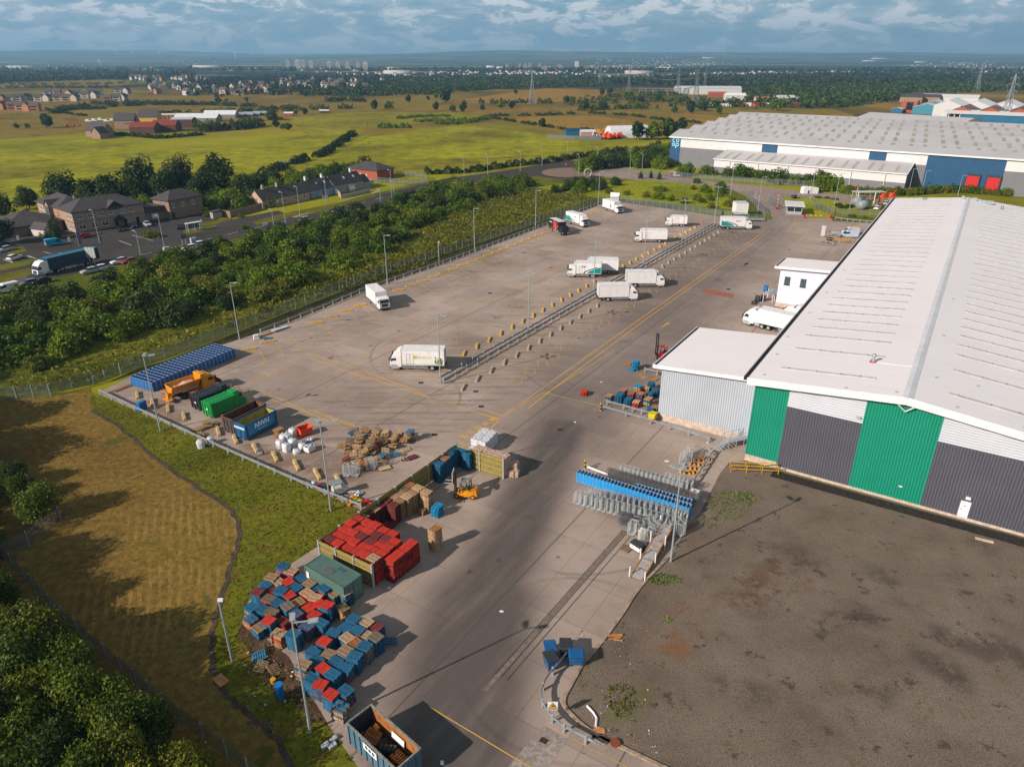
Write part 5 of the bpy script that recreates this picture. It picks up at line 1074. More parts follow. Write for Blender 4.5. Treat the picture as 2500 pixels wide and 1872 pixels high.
palisade('palisade fence between the dark trees and the mown meadow, bottom left',bf,2.2);palisade('cranked palisade fence round the bushes at the left edge of the meadow',[at('B7',60,400),at('B7',130,430),at('B7',250,545),at('B7',270,580),at('B7',130,690),at('B7',10,745)],2.2)
steelr=M('crash_rail_steel',(.30,.33,.36),.5,.35,1.5,.2,dirt=(.12,.08,.05),da=.3)
def crash(label,P,post=3.2,h=.72,group='crash barriers',pm=None,ph=.95,side=1,name='crash_barrier',m=None):
 r=thing(name,label,'barrier',P[0],0,group);o=P[0];mb=MB()
 prof=[(0,h-.16),(.09,h-.12),(.09,h-.02),(.02,h),(.09,h+.02),(.09,h+.12),(0,h+.16)]
 n=len(P);N_=[]
 for i in range(n):
  d=(P[min(n-1,i+1)]-P[max(0,i-1)]).normalized();N_.append(Vector((-d.y,d.x,0))*side)
 vs=[]
 for i in range(n):vs+=[P[i]-o+N_[i]*a+Vector((0,0,z))for a,z in prof]
 k=len(prof);mb.smooth=False
 mb.add(vs,[(i*k+j,i*k+j+1,(i+1)*k+j+1,(i+1)*k+j)for i in range(n-1)for j in range(k-1)])
 mb.build('rail',m or steelr,r)
 ps=resamp(P,post)if n<8 else[P[i]for i in range(0,n,max(1,n//6))]
 if len(ps)>100:ps=resamp(P,post*len(ps)/99)
 for p in ps:q=p-o;MB().b2(q.x-.09,q.x+.09,q.y-.09,q.y+.09,-.05,ph).build('post',pm or galv,r)
 return r
gp=[at('D1',70,480),at('D1',205,545),at('D1',470,670),at('D1',900,870),at('A7',1080,1015),at('A7',1590,1240),at('A7',2150,1465)]
crash('crash barrier along the grass verge beside the skips',gp,side=-1)
crash('crash barrier along the left kerb before the palisade',[at('A4',640,1545)-Vector((2,3.4,0)),at('A4',755,1500),at('A4',1070,1375),at('A4',1470,1205),at('A4',2212,950),at('A5',1065,262)],side=-1,post=3)
crash('double crash barrier down the middle of the parking yard, left rail',[b0-WX*.55,b0+bd*(bL*.62)-WX*.55,b1-WX*.55],side=1,post=3.3,ph=1.15);crash('double crash barrier down the middle of the parking yard, right rail',[b0+WX*.55,b0+bd*(bL*.62)+WX*.55,b1+WX*.55],side=-1,post=3.3,ph=1.15,m=steelr)
crash('short crash barrier in front of the pallets at the grey annexe',[at('B4',300,1065),at('B4',450,1105),at('B4',610,1150),at('B4',735,1180)],side=-1,post=2);crash('long low crash barrier below the grey annexe',[at('B4',255,1110),at('B4',690,1235),at('B4',1215,1400)],side=-1,post=3.4)
crash('low rail at the back corner of the annexe beside blue pallets',[at('B4',640,770),at('B4',750,800)],side=-1,post=2)
rl=smooth([at('B3',600,470),at('B3',480,610),at('B3',385,720),at('B3',325,850),at('B3',320,980),at('B3',380,1110),at('B3',470,1210),at('B3',560,1280),at('B3',700,1350),at('B3',925,1480)],5)
crash('curved crash barrier round the corner of the stony waste ground',rl,side=1,h=.75)
crash('white pipe rail behind the blue roll cages',[at('B2',375,300),at('B2',600,385)],side=-1,post=2.2,h=.5,m=white);crash('bent rail around the yellow stops near the annexe steps',[at('B2',1640,100),at('B2',1740,140),at('B2',1590,370),at('B2',1480,520)],side=1,post=1.6)
crash('kerbside crash rail beside the tank compound',[at('C5',1380,490),at('C5',1580,515),at('C5',1800,535)],side=-1,post=2.2);crash('short crash barrier at the foot of the yellow cage stand',[at('C5',1205,745),at('C5',1355,778)],side=-1,post=2)
sheet('kerb_verge',[q+Vector((.25,-.15,0))for q in fl_[4:]]+[at('A5',1065,264),at('A4',2212,950),at('A4',1470,1205),at('A4',1070,1375),at('A4',755,1500),at('A4',640,1545)],.03,grass('dark_verge',(.035,.035,.012),(.06,.055,.018),(.09,.08,.03),.2,2.,spots=(.4,.6,(.12,.08,.05),.5)))
lamp_s=M('lamp_steel',(.40,.45,.48),.45,.4,2,.1)
def lamp(label,p,h=12.,arms=((0,1.0),),group='yard lamp posts',cat='lamp post',m=None,r0=.11):
 r=thing('lamp_post',label,cat,p,0,group);MB().tube((0,0,0),(0,0,1.4),r0*1.25,8).tube((0,0,1.4),(0,0,h),r0,8,r0*.6).build('pole',m or lamp_s,r)
 for a,L in arms:
  x,y=cos(a)*L,sin(a)*L;MB().bar((0,0,h-.1),(x,y,h),.09).build('arm',m or lamp_s,r)
  MB().box((x*1.3,y*1.3,h),(.75,.42,.14),M=Matrix.Rotation(a,3,'Z')@Matrix.Rotation(-.15,3,'Y')).build('lamp_head',m or lamp_s,r)
 return r
A4_=((0,.8),(pi/2,.8),(pi,.8),(3*pi/2,.8));A2=((AU,.9),(AU+pi/2,.5));A1=((-.2,.9),)
for lab,z,x,y,h,ar in(('yard lamp post rising in front of the long stack of blue crates','D1',762,905,12,((.2,.9),(1.6,.3))),('yard lamp post standing in the grass verge left of the red pallets','A7',1908,1475,12.2,((.1,1.3),(2.2,.2))),('yard lamp post rising out of the mixed pallet heap','B1',634,1390,11.6,((.1,1.2),(1.8,.4))),('yard lamp post on the stony ground beside the roll cages','B2',1287,1300,11.7,((2.4,.7),(.8,.3))),('lamp post on the fence line left of the lone white lorry','A3',1848,1418,11.5,A1),('lamp post on the fence line behind the lone white lorry','A4',1645,1160,12,A1),('lamp post on the fence line halfway along the left kerb','A5',283,555,12,A1),('lamp post on the fence line beside the black lorry','A5',670,412,12,A1),('lamp post at the far corner of the yard behind the emblem lorry','A5',1068,262,12,A1),('barrier lamp post in front of the lorry with lime lettering','B8',768,975,12,A4_),('barrier lamp post between the yellow and grey stops in mid yard','B8',1497,545,12,A4_),('barrier lamp post in front of the teal and white lorry','A5',1037,822,12,A4_),('barrier lamp post beyond the two white lorries','A6',225,790,12,A4_),('barrier lamp post before the small fridge lorry','A5',1600,492,12,A4_),('last barrier lamp post beside the far teal lorry','A5',1805,385,12,A4_),('lamp post at the corner of the lush grass by the side road','A6',895,240,12,A1),('lamp post left of the gatehouse road','A6',1105,370,12,A1),('lamp post on the grass bank right of the gatehouse','A6',1510,285,12,A1),('lamp post between gatehouse bank and tank compound','A6',1693,335,12,A1),('lamp post inside the tank compound','C5',1525,440,8,A1),('lamp post behind the shed hedge near the red loading doors','C2',1480,800,9,A1),('lamp post in the hedge before the blue shed wall','C2',1560,815,9,A1),('lamp post just left of the red loading doors','C2',1790,830,8,A1)):lamp(lab,at(z,x,y),h,ar)
for lab,z,x,y,h,a in(('street lamp beside the roadside trailer lorry','A3',770,672,9.5,2.6),('street lamp beyond the rear of the blue trailer','A3',1275,737,10,2.6),('shorter street lamp at the rear of the blue trailer','A3',1085,762,6.5,2.6),('rusty brown lamp column opposite the bin store','A3',1845,595,9,2.6),('short street lamp opposite the cream cottage','A4',622,637,5.5,2.6),('street lamp in front of the cream cottage','A4',728,607,10,2.6),('street lamp with curved arm between cream and blue cottage','A4',860,562,10.5,2.6),('street lamp standing before the blue cottage','A4',1098,437,10,2.6),('short street lamp opposite the grey cottage','A4',1582,412,4.5,2.6),('tall street lamp right of the red brick pavilion','A4',1685,393,11,2.6),('shorter of the two street lamps right of the brick pavilion','A4',1707,387,6.5,2.6),('street lamp before the left end of the roadside hedge','C7',607,651,8,2.6),('street lamp in the middle of the roadside hedge','C7',757,640,9,2.6),('street lamp with yellow sign before the roadside hedge','C7',963,620,9,2.6),('street lamp left of the roundabout','C7',1102,585,9,2.6),('street lamp behind the roundabout','C7',1262,530,8,2.6),('street lamp on the roundabout island','C7',1333,640,9,2.6),('street lamp right of the roundabout by the trees','C7',1452,583,9,2.6),('street lamp before the wooded corner of the big shed','C7',1660,610,9,2.6),('street lamp on the side road fence','C7',1735,625,8.5,2.6)):
 lamp(lab,at(z,x,y),h,((a,.7),),'street lamps','street lamp',None if 'rusty' not in lab else MATS['rusty_steel'],.1)
def post_cam(label,p,h):
 r=thing('camera_post',label,'post',p,0);MB().tube((0,0,0),(0,0,h),.09,8).build('pole',lamp_s,r);MB().box((.15,0,h+.12),(.45,.25,.22)).build('camera',white,r)
post_cam('short camera post in the grass left of the pallet heap',at('D6',1800,850),7.2);post_cam('short camera post before the palisade right of the lone lorry',at('A4',2110,985),6)
for lab,(x,y)in(('left of two aerial poles in the garden behind the cottages',(1290,180)),('right of two aerial poles behind the cottages',(1340,190))):
 r=thing('aerial_pole',lab,'pole',at('C8',x,y),0,'aerial poles');MB().tube((0,0,0),(0,0,8.5),.12,6).build('pole',M('dark_pole',(.06,.045,.035),.8),r)
 mb=MB();mb.bar((-2.6,0,8.4),(2.6,.6,8.4),.06);[mb.bar((x_,-.7,8.4),(x_,.9,8.4),.05)for x_ in(-2.2,-1.2,0,1.2,2.2)];mb.build('aerial',lamp_s,r)
conc=M('worn_concrete_block',(.40,.33,.27),.9,0,5,.25,bump=.3);yconc=M('yellow_concrete_block',(.62,.36,.05),.8,0,4,.25,dirt=(.35,.25,.15),da=.6,ds=1.5)
def stop_proto(name,m):
 mb=MB()
 for s in(-1,1):mb.side([(-.26,0),(.26,0),(.16,.34),(-.16,.34)],s*.66-.62,s*.66+.62)
 o=mb.build(name,m,bevel=.025);return o
def place_stops(lab,P,rz,m,cat='wheel stop',group=None,jit=.05,sc=1.):
 o=stop_proto('wheel_stop',m);n=len(P)
 for i,p in enumerate(P):
  q=o if i==0 else o.copy()
  if i:COL.objects.link(q)
  q.location=p;q.rotation_euler=(0,0,rz+random.uniform(-jit,jit));q.scale=(sc,sc,sc);tag(q,lab%od(i),cat,group)
def evenly(a,b_,step):L=(b_-a).length;n=max(1,round(L/step));return[a.lerp(b_,k/n)for k in range(n+1)]
gL=evenly(at('B8',955,1012),at('B8',2070,331),4.3)+evenly(at('D4',1430,921),at('D4',2085,521),4.3)
place_stops('grey concrete wheel stop, %s from the near end right of the central barrier',gL,R(-7),conc,group='grey wheel stops')
yL=evenly(at('B8',962,728),at('B8',2045,132),4.3)+evenly(at('D4',970,918),at('D4',1465,655),4.3)+evenly(at('D4',1585,580),at('D4',1812,460),4.3)
place_stops('yellow wheel stop, %s from the near end left of the central barrier',yL,R(-3),yconc,group='yellow wheel stops')
kL_=[at('A7',1250,177),at('A7',1397,120)]+evenly(at('A4',1010,1505),at('A4',1397,1353),4.2)+evenly(at('A4',1745,1216),at('A4',2155,1057),4.2)+evenly(at('A5',85,695),at('A5',735,440),4.2)+evenly(at('A5',1000,330),at('A5',1080,305),4.2)
place_stops('yellow wheel stop along the left kerb, %s from the near end',kL_,R(118),yconc,group='kerbside wheel stops')
bL_=[at('A7',x,y)for x,y in((350,550),(468,605),(598,660),(727,720),(1003,842),(1140,905),(1300,975),(1460,1045),(1632,1113),(1800,1185),(1975,1235))]
o_h=[yconc,M('dirty_yellow_block',(.45,.31,.12),.9,0,4,.3,dirt=(.3,.26,.22),da=.8,ds=1.2)]
place_stops('dirty yellow wheel stop beside the verge barrier, %s from the far end',bL_,R(28),o_h[1],group='verge wheel stops',sc=1.12)
def bollard(label,p,h=1.15,r_=.13):
 r=thing('bollard',label,'bollard',p,0,'striped bollards');mb=MB();n=5
 for k in range(n):mb.mi(k%2).tube((0,0,k*h/n),(0,0,(k+1)*h/n),r_,10)
 mb.build('post',[yellow,black],r)
bollard('black and yellow bollard at the end of the rail by the annexe pallets',at('B4',243,1115),1.3);bollard('black and yellow bollard behind the blue roll cages',at('B2',348,288),1.4)
for x,y in((1300,545),(1320,545)):pass
for k,(x,y)in enumerate(((1255,585),(1320,585),(1700,640),(1790,645))):
 o=MB().tube((0,0,0),(0,0,1.1),.25,8).build('traffic_post',orange,None,at('C7',x-0,y));tag(o,'orange traffic post by the roundabout, %s from the left'%od(k),'bollard','orange posts at the roundabout')
for lab,z,x,y in(('orange traffic cone lying alone in the lorry park lane','D4',105,930),('orange traffic cone behind the small fridge lorry','D4',1893,395)):
 r=thing('traffic_cone',lab,'cone',at(z,x,y));MB().tube((0,0,.04),(0,0,.9),.26,12,.05).build('cone',M('cone_orange',(.8,.12,.02),.5),r);MB().b2(-.35,.35,-.35,.35,0,.06).build('base',black,r)
PX,PY,PZ=1.2,1.0,.15
def pallet_geo(top='slat'):
 mb=MB()
 if top=='slat':
  for k in range(6):x=-PX/2+.055+k*(PX-.11)/5;mb.box((x,0,PZ-.011),(.13 if k in(0,5)else .115,PY,.022))
 else:
  for k in range(4):x=-PX/2+.15+k*.3;mb.box((x+(.012 if k==1 else-.012 if k==2 else 0)*-1,0,PZ-.011),(.272,PY-.03,.022))
 for y in(-PY/2+.05,0,PY/2-.05):
  mb.box((0,y,PZ-.036),(PX,.1,.025))
  for x in(-PX/2+.07,0,PX/2-.07):mb.box((x,y,.063),(.14,.1,.08))
  mb.box((0,y,.012),(PX,.1,.022))
 return mb
def wood(name,c,k=.25):return M(name,c,.85,0,5,k,dirt=tuple(q*.35 for q in c),da=.55,ds=2.2,rand=.35)
PM=dict(B=wood('blue_pallet',(.022,.14,.265),.3),R=wood('red_pallet',(.54,.032,.014),.3),W=wood('wood_pallet',(.42,.25,.12)),L=wood('pale_wood_pallet',(.55,.37,.22)),D=wood('maroon_pallet',(.17,.03,.028)),G=wood('weathered_pallet',(.24,.17,.10)),O=wood('orange_wood_pallet',(.48,.20,.06)),T=wood('bright_blue_pallet',(.012,.27,.52)))
NM=dict(B='blue',R='red',W='wooden',L='pale wooden',D='maroon',G='weathered grey-brown',O='orange-brown',T='bright blue')
PG={'slat':pallet_geo('slat'),'board':pallet_geo('board')}
PMESH={}
def pmesh(c,kind):
 if(c,kind)not in PMESH:
  g=PG[kind];me=bpy.data.meshes.new('pallet');me.from_pydata(g.v,[],g.f);me.materials.append(PM[c]);PMESH[(c,kind)]=me
 return PMESH[(c,kind)]
ALLP=[]
def add_pallet(prio,p,rz,c,label,group,kind=None,tilt=(0,0)):
 kind=kind or('board' if c in 'RD' else 'slat')
 Mx=Matrix.Translation(p)@Matrix.Rotation(rz,4,'Z')@Matrix.Rotation(tilt[0],4,'X')@Matrix.Rotation(tilt[1],4,'Y')
 ALLP.append((prio,Mx,c,kind,label,group))
def stack(p,rz,n,cols,where,group,vis=2,jit=.05,prio=0):
 d=p.length;rr=random.Random(int(p.x*977+p.y*131))
 for k in range(n):
  t_=n-1-k;c=cols[0]if t_==0 else(cols[1:]or cols)[rr.randrange(len(cols[1:]or cols))]
  lab=('%s pallet on top of %s'%(NM[c],where))if t_==0 else '%s pallet, %s from top in %s'%(NM[c],od(t_),where)
  pr=prio+(1000-d if t_==0 else(600-d-t_*9 if t_<=vis else-d-t_))
  add_pallet(pr,p+Vector((rr.uniform(-jit,jit),rr.uniform(-jit,jit),k*PZ)),rz+rr.uniform(-.07,.07),c,lab,group)
AW=AU-pi/2
def top_at(z,x,y,n):h=n*PZ;q=at(z,x,y,h);q.z=0;return q
HEAP=[(430,152,'BRB',10),(495,188,'LRB',9),(345,235,'WB',9),(395,270,'LB',8),(470,270,'RDB',9),(565,245,'BB',8),(625,282,'WB',9),(300,292,'BB',8),(245,342,'DB',9),(340,325,'DB',7),(415,330,'BB',10),(525,312,'BB',9),(605,352,'LBR',9),(480,370,'RB',9),(690,310,'BB',8),(745,312,'BBR',11),(810,355,'WB',9),(898,342,'LB',11),(325,392,'GBR',8),(390,422,'BB',8),(668,388,'LR',9),(550,420,'WD',8),(465,448,'GB',10),(710,435,'RB',9),(765,442,'RBB',12),(880,460,'GW',9),(620,462,'RB',8),(195,455,'BBW',8),(270,468,'BB',8),(345,490,'GBW',8),(530,505,'BBR',9),(670,520,'RD',9),(190,545,'BWR',7),(325,555,'RBB',10),(430,565,'DR',7),(250,610,'WBB',7),(400,655,'LWR',9),(510,655,'BB',12),(610,600,'BBR',10),(720,575,'BBD',10),(960,540,'BB',11),(810,645,'BB',9),(895,610,'BB',9),(985,630,'BB',10),(1050,570,'LB',10),(1130,605,'DB',9),(905,685,'LB',10),(740,710,'RBB',10),(1050,665,'LW',9),(970,720,'OB',10),(1120,680,'GB',12),(1040,745,'BBW',12),(655,790,'BB',8),(775,805,'WB',8),(895,780,'WLB',11),(825,860,'BB',9),(680,855,'BB',8),(965,820,'BB',12),(735,910,'RB',10),(580,885,'WOB',11),(895,910,'BRB',10),(800,955,'BB',11),(645,990,'BB',11),(710,1030,'RDB',11),(790,1110,'RBB',10),(895,1080,'BBR',10),(855,1200,'BWLB',9)]
cont_p=at('B1',880,320)
hp=[(top_at('B1',x,y,n),c,n)for x,y,c,n in HEAP]
hp.sort(key=lambda q:-(q[0].x*U.x+q[0].y*U.y));rows={}
for q in hp:rows.setdefault(int((cont_p.dot(U)-q[0].dot(U)+6)/1.55),[]).append(q)
for ri,rk_ in enumerate(sorted(rows)):
 for ci,(p,c,n)in enumerate(sorted(rows[rk_],key=lambda q:q[0].dot(WX))):
  stack(p,AU+pi/2+random.uniform(-.22,.22),n,c,'stack %d, heap row %d from green container'%(ci+1,ri+1),'pallets of the mixed heap',vis=3)
  if random.random()<.3:pass
rc=at('A8',665,1270,2.85);rl_=at('A8',290,1040,2.75);rd_=Vector((cos(AW),sin(AW),0))
RB=[(0,5,0,4)]
for i in range(5):
 for j in range(6):
  p=Vector((rl_.x,rl_.y,0))+rd_*(.75+j*1.27)+U*(.35+i*1.09)
  if i>3 and j>4:continue
  c='R' if random.random()<.8 else 'D'
  if(i,j)==(0,5):c='L'
  n=random.choice((18,18,19,19,19,20))
  stack(p,AW+random.uniform(-.03,.03),n,c+'RRD','red block column %d, row %d from the container wall'%(j+1,i+1),'pallets of the red block',vis=1 if j<5 else 4,prio=-60)
for i in range(4):stack(Vector((rl_.x,rl_.y,0))+rd_*(.75+6*1.29)+U*(1.5+i*1.08),AW,18,'RRD','outer red column facing the lane, stack %d'%(i+1),'pallets of the red block',vis=4)
WD=[(610,860,'LD',15),(660,825,'DD',15),(710,795,'LD',15),(760,765,'DD',15),(808,725,'DD',16),(865,765,'DDD',16),(870,695,'LW',16),(915,725,'WW',16),(915,665,'WG',16),(970,695,'LW',17),(955,635,'GG',17),(1020,665,'WW',17),(990,600,'OW',17),(1060,625,'LW',18),(1130,660,'LLW',18),(1090,790,'GW',5)]
for i,(x,y,c,n)in enumerate(WD):stack(top_at('A8',x,y,n),AW,n,c,'the %s wooden stack along the timber wall'%od(i),'pallets along the timber wall',vis=3 if i in(5,14)else 1)
BT=[(1225,430),(1275,385),(1315,350),(1345,322),(1380,300),(1440,320),(1462,335)]
for i,(x,y)in enumerate(BT):stack(top_at('A8',x,y,18),AW,18,'OB' if i==1 else 'BB','the %s blue tower in the timber corner'%od(i),'blue pallet towers in the timber corner',vis=4 if i in(0,6)else 1)
stack(top_at('A8',1215,775,9),AU+.05,9,'TT','the bright blue stack standing alone by the forklift','pallets of the lone blue stack',vis=7)
stack(top_at('A8',1197,955,18),AU-.15,18,'OLLWL','the tall wooden tower alone in the lane','pallets of the lone wooden tower',vis=15)
for x,y,n,c,w_ in((840,925,1,'D','the lone maroon pallets lying in the shade of the wall'),):stack(at('A8',x,y+20),AU,3,c,w_,'loose pallets')
AX=[(325,975,'WBL',6),(415,965,'BB',11),(450,925,'OB',9),(495,1000,'BB',8),(585,890,'TRL',8),(565,1030,'LBR',6),(525,950,'GBR',7),(605,955,'OBR',9),(660,900,'LL',5),(675,1000,'WBL',9),(700,860,'BB',9),(690,955,'BB',7),(740,920,'BB',8),(700,1085,'BB',4),(735,1075,'OB',4)]
for i,(x,y,c,n)in enumerate(AX):stack(top_at('B4',x,y,n),AU+random.uniform(-.1,.1),n,c,'the %s stack of the group before the grey annexe'%od(i),'pallets before the grey annexe',vis=1)
stack(top_at('B4',98,935,5),AU+.2,5,'RR','the small red stack alone in the lane before the annexe','pallets of the lone red stack',vis=4)
stack(top_at('B4',565,665,11),AU+.1,11,'TT','the bright blue stack beside the red reach truck','pallets by the reach truck',vis=5);stack(at('B4',530,750),AU,2,'TT','the low bright blue pair before the reach truck','pallets by the reach truck');add_pallet(800,at('B4',490,700),AU+.3,'O','single orange-brown pallet lying left of the blue stack by the reach truck','pallets by the reach truck')
for k,(x,y,c)in enumerate(((610,800,'W'),(640,815,'L'),(690,820,'W'),(730,835,'O'))):add_pallet(700,at('B4',x,y),AU+k,c,'%s pallet under wrapped goods, %s from the left beside the annexe corner'%(NM[c],od(k)),'pallets by the annexe corner')
LP=[(1110,200,0,'W'),(1110,240,0,'B'),(1180,245,1,'G'),(1265,190,3,'W'),(1280,235,1,'B'),(1425,200,3,'L'),(1350,275,1,'W'),(1510,230,3,'L'),(1500,275,1,'W'),(1680,220,4,'L'),(1680,265,2,'W'),(1815,220,5,'B'),(1810,262,3,'W'),(1750,312,2,'W'),(1620,292,3,'W'),(1620,342,1,'W'),(1080,332,2,'G'),(1200,312,3,'G'),(970,395,2,'W'),(1040,425,1,'W'),(1050,465,0,'W'),(1170,402,4,'L'),(1120,505,0,'L'),(1330,342,5,'G'),(1310,392,4,'W'),(1250,445,3,'L'),(1240,500,1,'W'),(1470,332,3,'G'),(1420,372,2,'R'),(1500,402,1,'G'),(1510,462,1,'L'),(1610,382,2,'W'),(1600,408,0,'B'),(1480,515,2,'B'),(1470,575,0,'W'),(1640,500,1,'B'),(1700,552,1,'L'),(1760,445,0,'L'),(1850,535,0,'D'),(1030,555,2,'D'),(1020,590,0,'W'),(1150,585,1,'W'),(1340,562,1,'W'),(1260,602,3,'O'),(1380,300,2,'W'),(1560,330,1,'G'),(1410,430,1,'G'),(1350,480,1,'W'),(1160,350,1,'W'),(1230,270,2,'W')]
for i,(x,y,lv,c)in enumerate(LP):
 p=at('D2',x,y,lv*.28+.05);rr=random.Random(i*7+1);tl=.32 if lv else .05
 add_pallet(750-p.length*.2,p,rr.uniform(0,pi),c,'%s pallet tipped in the broken pallet pile, %s counting from its back'%(NM[c],od(i)),'loose pallets of the broken pile',tilt=(rr.uniform(-tl,tl),rr.uniform(-tl,tl)))
 for k in range(max(0,lv-1)):add_pallet(-500,p-Vector((rr.uniform(-.2,.2),rr.uniform(-.2,.2),.2*(k+1))),rr.uniform(0,3),'WGL'[k%3],'','',tilt=(rr.uniform(-.1,.1),rr.uniform(-.1,.1)))
 if lv>2:add_pallet(-500,Vector((p.x,p.y,.02)),rr.uniform(0,3),'G','','')
SK=[(1210,880,1,'W'),(1160,905,0,'G'),(1280,805,3,'W'),(1300,845,1,'W'),(1270,860,0,'G'),(1400,805,2,'W'),(1380,840,0,'G'),(1500,735,2,'W'),(1520,805,2,'O'),(1510,840,0,'W'),(1220,945,1,'L'),(1190,935,0,'W'),(1250,960,0,'W')]
for i,(x,y,lv,c)in enumerate(SK):
 rr=random.Random(i*5+3);add_pallet(720,at('D1',x,y,lv*.2+.04),rr.uniform(0,pi),c,'%s pallet thrown down beside the skips, %s from the green one'%(NM[c],od(i)),'pallets thrown down by the skips',tilt=(rr.uniform(-.25,.25),rr.uniform(-.25,.25)))
stack(top_at('D1',2120,880,8),AU,8,'WGWO','the leaning wooden stack between lettered skip and white bags','pallets thrown down by the skips',vis=5,jit=.14)
for i,(x,y,c,tl)in enumerate(((255,830,'B',.25),(265,910,'G',.12),(365,935,'W',.3),(1230,720,'B',.2))):add_pallet(900,at('B1',x,y,.12),.4+i,c,'%s pallet discarded on the soil beside the mixed heap, %s from the left'%(NM[c],od(i)),'pallets discarded on the soil',tilt=(tl,-tl))
ALLP.sort(key=lambda q:-q[0])
for q in ALLP[:300]:
 o=obj('pallet',pmesh(q[2],q[3]));o.matrix_world=q[1];o.rotation_mode='XYZ';tag(o,q[4],'pallet',q[5])
big_v,big_f,big_m=[],[],[];off=0;keys=sorted(PM)
for q in ALLP[300:]:
 g=PG[q[3]];A_=np.array(g.v)@np.array(q[1].to_3x3()).T+np.array(q[1].translation);big_v.append(A_)
 big_f.append(np.array(g.f)+off);off+=len(A_);big_m.append(np.full(len(g.f),keys.index(q[2])))
def np_mesh(name,v,f,mats,mi=None):
 me=bpy.data.meshes.new(name);v=np.asarray(v,dtype=np.float32);f=np.asarray(f,dtype=np.int32);k=f.shape[1]
 me.vertices.add(len(v));me.vertices.foreach_set('co',v.ravel());me.loops.add(f.size);me.loops.foreach_set('vertex_index',f.ravel())
 me.polygons.add(len(f));me.polygons.foreach_set('loop_start',np.arange(0,f.size,k,dtype=np.int32))
 for m in mats:me.materials.append(m)
 if mi is not None:me.polygons.foreach_set('material_index',np.asarray(mi,dtype=np.int32))
 me.update(calc_edges=True);return me
if big_v:tag(obj('stacked_pallets',np_mesh('stacked_pallets',np.concatenate(big_v),np.concatenate(big_f),[PM[k]for k in keys],np.concatenate(big_m))),'lower pallets of all the stacks in the yard','pallets',kind='stuff')
timber=M('timber_boards',(.25,.19,.055),.85,0,3,.2,dirt=(.12,.09,.03),da=.5,ds=1);t=NT(timber.node_tree);b=t.n['Principled BSDF']
TW=2.95;w0=at('A8',255,1055,TW);w1=at('D3',615,280,TW);w2=at('D3',1567,585,TW);w3=at('A8',665,1272,TW)
for q in(w0,w1,w2,w3):q.z=0
w3=w0+rd_*((w3-w0).dot(rd_))
def board_wall(label,a,b_,rails):
 r=thing('timber_wall',label,'wall',a,0,'timber bay walls');d=b_-a;L=d.length;d/=L;n=Vector((-d.y,d.x,0));mb=MB();k=int(L/.15)
 for i in range(k):c=d*(L*(i+.5)/k);q=.012*((i*7)%3);mb.box((c.x+n.x*q,c.y+n.y*q,TW/2+.03),(L/k*.93,.04,TW-.06-.03*((i*5)%3)),atan2(d.y,d.x))
 mb.build('boards',timber,r)
 mb=MB();
 for s in(-1,1):
  for z in(.45,1.25,2.05,2.75):mb.bar(n*s*.07+Vector((0,0,z)),d*L+n*s*.07+Vector((0,0,z)),.06,.09)
 mb.build('rail',M('pale_timber',(.36,.29,.09),.8),r)
 m_=max(2,round(L/3.));
 for i in range(m_+1):c=d*(L*i/m_);MB().box((c.x,c.y,TW/2+.05),(.16,.26,TW+.1),atan2(d.y,d.x)).build('post',galv,r)
board_wall('long board wall between the pallet bays and the skip yard',w0,w1,True);board_wall('free standing end wall of yellow boards beside the paper bales',w1,w2,True);board_wall('board wall between the red pallets and the green container',w0,w3,True)
def shipping(label,p,rz,L,m,ml):
 r=thing('shipping_container',label,'container',p,rz);Wd,h=2.44,2.55;mb=MB();n=int(L/.28)
 mb.b2(-L/2+.05,L/2-.05,-Wd/2+.05,Wd/2-.05,.12,h-.06)
 for k in range(n):
  x=-L/2+.12+k*(L-.24)/n
  for s in(-1,1):mb.b2(x,x+.15,s*(Wd/2-.035)-.02,s*(Wd/2-.035)+.02,.25,h-.12)
  mb.b2(x,x+.15,-Wd/2+.1,Wd/2-.1,h-.06,h-.02)
 mb.build('body',m,r)
 mb=MB()
 for s in(-1,1):
  for z in(.1,h-.02):mb.b2(-L/2,L/2,s*(Wd/2-.04)-.05,s*(Wd/2-.04)+.05,z-.08,z+.06)
  for x in(-L/2,L/2):mb.b2(x-.06,x+.06,s*(Wd/2-.05)-.06,s*(Wd/2-.05)+.06,0,h+.03)
 for x in(-L/2,L/2):mb.b2(x-.05,x+.05,-Wd/2,Wd/2,h-.1,h+.04);mb.b2(x-.05,x+.05,-Wd/2,Wd/2,0,.15)
 mb.build('frame',ml,r)
 for s in(-1,1):
  mb=MB();mb.b2(L/2+.0,L/2+.05,s*.57-.54,s*.57+.54,.18,h-.12);mb.build('door',m,r)
  mb=MB();[mb.tube((L/2+.08,s*.57+q,.15),(L/2+.08,s*.57+q,h-.1),.02,6)for q in(-.25,.25)];mb.build('lock_bar',galv,r)
 return r
ca,cb,cc=at('B1',592,155,2.55),at('B1',880,320,2.55),at('B1',1012,222,2.55);cd_=(cb-ca).normalized();cen=(ca+cc)/2;cen.z=0
sea=M('sea_green_paint',(.10,.185,.155),.6,0,.8,.12,dirt=(.16,.15,.12),da=.55,ds=.7)
sc_=shipping('sea green shipping container between red pallet bay and mixed heap',cen,atan2(cd_.y,cd_.x),(cb-ca).length,sea,M('sea_green_frame',(.085,.16,.135),.6))
MB().b2(-.9,.4,-.5,.1,2.565,2.58).build('roof_patch',M('patch_grey',(.1,.105,.1),.8),sc_);MB().b2(.3,1.2,.45,.75,2.565,2.58).build('roof_patch',M('patch_blue',(.03,.09,.14),.8),sc_);MB().b2(-2.7,-2.3,-1.25,-1.225,1.2,2.0).build('notice',white,sc_)
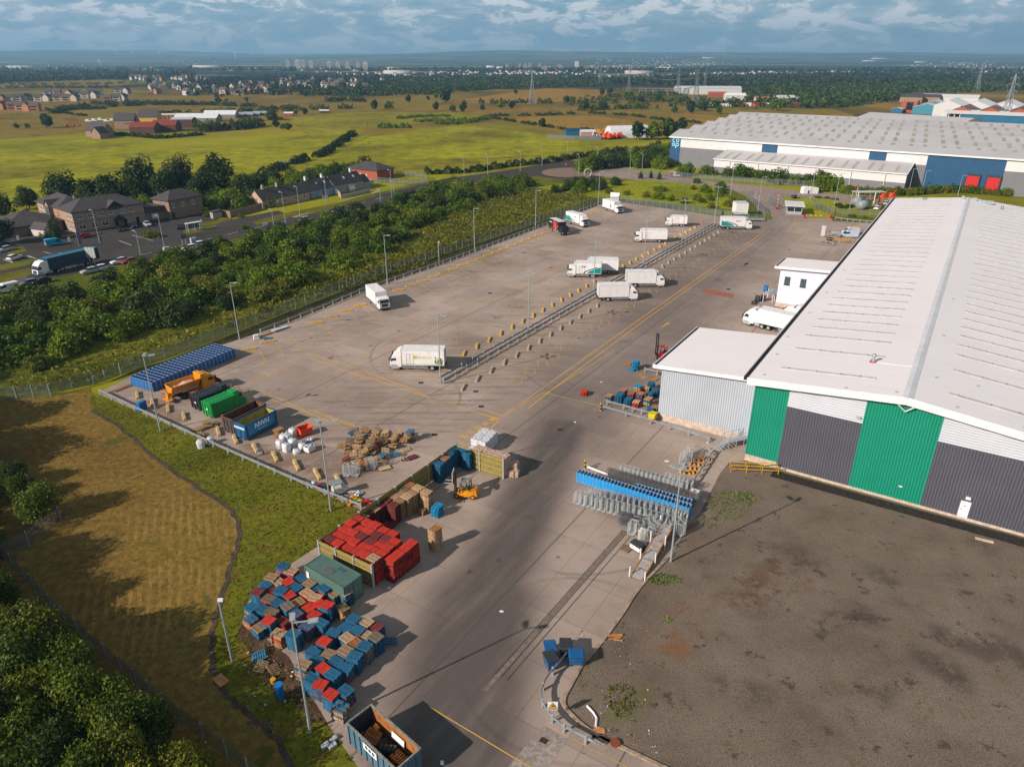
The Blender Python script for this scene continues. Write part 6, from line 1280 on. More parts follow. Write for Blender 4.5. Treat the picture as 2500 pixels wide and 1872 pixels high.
def skip(label,p,rz,L,Wd,h,m,inm,rim,ribs=True,name='skip',wt=.07):
 r=thing(name,label,'skip',p,rz);mb=MB();t_=wt
 mb.b2(-L/2,L/2,-Wd/2,Wd/2,.18,.3)
 for s in(-1,1):mb.b2(-L/2,L/2,s*(Wd/2-t_/2)-t_/2,s*(Wd/2-t_/2)+t_/2,.3,h)
 for x in(-L/2+t_/2,L/2-t_/2):mb.b2(x-t_/2,x+t_/2,-Wd/2+t_,Wd/2-t_,.3,h)
 mb.build('body',m,r)
 mb=MB();e=t_+.004
 for s in(-1,1):mb.add([(-L/2+e,s*(Wd/2-e),.31),(L/2-e,s*(Wd/2-e),.31),(L/2-e,s*(Wd/2-e),h-.08),(-L/2+e,s*(Wd/2-e),h-.08)],[(0,1,2,3)])
 for x in(-L/2+e,L/2-e):mb.add([(x,-Wd/2+e,.31),(x,Wd/2-e,.31),(x,Wd/2-e,h-.08),(x,-Wd/2+e,h-.08)],[(0,1,2,3)])
 mb.b2(-L/2+e,L/2-e,-Wd/2+e,Wd/2-e,.302,.315);mb.build('lining',inm,r)
 mb=MB()
 for s in(-1,1):mb.b2(-L/2-.05,L/2+.05,s*Wd/2-.09,s*Wd/2+.06,h-.06,h+.06)
 for x in(-L/2,L/2):mb.b2(x-.07,x+.07,-Wd/2+.09,Wd/2-.09,h-.06,h+.06)
 mb.build('rim',rim,r)
 if ribs:
  mb=MB()
  for k in range(int(L/.72)+1):
   x=-L/2+.1+k*(L-.2)/int(L/.72)
   for s in(-1,1):mb.b2(x-.05,x+.05,s*(Wd/2+.045)-.05,s*(Wd/2+.045)+.05,.2,h-.05)
  for x in(-L/2-.04,L/2+.04):
   for y in(-Wd*.3,0,Wd*.3):mb.b2(x-.05,x+.05,y-.05,y+.05,.2,h-.05)
  mb.build('rib',m,r)
 mb=MB()
 for s in(-1,1):mb.b2(-L/2,L/2,s*.5-.08,s*.5+.08,.02,.2);[mb.tube((x,s*.8-.1,.12),(x,s*.8+.1,.12),.12,10)for x in(-L/2+.4,L/2-.4)]
 mb.build('skid',black,r);return r
def rect(p0,p1,pe):
 d=(p1-p0).normalized();n=Vector((-d.y,d.x,0));wd=(pe-p0).dot(n);c=(p0+p1)/2+n*wd/2;c.z=0;return c,atan2(d.y,d.x),(p1-p0).length,abs(wd)
skb=M('skip_blue',(.012,.085,.20),.5,0,1,.15,dirt=(.05,.04,.04),da=.35,ds=.8);rustm=M('rust_inside',(.13,.06,.032),.9,0,1.5,.35);ylin=M('mouldy_yellow',(.36,.31,.05),.85,0,1.5,.25,dirt=(.12,.09,.03),da=.6)
c,a,L_,w_=rect(at('D1',1760,1025),at('D1',2115,840),at('D1',1640,975))
s1=skip('bright blue open skip with yellow inside and white letters',c,a,L_,2.35,2.55,skb,ylin,skb,False)
MB().b2(-L_/2+.45,L_/2-.5,-1.195,-1.178,.75,2.35).build('pale_blue_panel',M('panel_blue',(.015,.20,.42),.5),s1);lettering('NWH',1.05,white,s1,(.1,-1.2,1.72),0,.035);mb=MB();[mb.b2(-.75+.3*k,-.55+.3*k,-1.203,-1.196,.95,1.1)for k in range(6)];mb.build('lettering',M('pale_cyan_sign'),s1)
MB().b2(-L_/2-.09,-L_/2-.07,-1.1,1.1,1.75,2.15).build('sign_band',M('panel_pale',(.25,.45,.6),.5),s1);mb=MB();[mb.b2(-L_/2-.1,-L_/2-.092,-.9+.28*k,-.72+.28*k,1.85,2.05)for k in range(7)];mb.build('lettering',white,s1);[MB().b2(-L_/2-.12,-L_/2-.06,y-.03,y+.03,.3,1.7).build('door_bar',skb,s1)for y in(-1,0,1)]
c2_,a2_=c+Vector((-sin(a),cos(a),0))*3.05+dirv(a)*.55,a
s2=skip('rusty brown open skip with dark blue long side behind the lettered one',c2_,a2_,6.2,2.4,2.5,M('rusty_blue',(.06,.05,.055),.8,0,1,.3,dirt=(.1,.06,.04),da=.6),rustm,rustm)
MB().b2(-3,3,-1.32,-1.305,.6,2.4).build('side_sheet',M('faded_navy',(.025,.05,.10),.7,0,2,.3),s2)
def compactor(label,p,rz,L,m,dark):
 r=thing('waste_compactor',label,'container',p,rz);Wd,h=2.4,2.4
 mb=MB();mb.side([(-L/2,.2),(L/2-1.4,.2),(L/2-1.4,h),(-L/2+.25,h),(-L/2,h-.15)],-Wd/2,Wd/2);mb.build('body',m,r,bevel=.05)
 mb=MB();mb.side([(L/2-1.4,.2),(L/2,.2),(L/2,1.3),(L/2-.5,1.55),(L/2-1.4,1.55)],-Wd/2+.1,Wd/2-.1);mb.b2(L/2-1.9,L/2-.9,-Wd/2+.35,Wd/2-.35,1.5,h+.3);mb.build('press_head',m,r,bevel=.04)
 mb=MB()
 for k in range(4):
  x=-L/2+.02+k*(.48 if k<3 else 1.3)
  for s in(-1,1):mb.b2(x-.06,x+.08,s*(Wd/2+.03)-.05,s*(Wd/2+.03)+.05,.2,h)
  mb.b2(x-.06,x+.08,-Wd/2,Wd/2,h-.03,h+.06)
 for y in(-.55,.55):mb.b2(-L/2+.2,L/2-1.4,y-.08,y+.08,h-.02,h+.06)
 mb.build('rib',m,r)
 [MB().b2(-L/2-.1,-L/2-.02,y-.08,y+.08,.3,h-.1).build('door_bar',m,r)for y in(-1.05,-.35,.35,1.05)]
 MB().b2(-L/2-.13,-L/2-.105,-.3,.1,1.25,1.5).build('notice',white,r)
 mb=MB();[mb.b2(-L/2,L/2,s*.5-.08,s*.5+.08,.02,.2)for s in(-1,1)];mb.b2(L/2-1.2,L/2-.2,-.6,.6,1.55,1.9);mb.bar((L/2-2,.9,h),(L/2+.2,.9,1.9),.12);mb.build('machinery',dark,r)
 mb=MB()
 for s in(-1,1):[mb.bar((L/2+q,s*1.1,.1),(L/2+q,s*1.1,1.6),.06)for q in(.1,1.1)];mb.bar((L/2+.1,s*1.1,1.6),(L/2+1.1,s*1.1,1.6),.06);mb.bar((L/2+.1,s*1.1,.9),(L/2+1.1,s*1.1,.9),.06)
 mb.build('guard_rail',yellow,r);return r
c,a,L_,w_=rect(at('D1',1380,760),at('D1',1750,600),at('D1',1270,715));compactor('green waste compactor container between the black one and the skips',c,a,L_+.3,M('emerald_paint',(.008,.25,.05),.45,0,1,.12),dkgrey)
compactor('black waste compactor container beside the yellow gritter',c+Vector((-sin(a),cos(a),0))*3.5+dirv(a)*.35,a,L_+.3,M('charcoal_paint',(.022,.026,.036),.45,0,1,.2),M('rusty_steel'))
pA=at('D7',500,620,2.4);pB=at('D7',920,290,2.4);pC=at('D7',1340,1416,2.4);
for q in(pA,pB,pC):q.z=0
sd_=(pC-pA).normalized();sn=(pB-pA);sn=(sn-sd_*sn.dot(sd_)).normalized();SLn,SWd=6.0,2.35
sc3=pA+sd_*SLn/2+sn*SWd/2;az_=atan2(sd_.y,sd_.x)
s3=skip('steel blue ribbed skip full of scrap at the bottom edge of the yard',sc3,az_,SLn,SWd,2.4,M('steel_blue_paint',(.075,.155,.225),.6,0,1,.15,dirt=(.1,.08,.06),da=.3),M('rusty_lining',(.32,.12,.03),.85,0,2,.3,dirt=(.1,.05,.02),da=.5),M('worn_rim',(.22,.22,.2),.7,.2,4,.4))
MB().add([(-SLn/2+.11,y,z)for y,z in((-SWd/2+.1,.32),(SWd/2-.1,.32),(SWd/2-.1,2.3),(-SWd/2+.1,2.3))],[(0,1,2,3)]).build('lining_end',M('dark_navy_lining',(.02,.04,.06),.8),s3)
MB().b2(-.9,.75,-SWd/2-.12,-SWd/2-.1,1.45,2.15).build('notice',white,s3);mb=MB();[mb.tube((-.5+q*.42,-SWd/2-.125,1.85-.02*q),(-.5+q*.42,-SWd/2-.13,1.85-.02*q),.17,10)for q in range(3)];mb.build('lettering',M('notice_blue_dark',(.03,.05,.12),.6),s3)
q_=Matrix.Rotation(az_,4,'Z')
def inskip(x,y,z):return sc3+(q_@Vector((x,y,z)))
for k,(x,y,rz_,tl,c_)in enumerate(((-1.6,.1,.3,.35,'O'),(1.5,.25,.1,-.3,'O'))):
 o=obj('pallet',pmesh('O','slat'));o.location=inskip(x,y,.9);o.rotation_euler=(tl,.15,az_+rz_);tag(o,'rusty orange pallet dumped in the scrap skip, %s end'%('far','near')[k],'pallet','pallets dumped in the skip')
mb=MB();rr=random.Random(4)
for k in range(40):mb.box((rr.uniform(-2.6,2.6),rr.uniform(-.9,.9),.35+rr.random()*.35),(rr.uniform(.2,.9),rr.uniform(.1,.6),rr.uniform(.05,.3)),M=Matrix.Rotation(rr.uniform(0,3),3,'Z')@Matrix.Rotation(rr.uniform(-.5,.5),3,'X'))
sj=mb.build('scrap_rubbish',M('scrap_dark',(.045,.04,.038),.7,.2,5,.6),None,sc3,az_);tag(sj,'dark scrap rubbish filling the steel blue skip','rubbish',kind='stuff')
ob=MB();ob.smooth=True;[ob.tube((x,0,.45+.0*x),(x+.35,0,.45),.34+.1*sin((x+1)*1.5),12)for x in(-.7,-.35,0,.35)];o=ob.build('plastic_bag_bundle',M('black_plastic',(.015,.018,.022),.25,0,5,.4),None,inskip(.3,.05,.55),az_+.6);tag(o,'shiny black plastic bundle lying in the scrap skip','bag')
o=MB().box((0,0,0),(.5,.35,.6)).build('petrol_can',yellow,None,inskip(-1.9,.75,1.1),az_,.08);o.rotation_euler=(.5,.3,az_);tag(o,'yellow plastic can against the rusty wall of the scrap skip','can')
o=MB().box((0,0,0),(1.5,.03,.7)).build('white_board',white,None,inskip(.55,.93,1.55),az_);o.rotation_euler=(-.12,0,az_);tag(o,'white board leaning on the rusty lining of the skip','board')
e0_,e1_,e2_=at('A7',475,520),at('A7',1145,235),at('A7',375,432);dC=(e1_-e0_).normalized();nC=Vector((-dC.y,dC.x,0));Lc=(e1_-e0_).length;
crb=M('crate_blue',(.010,.13,.40),.5,0,2,.2,rand=.25)
mbp=MB();cw,cd2,chh=.80,.775,1.66
for s in(-1,1):mbp.b2(-cw/2+.02,cw/2-.02,s*(cd2/2-.03)-.02,s*(cd2/2-.03)+.02,.12,chh);mbp.b2(s*(cw/2-.03)-.02,s*(cw/2-.03)+.02,-cd2/2+.05,cd2/2-.05,.12,chh)
mbp.b2(-cw/2+.05,cw/2-.05,-cd2/2+.05,cd2/2-.05,1.36,1.42);[mbp.b2(-cw/2+.05,cw/2-.05,y-.03,y+.03,1.43,1.6)for y in(-.18,.18)]
for z in(.5,.9,1.3):mbp.b2(-cw/2,cw/2,-cd2/2-.004,cd2/2+.004,z,z+.05)
crate_me=None;cols_=round((Lc-.1)/.81);rows_=7;k_=0
wire=M('bright_wire',(.45,.50,.54),.35,.5)
for i in range(cols_):
 for j in range(rows_):
  p=e0_+dC*(.45+i*(Lc-.9)/(cols_-1))+nC*(.4+j*.78);p.z=0
  if k_==0:
   proto=thing('roll_container','','roll cage',p,atan2(dC.y,dC.x));mbp.build('liner',crb,proto)
   mb=MB()
   for s in(-1,1):
    mb.b2(-cw/2,cw/2,s*cd2/2-.03,s*cd2/2+.03,chh,chh+.05)
    for x in(-cw/2,cw/2):mb.b2(x-.025,x+.025,s*(cd2/2)-.025,s*(cd2/2)+.025,.1,chh+.05)
   for x in(-cw/2+.02,cw/2-.02):mb.b2(x-.02,x+.02,-cd2/2,cd2/2,chh,chh+.04)
   mb.build('wire_frame',wire,proto);mb=MB();[mb.tube((x,y-.02,.06),(x,y+.02,.06),.06,8)for x in(-.3,.3)for y in(-.3,.3)];mb.build('castor',black,proto);o=proto
  else:o=dup(proto,p,atan2(dC.y,dC.x)+random.uniform(-.02,.02))
  o['label']='blue roll cage, column %d row %d of the long block behind the gritter'%(i+1,j+1);o['group']='blue roll cages in the long block';k_+=1
def cage(m,m2=None,label='',fill=None):
 r=thing('roll_cage',label,'roll cage');w_,d_,h_=.74,.84,1.7;mb=MB();t_=.034
 for s in(-1,1):
  for q in(-1,1):mb.b2(s*w_/2-t_/2,s*w_/2+t_/2,q*d_/2-t_/2,q*d_/2+t_/2,.15,h_)
  for k in range(1,5):z=.15+k*(h_-.15)/5;mb.b2(s*w_/2-.01,s*w_/2+.01,-d_/2,d_/2,z-.01,z+.01)
  for k in range(1,5):y=-d_/2+k*d_/5;mb.b2(s*w_/2-.014,s*w_/2+.014,y-.01,y+.01,.15,h_)
  mb.b2(s*w_/2-t_/2,s*w_/2+t_/2,-d_/2,d_/2,h_-t_,h_+t_)
 for k in range(1,5):x=-w_/2+k*w_/5;mb.b2(x-.014,x+.014,d_/2-.014,d_/2+.014,.15,h_)
 for z in(.6,1.1,h_):mb.b2(-w_/2,w_/2,d_/2-.01,d_/2+.01,z-.012,z+.012)
 mb.build('wire_frame',m,r);MB().b2(-w_/2,w_/2,-d_/2,d_/2,.12,.16).build('base',m2 or galv,r)
 mb=MB();[mb.tube((x,y-.02,.06),(x,y+.02,.06),.06,8)for x in(-.3,.3)for y in(-.35,.35)];mb.build('castor',black,r)
 if fill:mb=MB();[mb.b2(s*(w_/2+.015)-.01,s*(w_/2+.015)+.01,-d_/2+.04,d_/2-.04,.2,1.62)for s in(-1,1)];mb.b2(-w_/2+.02,w_/2-.02,d_/2-.005,d_/2+.02,.2,1.62);mb.b2(-w_/2+.02,w_/2-.02,-d_/2-.02,-d_/2+.005,.2,1.62);mb.build('side_panel',fill,r)
 return r
wg=M('cage_wire',(.6,.62,.63),.4,.4,4,.2);wdk=M('nested_cage_wire',(.24,.225,.235),.5,.4,4,.5)
azure=M('azure_plastic',(.006,.27,.66),.4,0,3,.12)
def row_of(proto,a,b_,n,lab,grp,rz,jit=.02,skip_=()):
 for i in range(n):
  p=a.lerp(b_,i/(n-1));p.z=0
  if i in skip_:continue
  o=proto if proto.get('_used')is None else dup(proto,p,None)
  proto['_used']=1;o.location=p;o.rotation_euler=(0,0,rz+random.uniform(-jit,jit));o['label']=lab%od(i);o['group']=grp
  if '_used' in o and o is not proto:del o['_used']
def P2_(x,y):return at('B2',x,y)
ra0,ra1=P2_(290,430),P2_(1470,815);rza=ang(ra0,ra1)
pc=cage(wg,galv,'',azure);pc.scale=(.55,1,1);
row_of(pc,ra0,ra1,32,'azure sided roll cage in the front blue row, %s from the lane end','azure roll cages',rza)
q_=P2_(850,520)-P2_(850,560);pc2=dup(pc,ra0,None);
if '_used' in pc2:del pc2['_used']
row_of(pc2,P2_(900,590),P2_(1480,760),16,'azure sided roll cage in the short second blue row, %s from left','azure roll cages',rza)
pd=cage(wdk,wdk);pd.scale=(.45,1,1);row_of(pd,P2_(600,410),P2_(1530,690),40,'dark nested roll cage behind the blue row, %s from the lane end','dark nested roll cages',rza)
pe=cage(wg);row_of(pe,P2_(760,375),P2_(1420,560),15,'open wire roll cage in the back row, %s from the lane end','open wire roll cages',rza);
pf_=dup(pe,(0,0,0),None);del pf_['_used'];row_of(pf_,P2_(1250,470),P2_(1480,540),6,'open wire roll cage in the short rearmost row, %s from the left','open wire roll cages',rza)
for j,(a_,b_,n)in enumerate(((P2_(270,665),P2_(1400,985),20),(P2_(430,640),P2_(1420,900),17),(P2_(560,660),P2_(1400,870),15))):
 pg=dup(pe,(0,0,0),None)
 if '_used' in pg:del pg['_used']
 row_of(pg,a_,b_,n,'wire roll cage, %s row before the blue ones, %%s from the lane end'%('front','middle','rear')[j],'open wire roll cages',rza,.13)
ph_=cage(wdk,galv);ph_.scale=(.4,1,1);row_of(ph_,P2_(720,895),P2_(960,960),12,'nested roll cage in the short stub by the drain, %s from the left','dark nested roll cages',rza)
for k,(x,y)in enumerate(((860,1000),(930,1050),(1010,985),(1090,1010),(1060,1080),(980,1110),(1130,960),(1180,1000),(1240,1010),(1300,1000),(1340,960),(1390,1010),(900,960),(1000,940),(1060,945))):
 pg=dup(pe,P2_(x,y),rza+k*.4);pg['label']='stray wire roll cage near the white ramp, %s from the drain'%od(k);pg['group']='stray roll cages';pg.pop('_used',None)if hasattr(pg,'pop')else None
for k,(x,y)in enumerate(((1410,240),(1450,190),(1490,150),(1480,230))):
 pg=dup(pe,P2_(x,y),rza+.2);pg['label']='wire roll cage in the small cluster beside the yellow stops, %s from the left'%od(k);pg['group']='roll cages by the yellow stops'
for k,(z,x,y)in enumerate((('D2',1040,760),('D2',1100,745),('D2',1150,760),('D2',1320,680),('D2',1370,670),('D1',1900,1170))):
 pg=dup(pe,at(z,x,y),k*.7);pg['label']='battered wire cage among broken pallets, %s from the left'%od(k)if k<5 else 'lone wire cage between the lettered skip and the verge barrier';pg['group']='battered cages'
for o in list(bpy.data.objects):
 if '_used' in o:del o['_used']
def simple(name,label,cat,p,rz,mb,m,group=None,**k):o=mb.build(name,m,None,p,rz,**k);return tag(o,label,cat,group)
ic=thing('water_tank','white cube tank at the right end of the dark nested cages','tank',P2_(1540,610),rza);MB().b2(-.55,.55,-.5,.5,.15,1.15).build('tank',white,ic,bevel=.12);mb=MB();[mb.b2(x-.02,x+.02,-.53,.53,.1,1.18)for x in(-.56,-.2,.2,.56)];mb.b2(-.6,.6,-.55,.55,0,.12);mb.build('cage',wg,ic);MB().b2(-.2,.2,-.2,.1,1.15,1.18).build('label_patch',red,ic)
yb=[P2_(1440,335),P2_(1480,340),P2_(1525,330),P2_(1500,290),P2_(1545,285),P2_(1540,240),P2_(1590,250),P2_(1590,200),P2_(1640,205),P2_(1660,175),P2_(1690,185)]
for k,p in enumerate(yb):
 r=thing('spare_stop','orange and black plastic stop stored inside the bent rail, %s from the near end'%od(k),'wheel stop',p,AU+.2+.2*(k%3),'stored orange stops');mb=MB();[mb.mi(q%2).side([(-.15,0),(.15,0),(.1,.22),(-.1,.22)],-.75+q*.3,-.45+q*.3)for q in range(5)];mb.build('block',[amber,black],r)
rp_a,rp_b=P2_(1245,985),P2_(910,1500);rdv=(rp_b-rp_a).normalized();rL=(rp_b-rp_a).length
rm=thing('loading_ramp','long white steel loading ramp with rusty side frame at the yard edge','ramp',rp_a,atan2(rdv.y,rdv.x));mb=MB()
for k in range(6):x0_,x1_=k*rL/6+.03,(k+1)*rL/6-.03;mb.add([(x0_,-.6,1.25-1.1*x0_/rL),(x1_,-.6,1.25-1.1*x1_/rL),(x1_,.6,1.25-1.1*x1_/rL),(x0_,.6,1.25-1.1*x0_/rL)],[(0,1,2,3)])
mb.build('deck',M('ramp_white',(.33,.30,.29),.7,0,2,.2,dirt=(.2,.13,.09),da=.75),rm);mb=MB()
for s in(-1,1):
 mb.bar((0,s*.65,1.2),(rL,s*.65,.12),.12,.2);mb.bar((0,s*.65,.6),(rL,s*.65,.05),.07)
 for k in range(11):x=k*rL/11;mb.bar((x,s*.65,1.2-1.1*x/rL),(x+rL/22,s*.65,.05),.05);mb.bar((x,s*.65,1.2-1.1*x/rL),(x,s*.65,0),.05)
mb.build('side_frame',M('rusty_orange_steel',(.34,.17,.06),.8,.1,3,.4),rm)
for k in range(4):
 for s in(-1,1):x=.2+k*(rL-.4)/3;MB().b2(x-.05,x+.05,s*.85-.05,s*.85+.05,0,2.3-1.05*x/rL).build('post',white,rm)
tb=thing('steel_cabinet','dark steel cabinet dumped beside the ramp','cabinet',P2_(920,1170),rza-.3);MB().b2(-.75,.75,-.45,.45,.1,.95).build('body',dkgrey,tb,bevel=.03);MB().b2(-.7,.7,-.47,-.455,.2,.7).build('door',white,tb)
o=obj('pallet',pmesh('G','slat'));o.location=P2_(800,1165);o.rotation_euler=(0,.06,.9);tag(o,'grey slatted pallet lying beside the dark cabinet near the ramp','pallet','loose pallets')
bn_=thing('wrapped_goods','pale boxed goods in a cage beside the ramp','box',P2_(975,1060),rza);MB().b2(-.4,.4,-.35,.35,.17,1.3).build('boxes',M('pale_board'),bn_);MB().b2(-.42,.42,-.37,.37,1.3,1.36).build('lid',white,bn_)
bagm=M('white_bag',(.62,.63,.66),.7,0,3,.08,bump=.5)
def bag(label,p,rz,sx=.95,h=1.05,group='white bulk bags',slump=0.):
 r=thing('bulk_bag',label,'bag',p,rz,group);n=14;mb=MB();mb.smooth=True;ring_=[]
 for k in range(7):
  z=h*k/6;w_=sx/2*(1+.05*sin(pi*k/6))*(1 if k<6 else .93)
  for i in range(n):
   a=2*pi*i/n;e=max(abs(cos(a)),abs(sin(a)))**-.9;rr=.03*sin(5*a+k*2+p.x*3);ring_.append((w_*e*(cos(a)+rr)+slump*z,w_*e*(sin(a)-rr),z*(1-.08*sin(3*a+p.y)*(k==6))))
 F=[(k*n+i,k*n+(i+1)%n,(k+1)*n+(i+1)%n,(k+1)*n+i)for k in range(6)for i in range(n)]
 mb.add(ring_+[(slump*h,0,h*.93)],F+[(6*n+i,6*n+(i+1)%n,7*n)for i in range(n)]);mb.build('sack',bagm,r)
 mb=MB();[mb.path([(x*sx*.36+slump*h,y*sx*.36,h*.9),(x*sx*.2+slump*h,y*sx*.3,h+.2),(x*sx*.05+slump*h,y*sx*.36,h*.92)],.025,5)for x in(-1,1)for y in(-1,1)];mb.build('lifting_loop',bagm,r)
BG=[('D2',385,265,'back right'),('D2',320,330,'back middle'),('D2',230,415,'left'),('D2',305,455,'front'),('D2',385,395,'right'),('D2',270,340,'back left')]
for k,(z,x,y,w_)in enumerate(BG):bag('full white bulk bag at the %s of the group on dark pallets'%w_,at(z,x,y),AU,.98,1.12)
bag('slumped small white bag in front of the group of bulk bags',at('D2',425,480),.4,.95,.5);bag('torn white bag slumped behind the white plastic crate',at('D2',490,425),1,.9,.75,slump=.15)
bag('leaning white bag beyond the verge barrier on the grass',at('D1',1235,1090),.3,.95,1.05,slump=-.1);bag('crumpled white bag slung over the verge barrier',at('D1',1330,1050),.9,.8,.95,slump=.2)
bb=thing('plastic_crate','white plastic crate full of rubbish beside the bulk bags','crate',at('D2',585,455),AU);mb=MB()
for s in(-1,1):mb.b2(-.6,.6,s*.5-.03,s*.5+.03,.12,.85);mb.b2(s*.6-.03,s*.6+.03,-.5,.5,.12,.85)
mb.b2(-.6,.6,-.5,.5,.1,.2);mb.build('body',white,bb);mb=MB();rr=random.Random(2);[mb.box((rr.uniform(-.4,.4),rr.uniform(-.35,.35),.8+rr.random()*.15),(.35,.25,.15),M=Matrix.Rotation(rr.random()*3,3,'Z')@Matrix.Rotation(rr.uniform(-.6,.6),3,'X'))for _ in range(9)];mb.build('rubbish',[bagm],bb);MB().box((.25,.25,.98),(.3,.25,.2),.4).build('blue_rag',blue_b,bb)
wr=thing('wrapped_bundle','silver plastic wrapped bundle lying right of the bulk bags','bundle',at('D2',590,340),.6);mb=MB();mb.smooth=True;[mb.tube((x,rr.uniform(-.2,.2),.25),(x+.5,rr.uniform(-.2,.2),.3),.28,8,.2)for x in(-.8,-.4,0,.3)];mb.build('plastic',M('silver_plastic',(.5,.52,.56),.3,.2,5,.4),wr);MB().bar((.3,.6,.1),(1.3,.2,.12),.1).build('tube',galv,wr)
tp_=thing('tipping_bin','orange red tipping bin behind the white bulk bags','bin',at('D2',530,250),AU-.3);mb=MB();mb.side([(-.9,.25),(.5,.25),(1.0,1.2),(-.95,1.2)],-.75,-.7);mb.side([(-.9,.25),(.5,.25),(1.0,1.2),(-.95,1.2)],.7,.75);mb.side([(-.9,.25),(.5,.25),(.5,.3),(-.9,.3)],-.7,.7);mb.side([(.5,.25),(1.0,1.2),(.95,1.22),(.45,.28)],-.7,.7);mb.side([(-.9,.25),(-.95,1.2),(-.9,1.2),(-.85,.25)],-.7,.7);mb.build('bucket',M('vermilion_paint',(.66,.055,.012),.5,0,2,.15),tp_);mb=MB();[mb.b2(-.9,.7,y-.06,y+.06,0,.25)for y in(-.5,.5)];mb.build('fork_channel',MATS['vermilion_paint'],tp_)
balew=M('white_bale',(.60,.60,.64),.6,0,4,.12,dirt=(.35,.37,.42),da=.5,ds=3,bump=1.);baleb=M('paper_bale',(.46,.30,.22),.9,0,6,.35,bump=1,dirt=(.6,.5,.42),da=.5,ds=3)
def bale(label,p,rz,d,m,group):
 o=MB().b2(-d[0]/2,d[0]/2,-d[1]/2,d[1]/2,0,d[2]);rr=random.Random(int(p.x*100+p.z*7));mb=MB();n=6;idx={};vs=[];fs=[]
 def vtx(q):
  k=tuple(round(e,3)for e in q)
  if k not in idx:idx[k]=len(vs);vs.append(tuple(e+rr.uniform(-.045,.045)for e in q))
  return idx[k]
 for ax in range(3):
  for sg_ in(0,1):
   for i in range(n):
    for j in range(n):
     c4=[]
     for(a,b_)in((i,j),(i+1,j),(i+1,j+1),(i,j+1)):
      q=[0,0,0];q[ax]=sg_;q[(ax+1)%3]=a/n;q[(ax+2)%3]=b_/n;c4.append(vtx(((q[0]-.5)*d[0],(q[1]-.5)*d[1],q[2]*d[2])))
     fs.append(c4 if sg_ else c4[::-1])
 mb.add(vs,fs);r=mb.build('bale',m,None,p,rz);tag(r,label,'bale',group)
 q=MB();[q.b2(-d[0]/2-.03,d[0]/2+.03,y-.02,y+.02,d[2]-.01,d[2]+.03)for y in(-d[1]*.25,d[1]*.25)];q.build('strap',M('strap_grey',(.2,.2,.2),.7),r)
wb0=at('D3',880,400);
for i in range(4):
 for j in range(2):
  for k in range(2 if i else 1):p=at('D3',960+i*75,470-i*78)+WX*(j*1.25);p.z=k*.95;bale('white plastic bale, %s from the board wall, %s layer, %s side'%(od(i),('lower','upper')[k],('left','right')[j]),p,AW,(1.2,1.25,.95),balew,'white plastic bales')
for i in range(5):
 for k in range(3):p=w1.lerp(w2,.40+.6*i/4.6)+U*1.0;p.z=k*.95;bale('brown paper bale behind the end board wall, %s from its inner corner, %s layer'%(od(i),('bottom','middle','top')[k]),p,AW,(1.22,1.3,.95),baleb,'brown paper bales')
for k,(f,z)in enumerate(((1.03,0),(1.10,0),(1.05,.9))):p=w1.lerp(w2,f)+U*(1.2+.3*k);p.z=z;bale('brown paper bale spilling past the wall end, %s'%('inner one','outer one','upper one')[k],p,AW+.3,(1.2,1.1,.9),baleb,'brown paper bales')
def wheelie(label,p,rz,m,lidm,tilt=0):
 r=thing('wheeled_bin',label,'bin',p,rz,'four wheeled waste bins');mb=MB();mb.add([(x*s_,y*t_,z)for z,s_,t_ in((.2,.6,.42),(1.2,.68,.52))for x,y in((-1,-1),(1,-1),(1,1),(-1,1))],[(0,1,5,4),(1,2,6,5),(2,3,7,6),(3,0,4,7),(0,3,2,1),(4,5,6,7)]);mb.build('body',m,r,bevel=.04)
 q=MB();q.side([(-.72,1.2),(.72,1.2),(.72,1.27),(.6,1.34),(-.6,1.34),(-.72,1.27)],-.56,.56);q.build('lid',lidm,r,bevel=.03);MB().box((0,-.58,1.24),(.9,.05,.06)).build('lid_handle',dkgrey,r)
 mb=MB();[mb.tube((x,y-.03,.1),(x,y+.03,.1),.1,10)for x in(-.5,.5)for y in(-.35,.35)];mb.build('castor',black,r)
binb=M('bin_blue',(.008,.09,.25),.45,0,2,.12);binl=M('bin_lid_dark',(.03,.033,.04),.5)
wheelie('blue waste bin with blue lid at the left of the four',at('D5',100,830),.1+pi/2,binb,binb);wheelie('blue waste bin with open dark lid in front of the left one',at('D5',110,1040),.35+pi/2,binb,binl);wheelie('black waste bin at the back of the four',at('D5',410,790),pi/2-.05,M('bin_black',(.02,.022,.026),.5),binl);wheelie('blue waste bin at the right end by the curved barrier',at('D5',630,985),-.05,binb,binb)
wheelie('yellow waste bin at the foot of the annexe wall',at('B4',712,1205),AU,M('bin_yellow',(.62,.48,.01),.5),M('bin_yellow'));
ws=thing('warning_sign','white square sign with yellow warning triangle on the curved rail','sign',at('B3',438,1140),0);MB().tube((0,.04,0),(0,.04,1.9),.04,8).build('post',galv,ws)
MB().b2(-.42,.42,-.02,.02,1.15,2.05).build('sign_board',white,ws);mb=MB();mb.add([(-.36,-.026,1.45),(.36,-.026,1.45),(0,-.026,2.0)],[(0,1,2)]);mb.build('triangle',black,ws);mb=MB();mb.add([(-.27,-.03,1.5),(.27,-.03,1.5),(0,-.03,1.91)],[(0,1,2)]);mb.b2(-.38,.38,-.03,-.022,1.2,1.4);mb.build('yellow_field',yellow,ws);mb=MB();mb.b2(-.1,.08,-.036,-.031,1.56,1.68);mb.b2(.09,.13,-.036,-.031,1.54,1.76);[mb.b2(-.3+.12*q,-.22+.12*q,-.036,-.031,1.26,1.34)for q in range(5)];mb.build('symbol',black,ws)
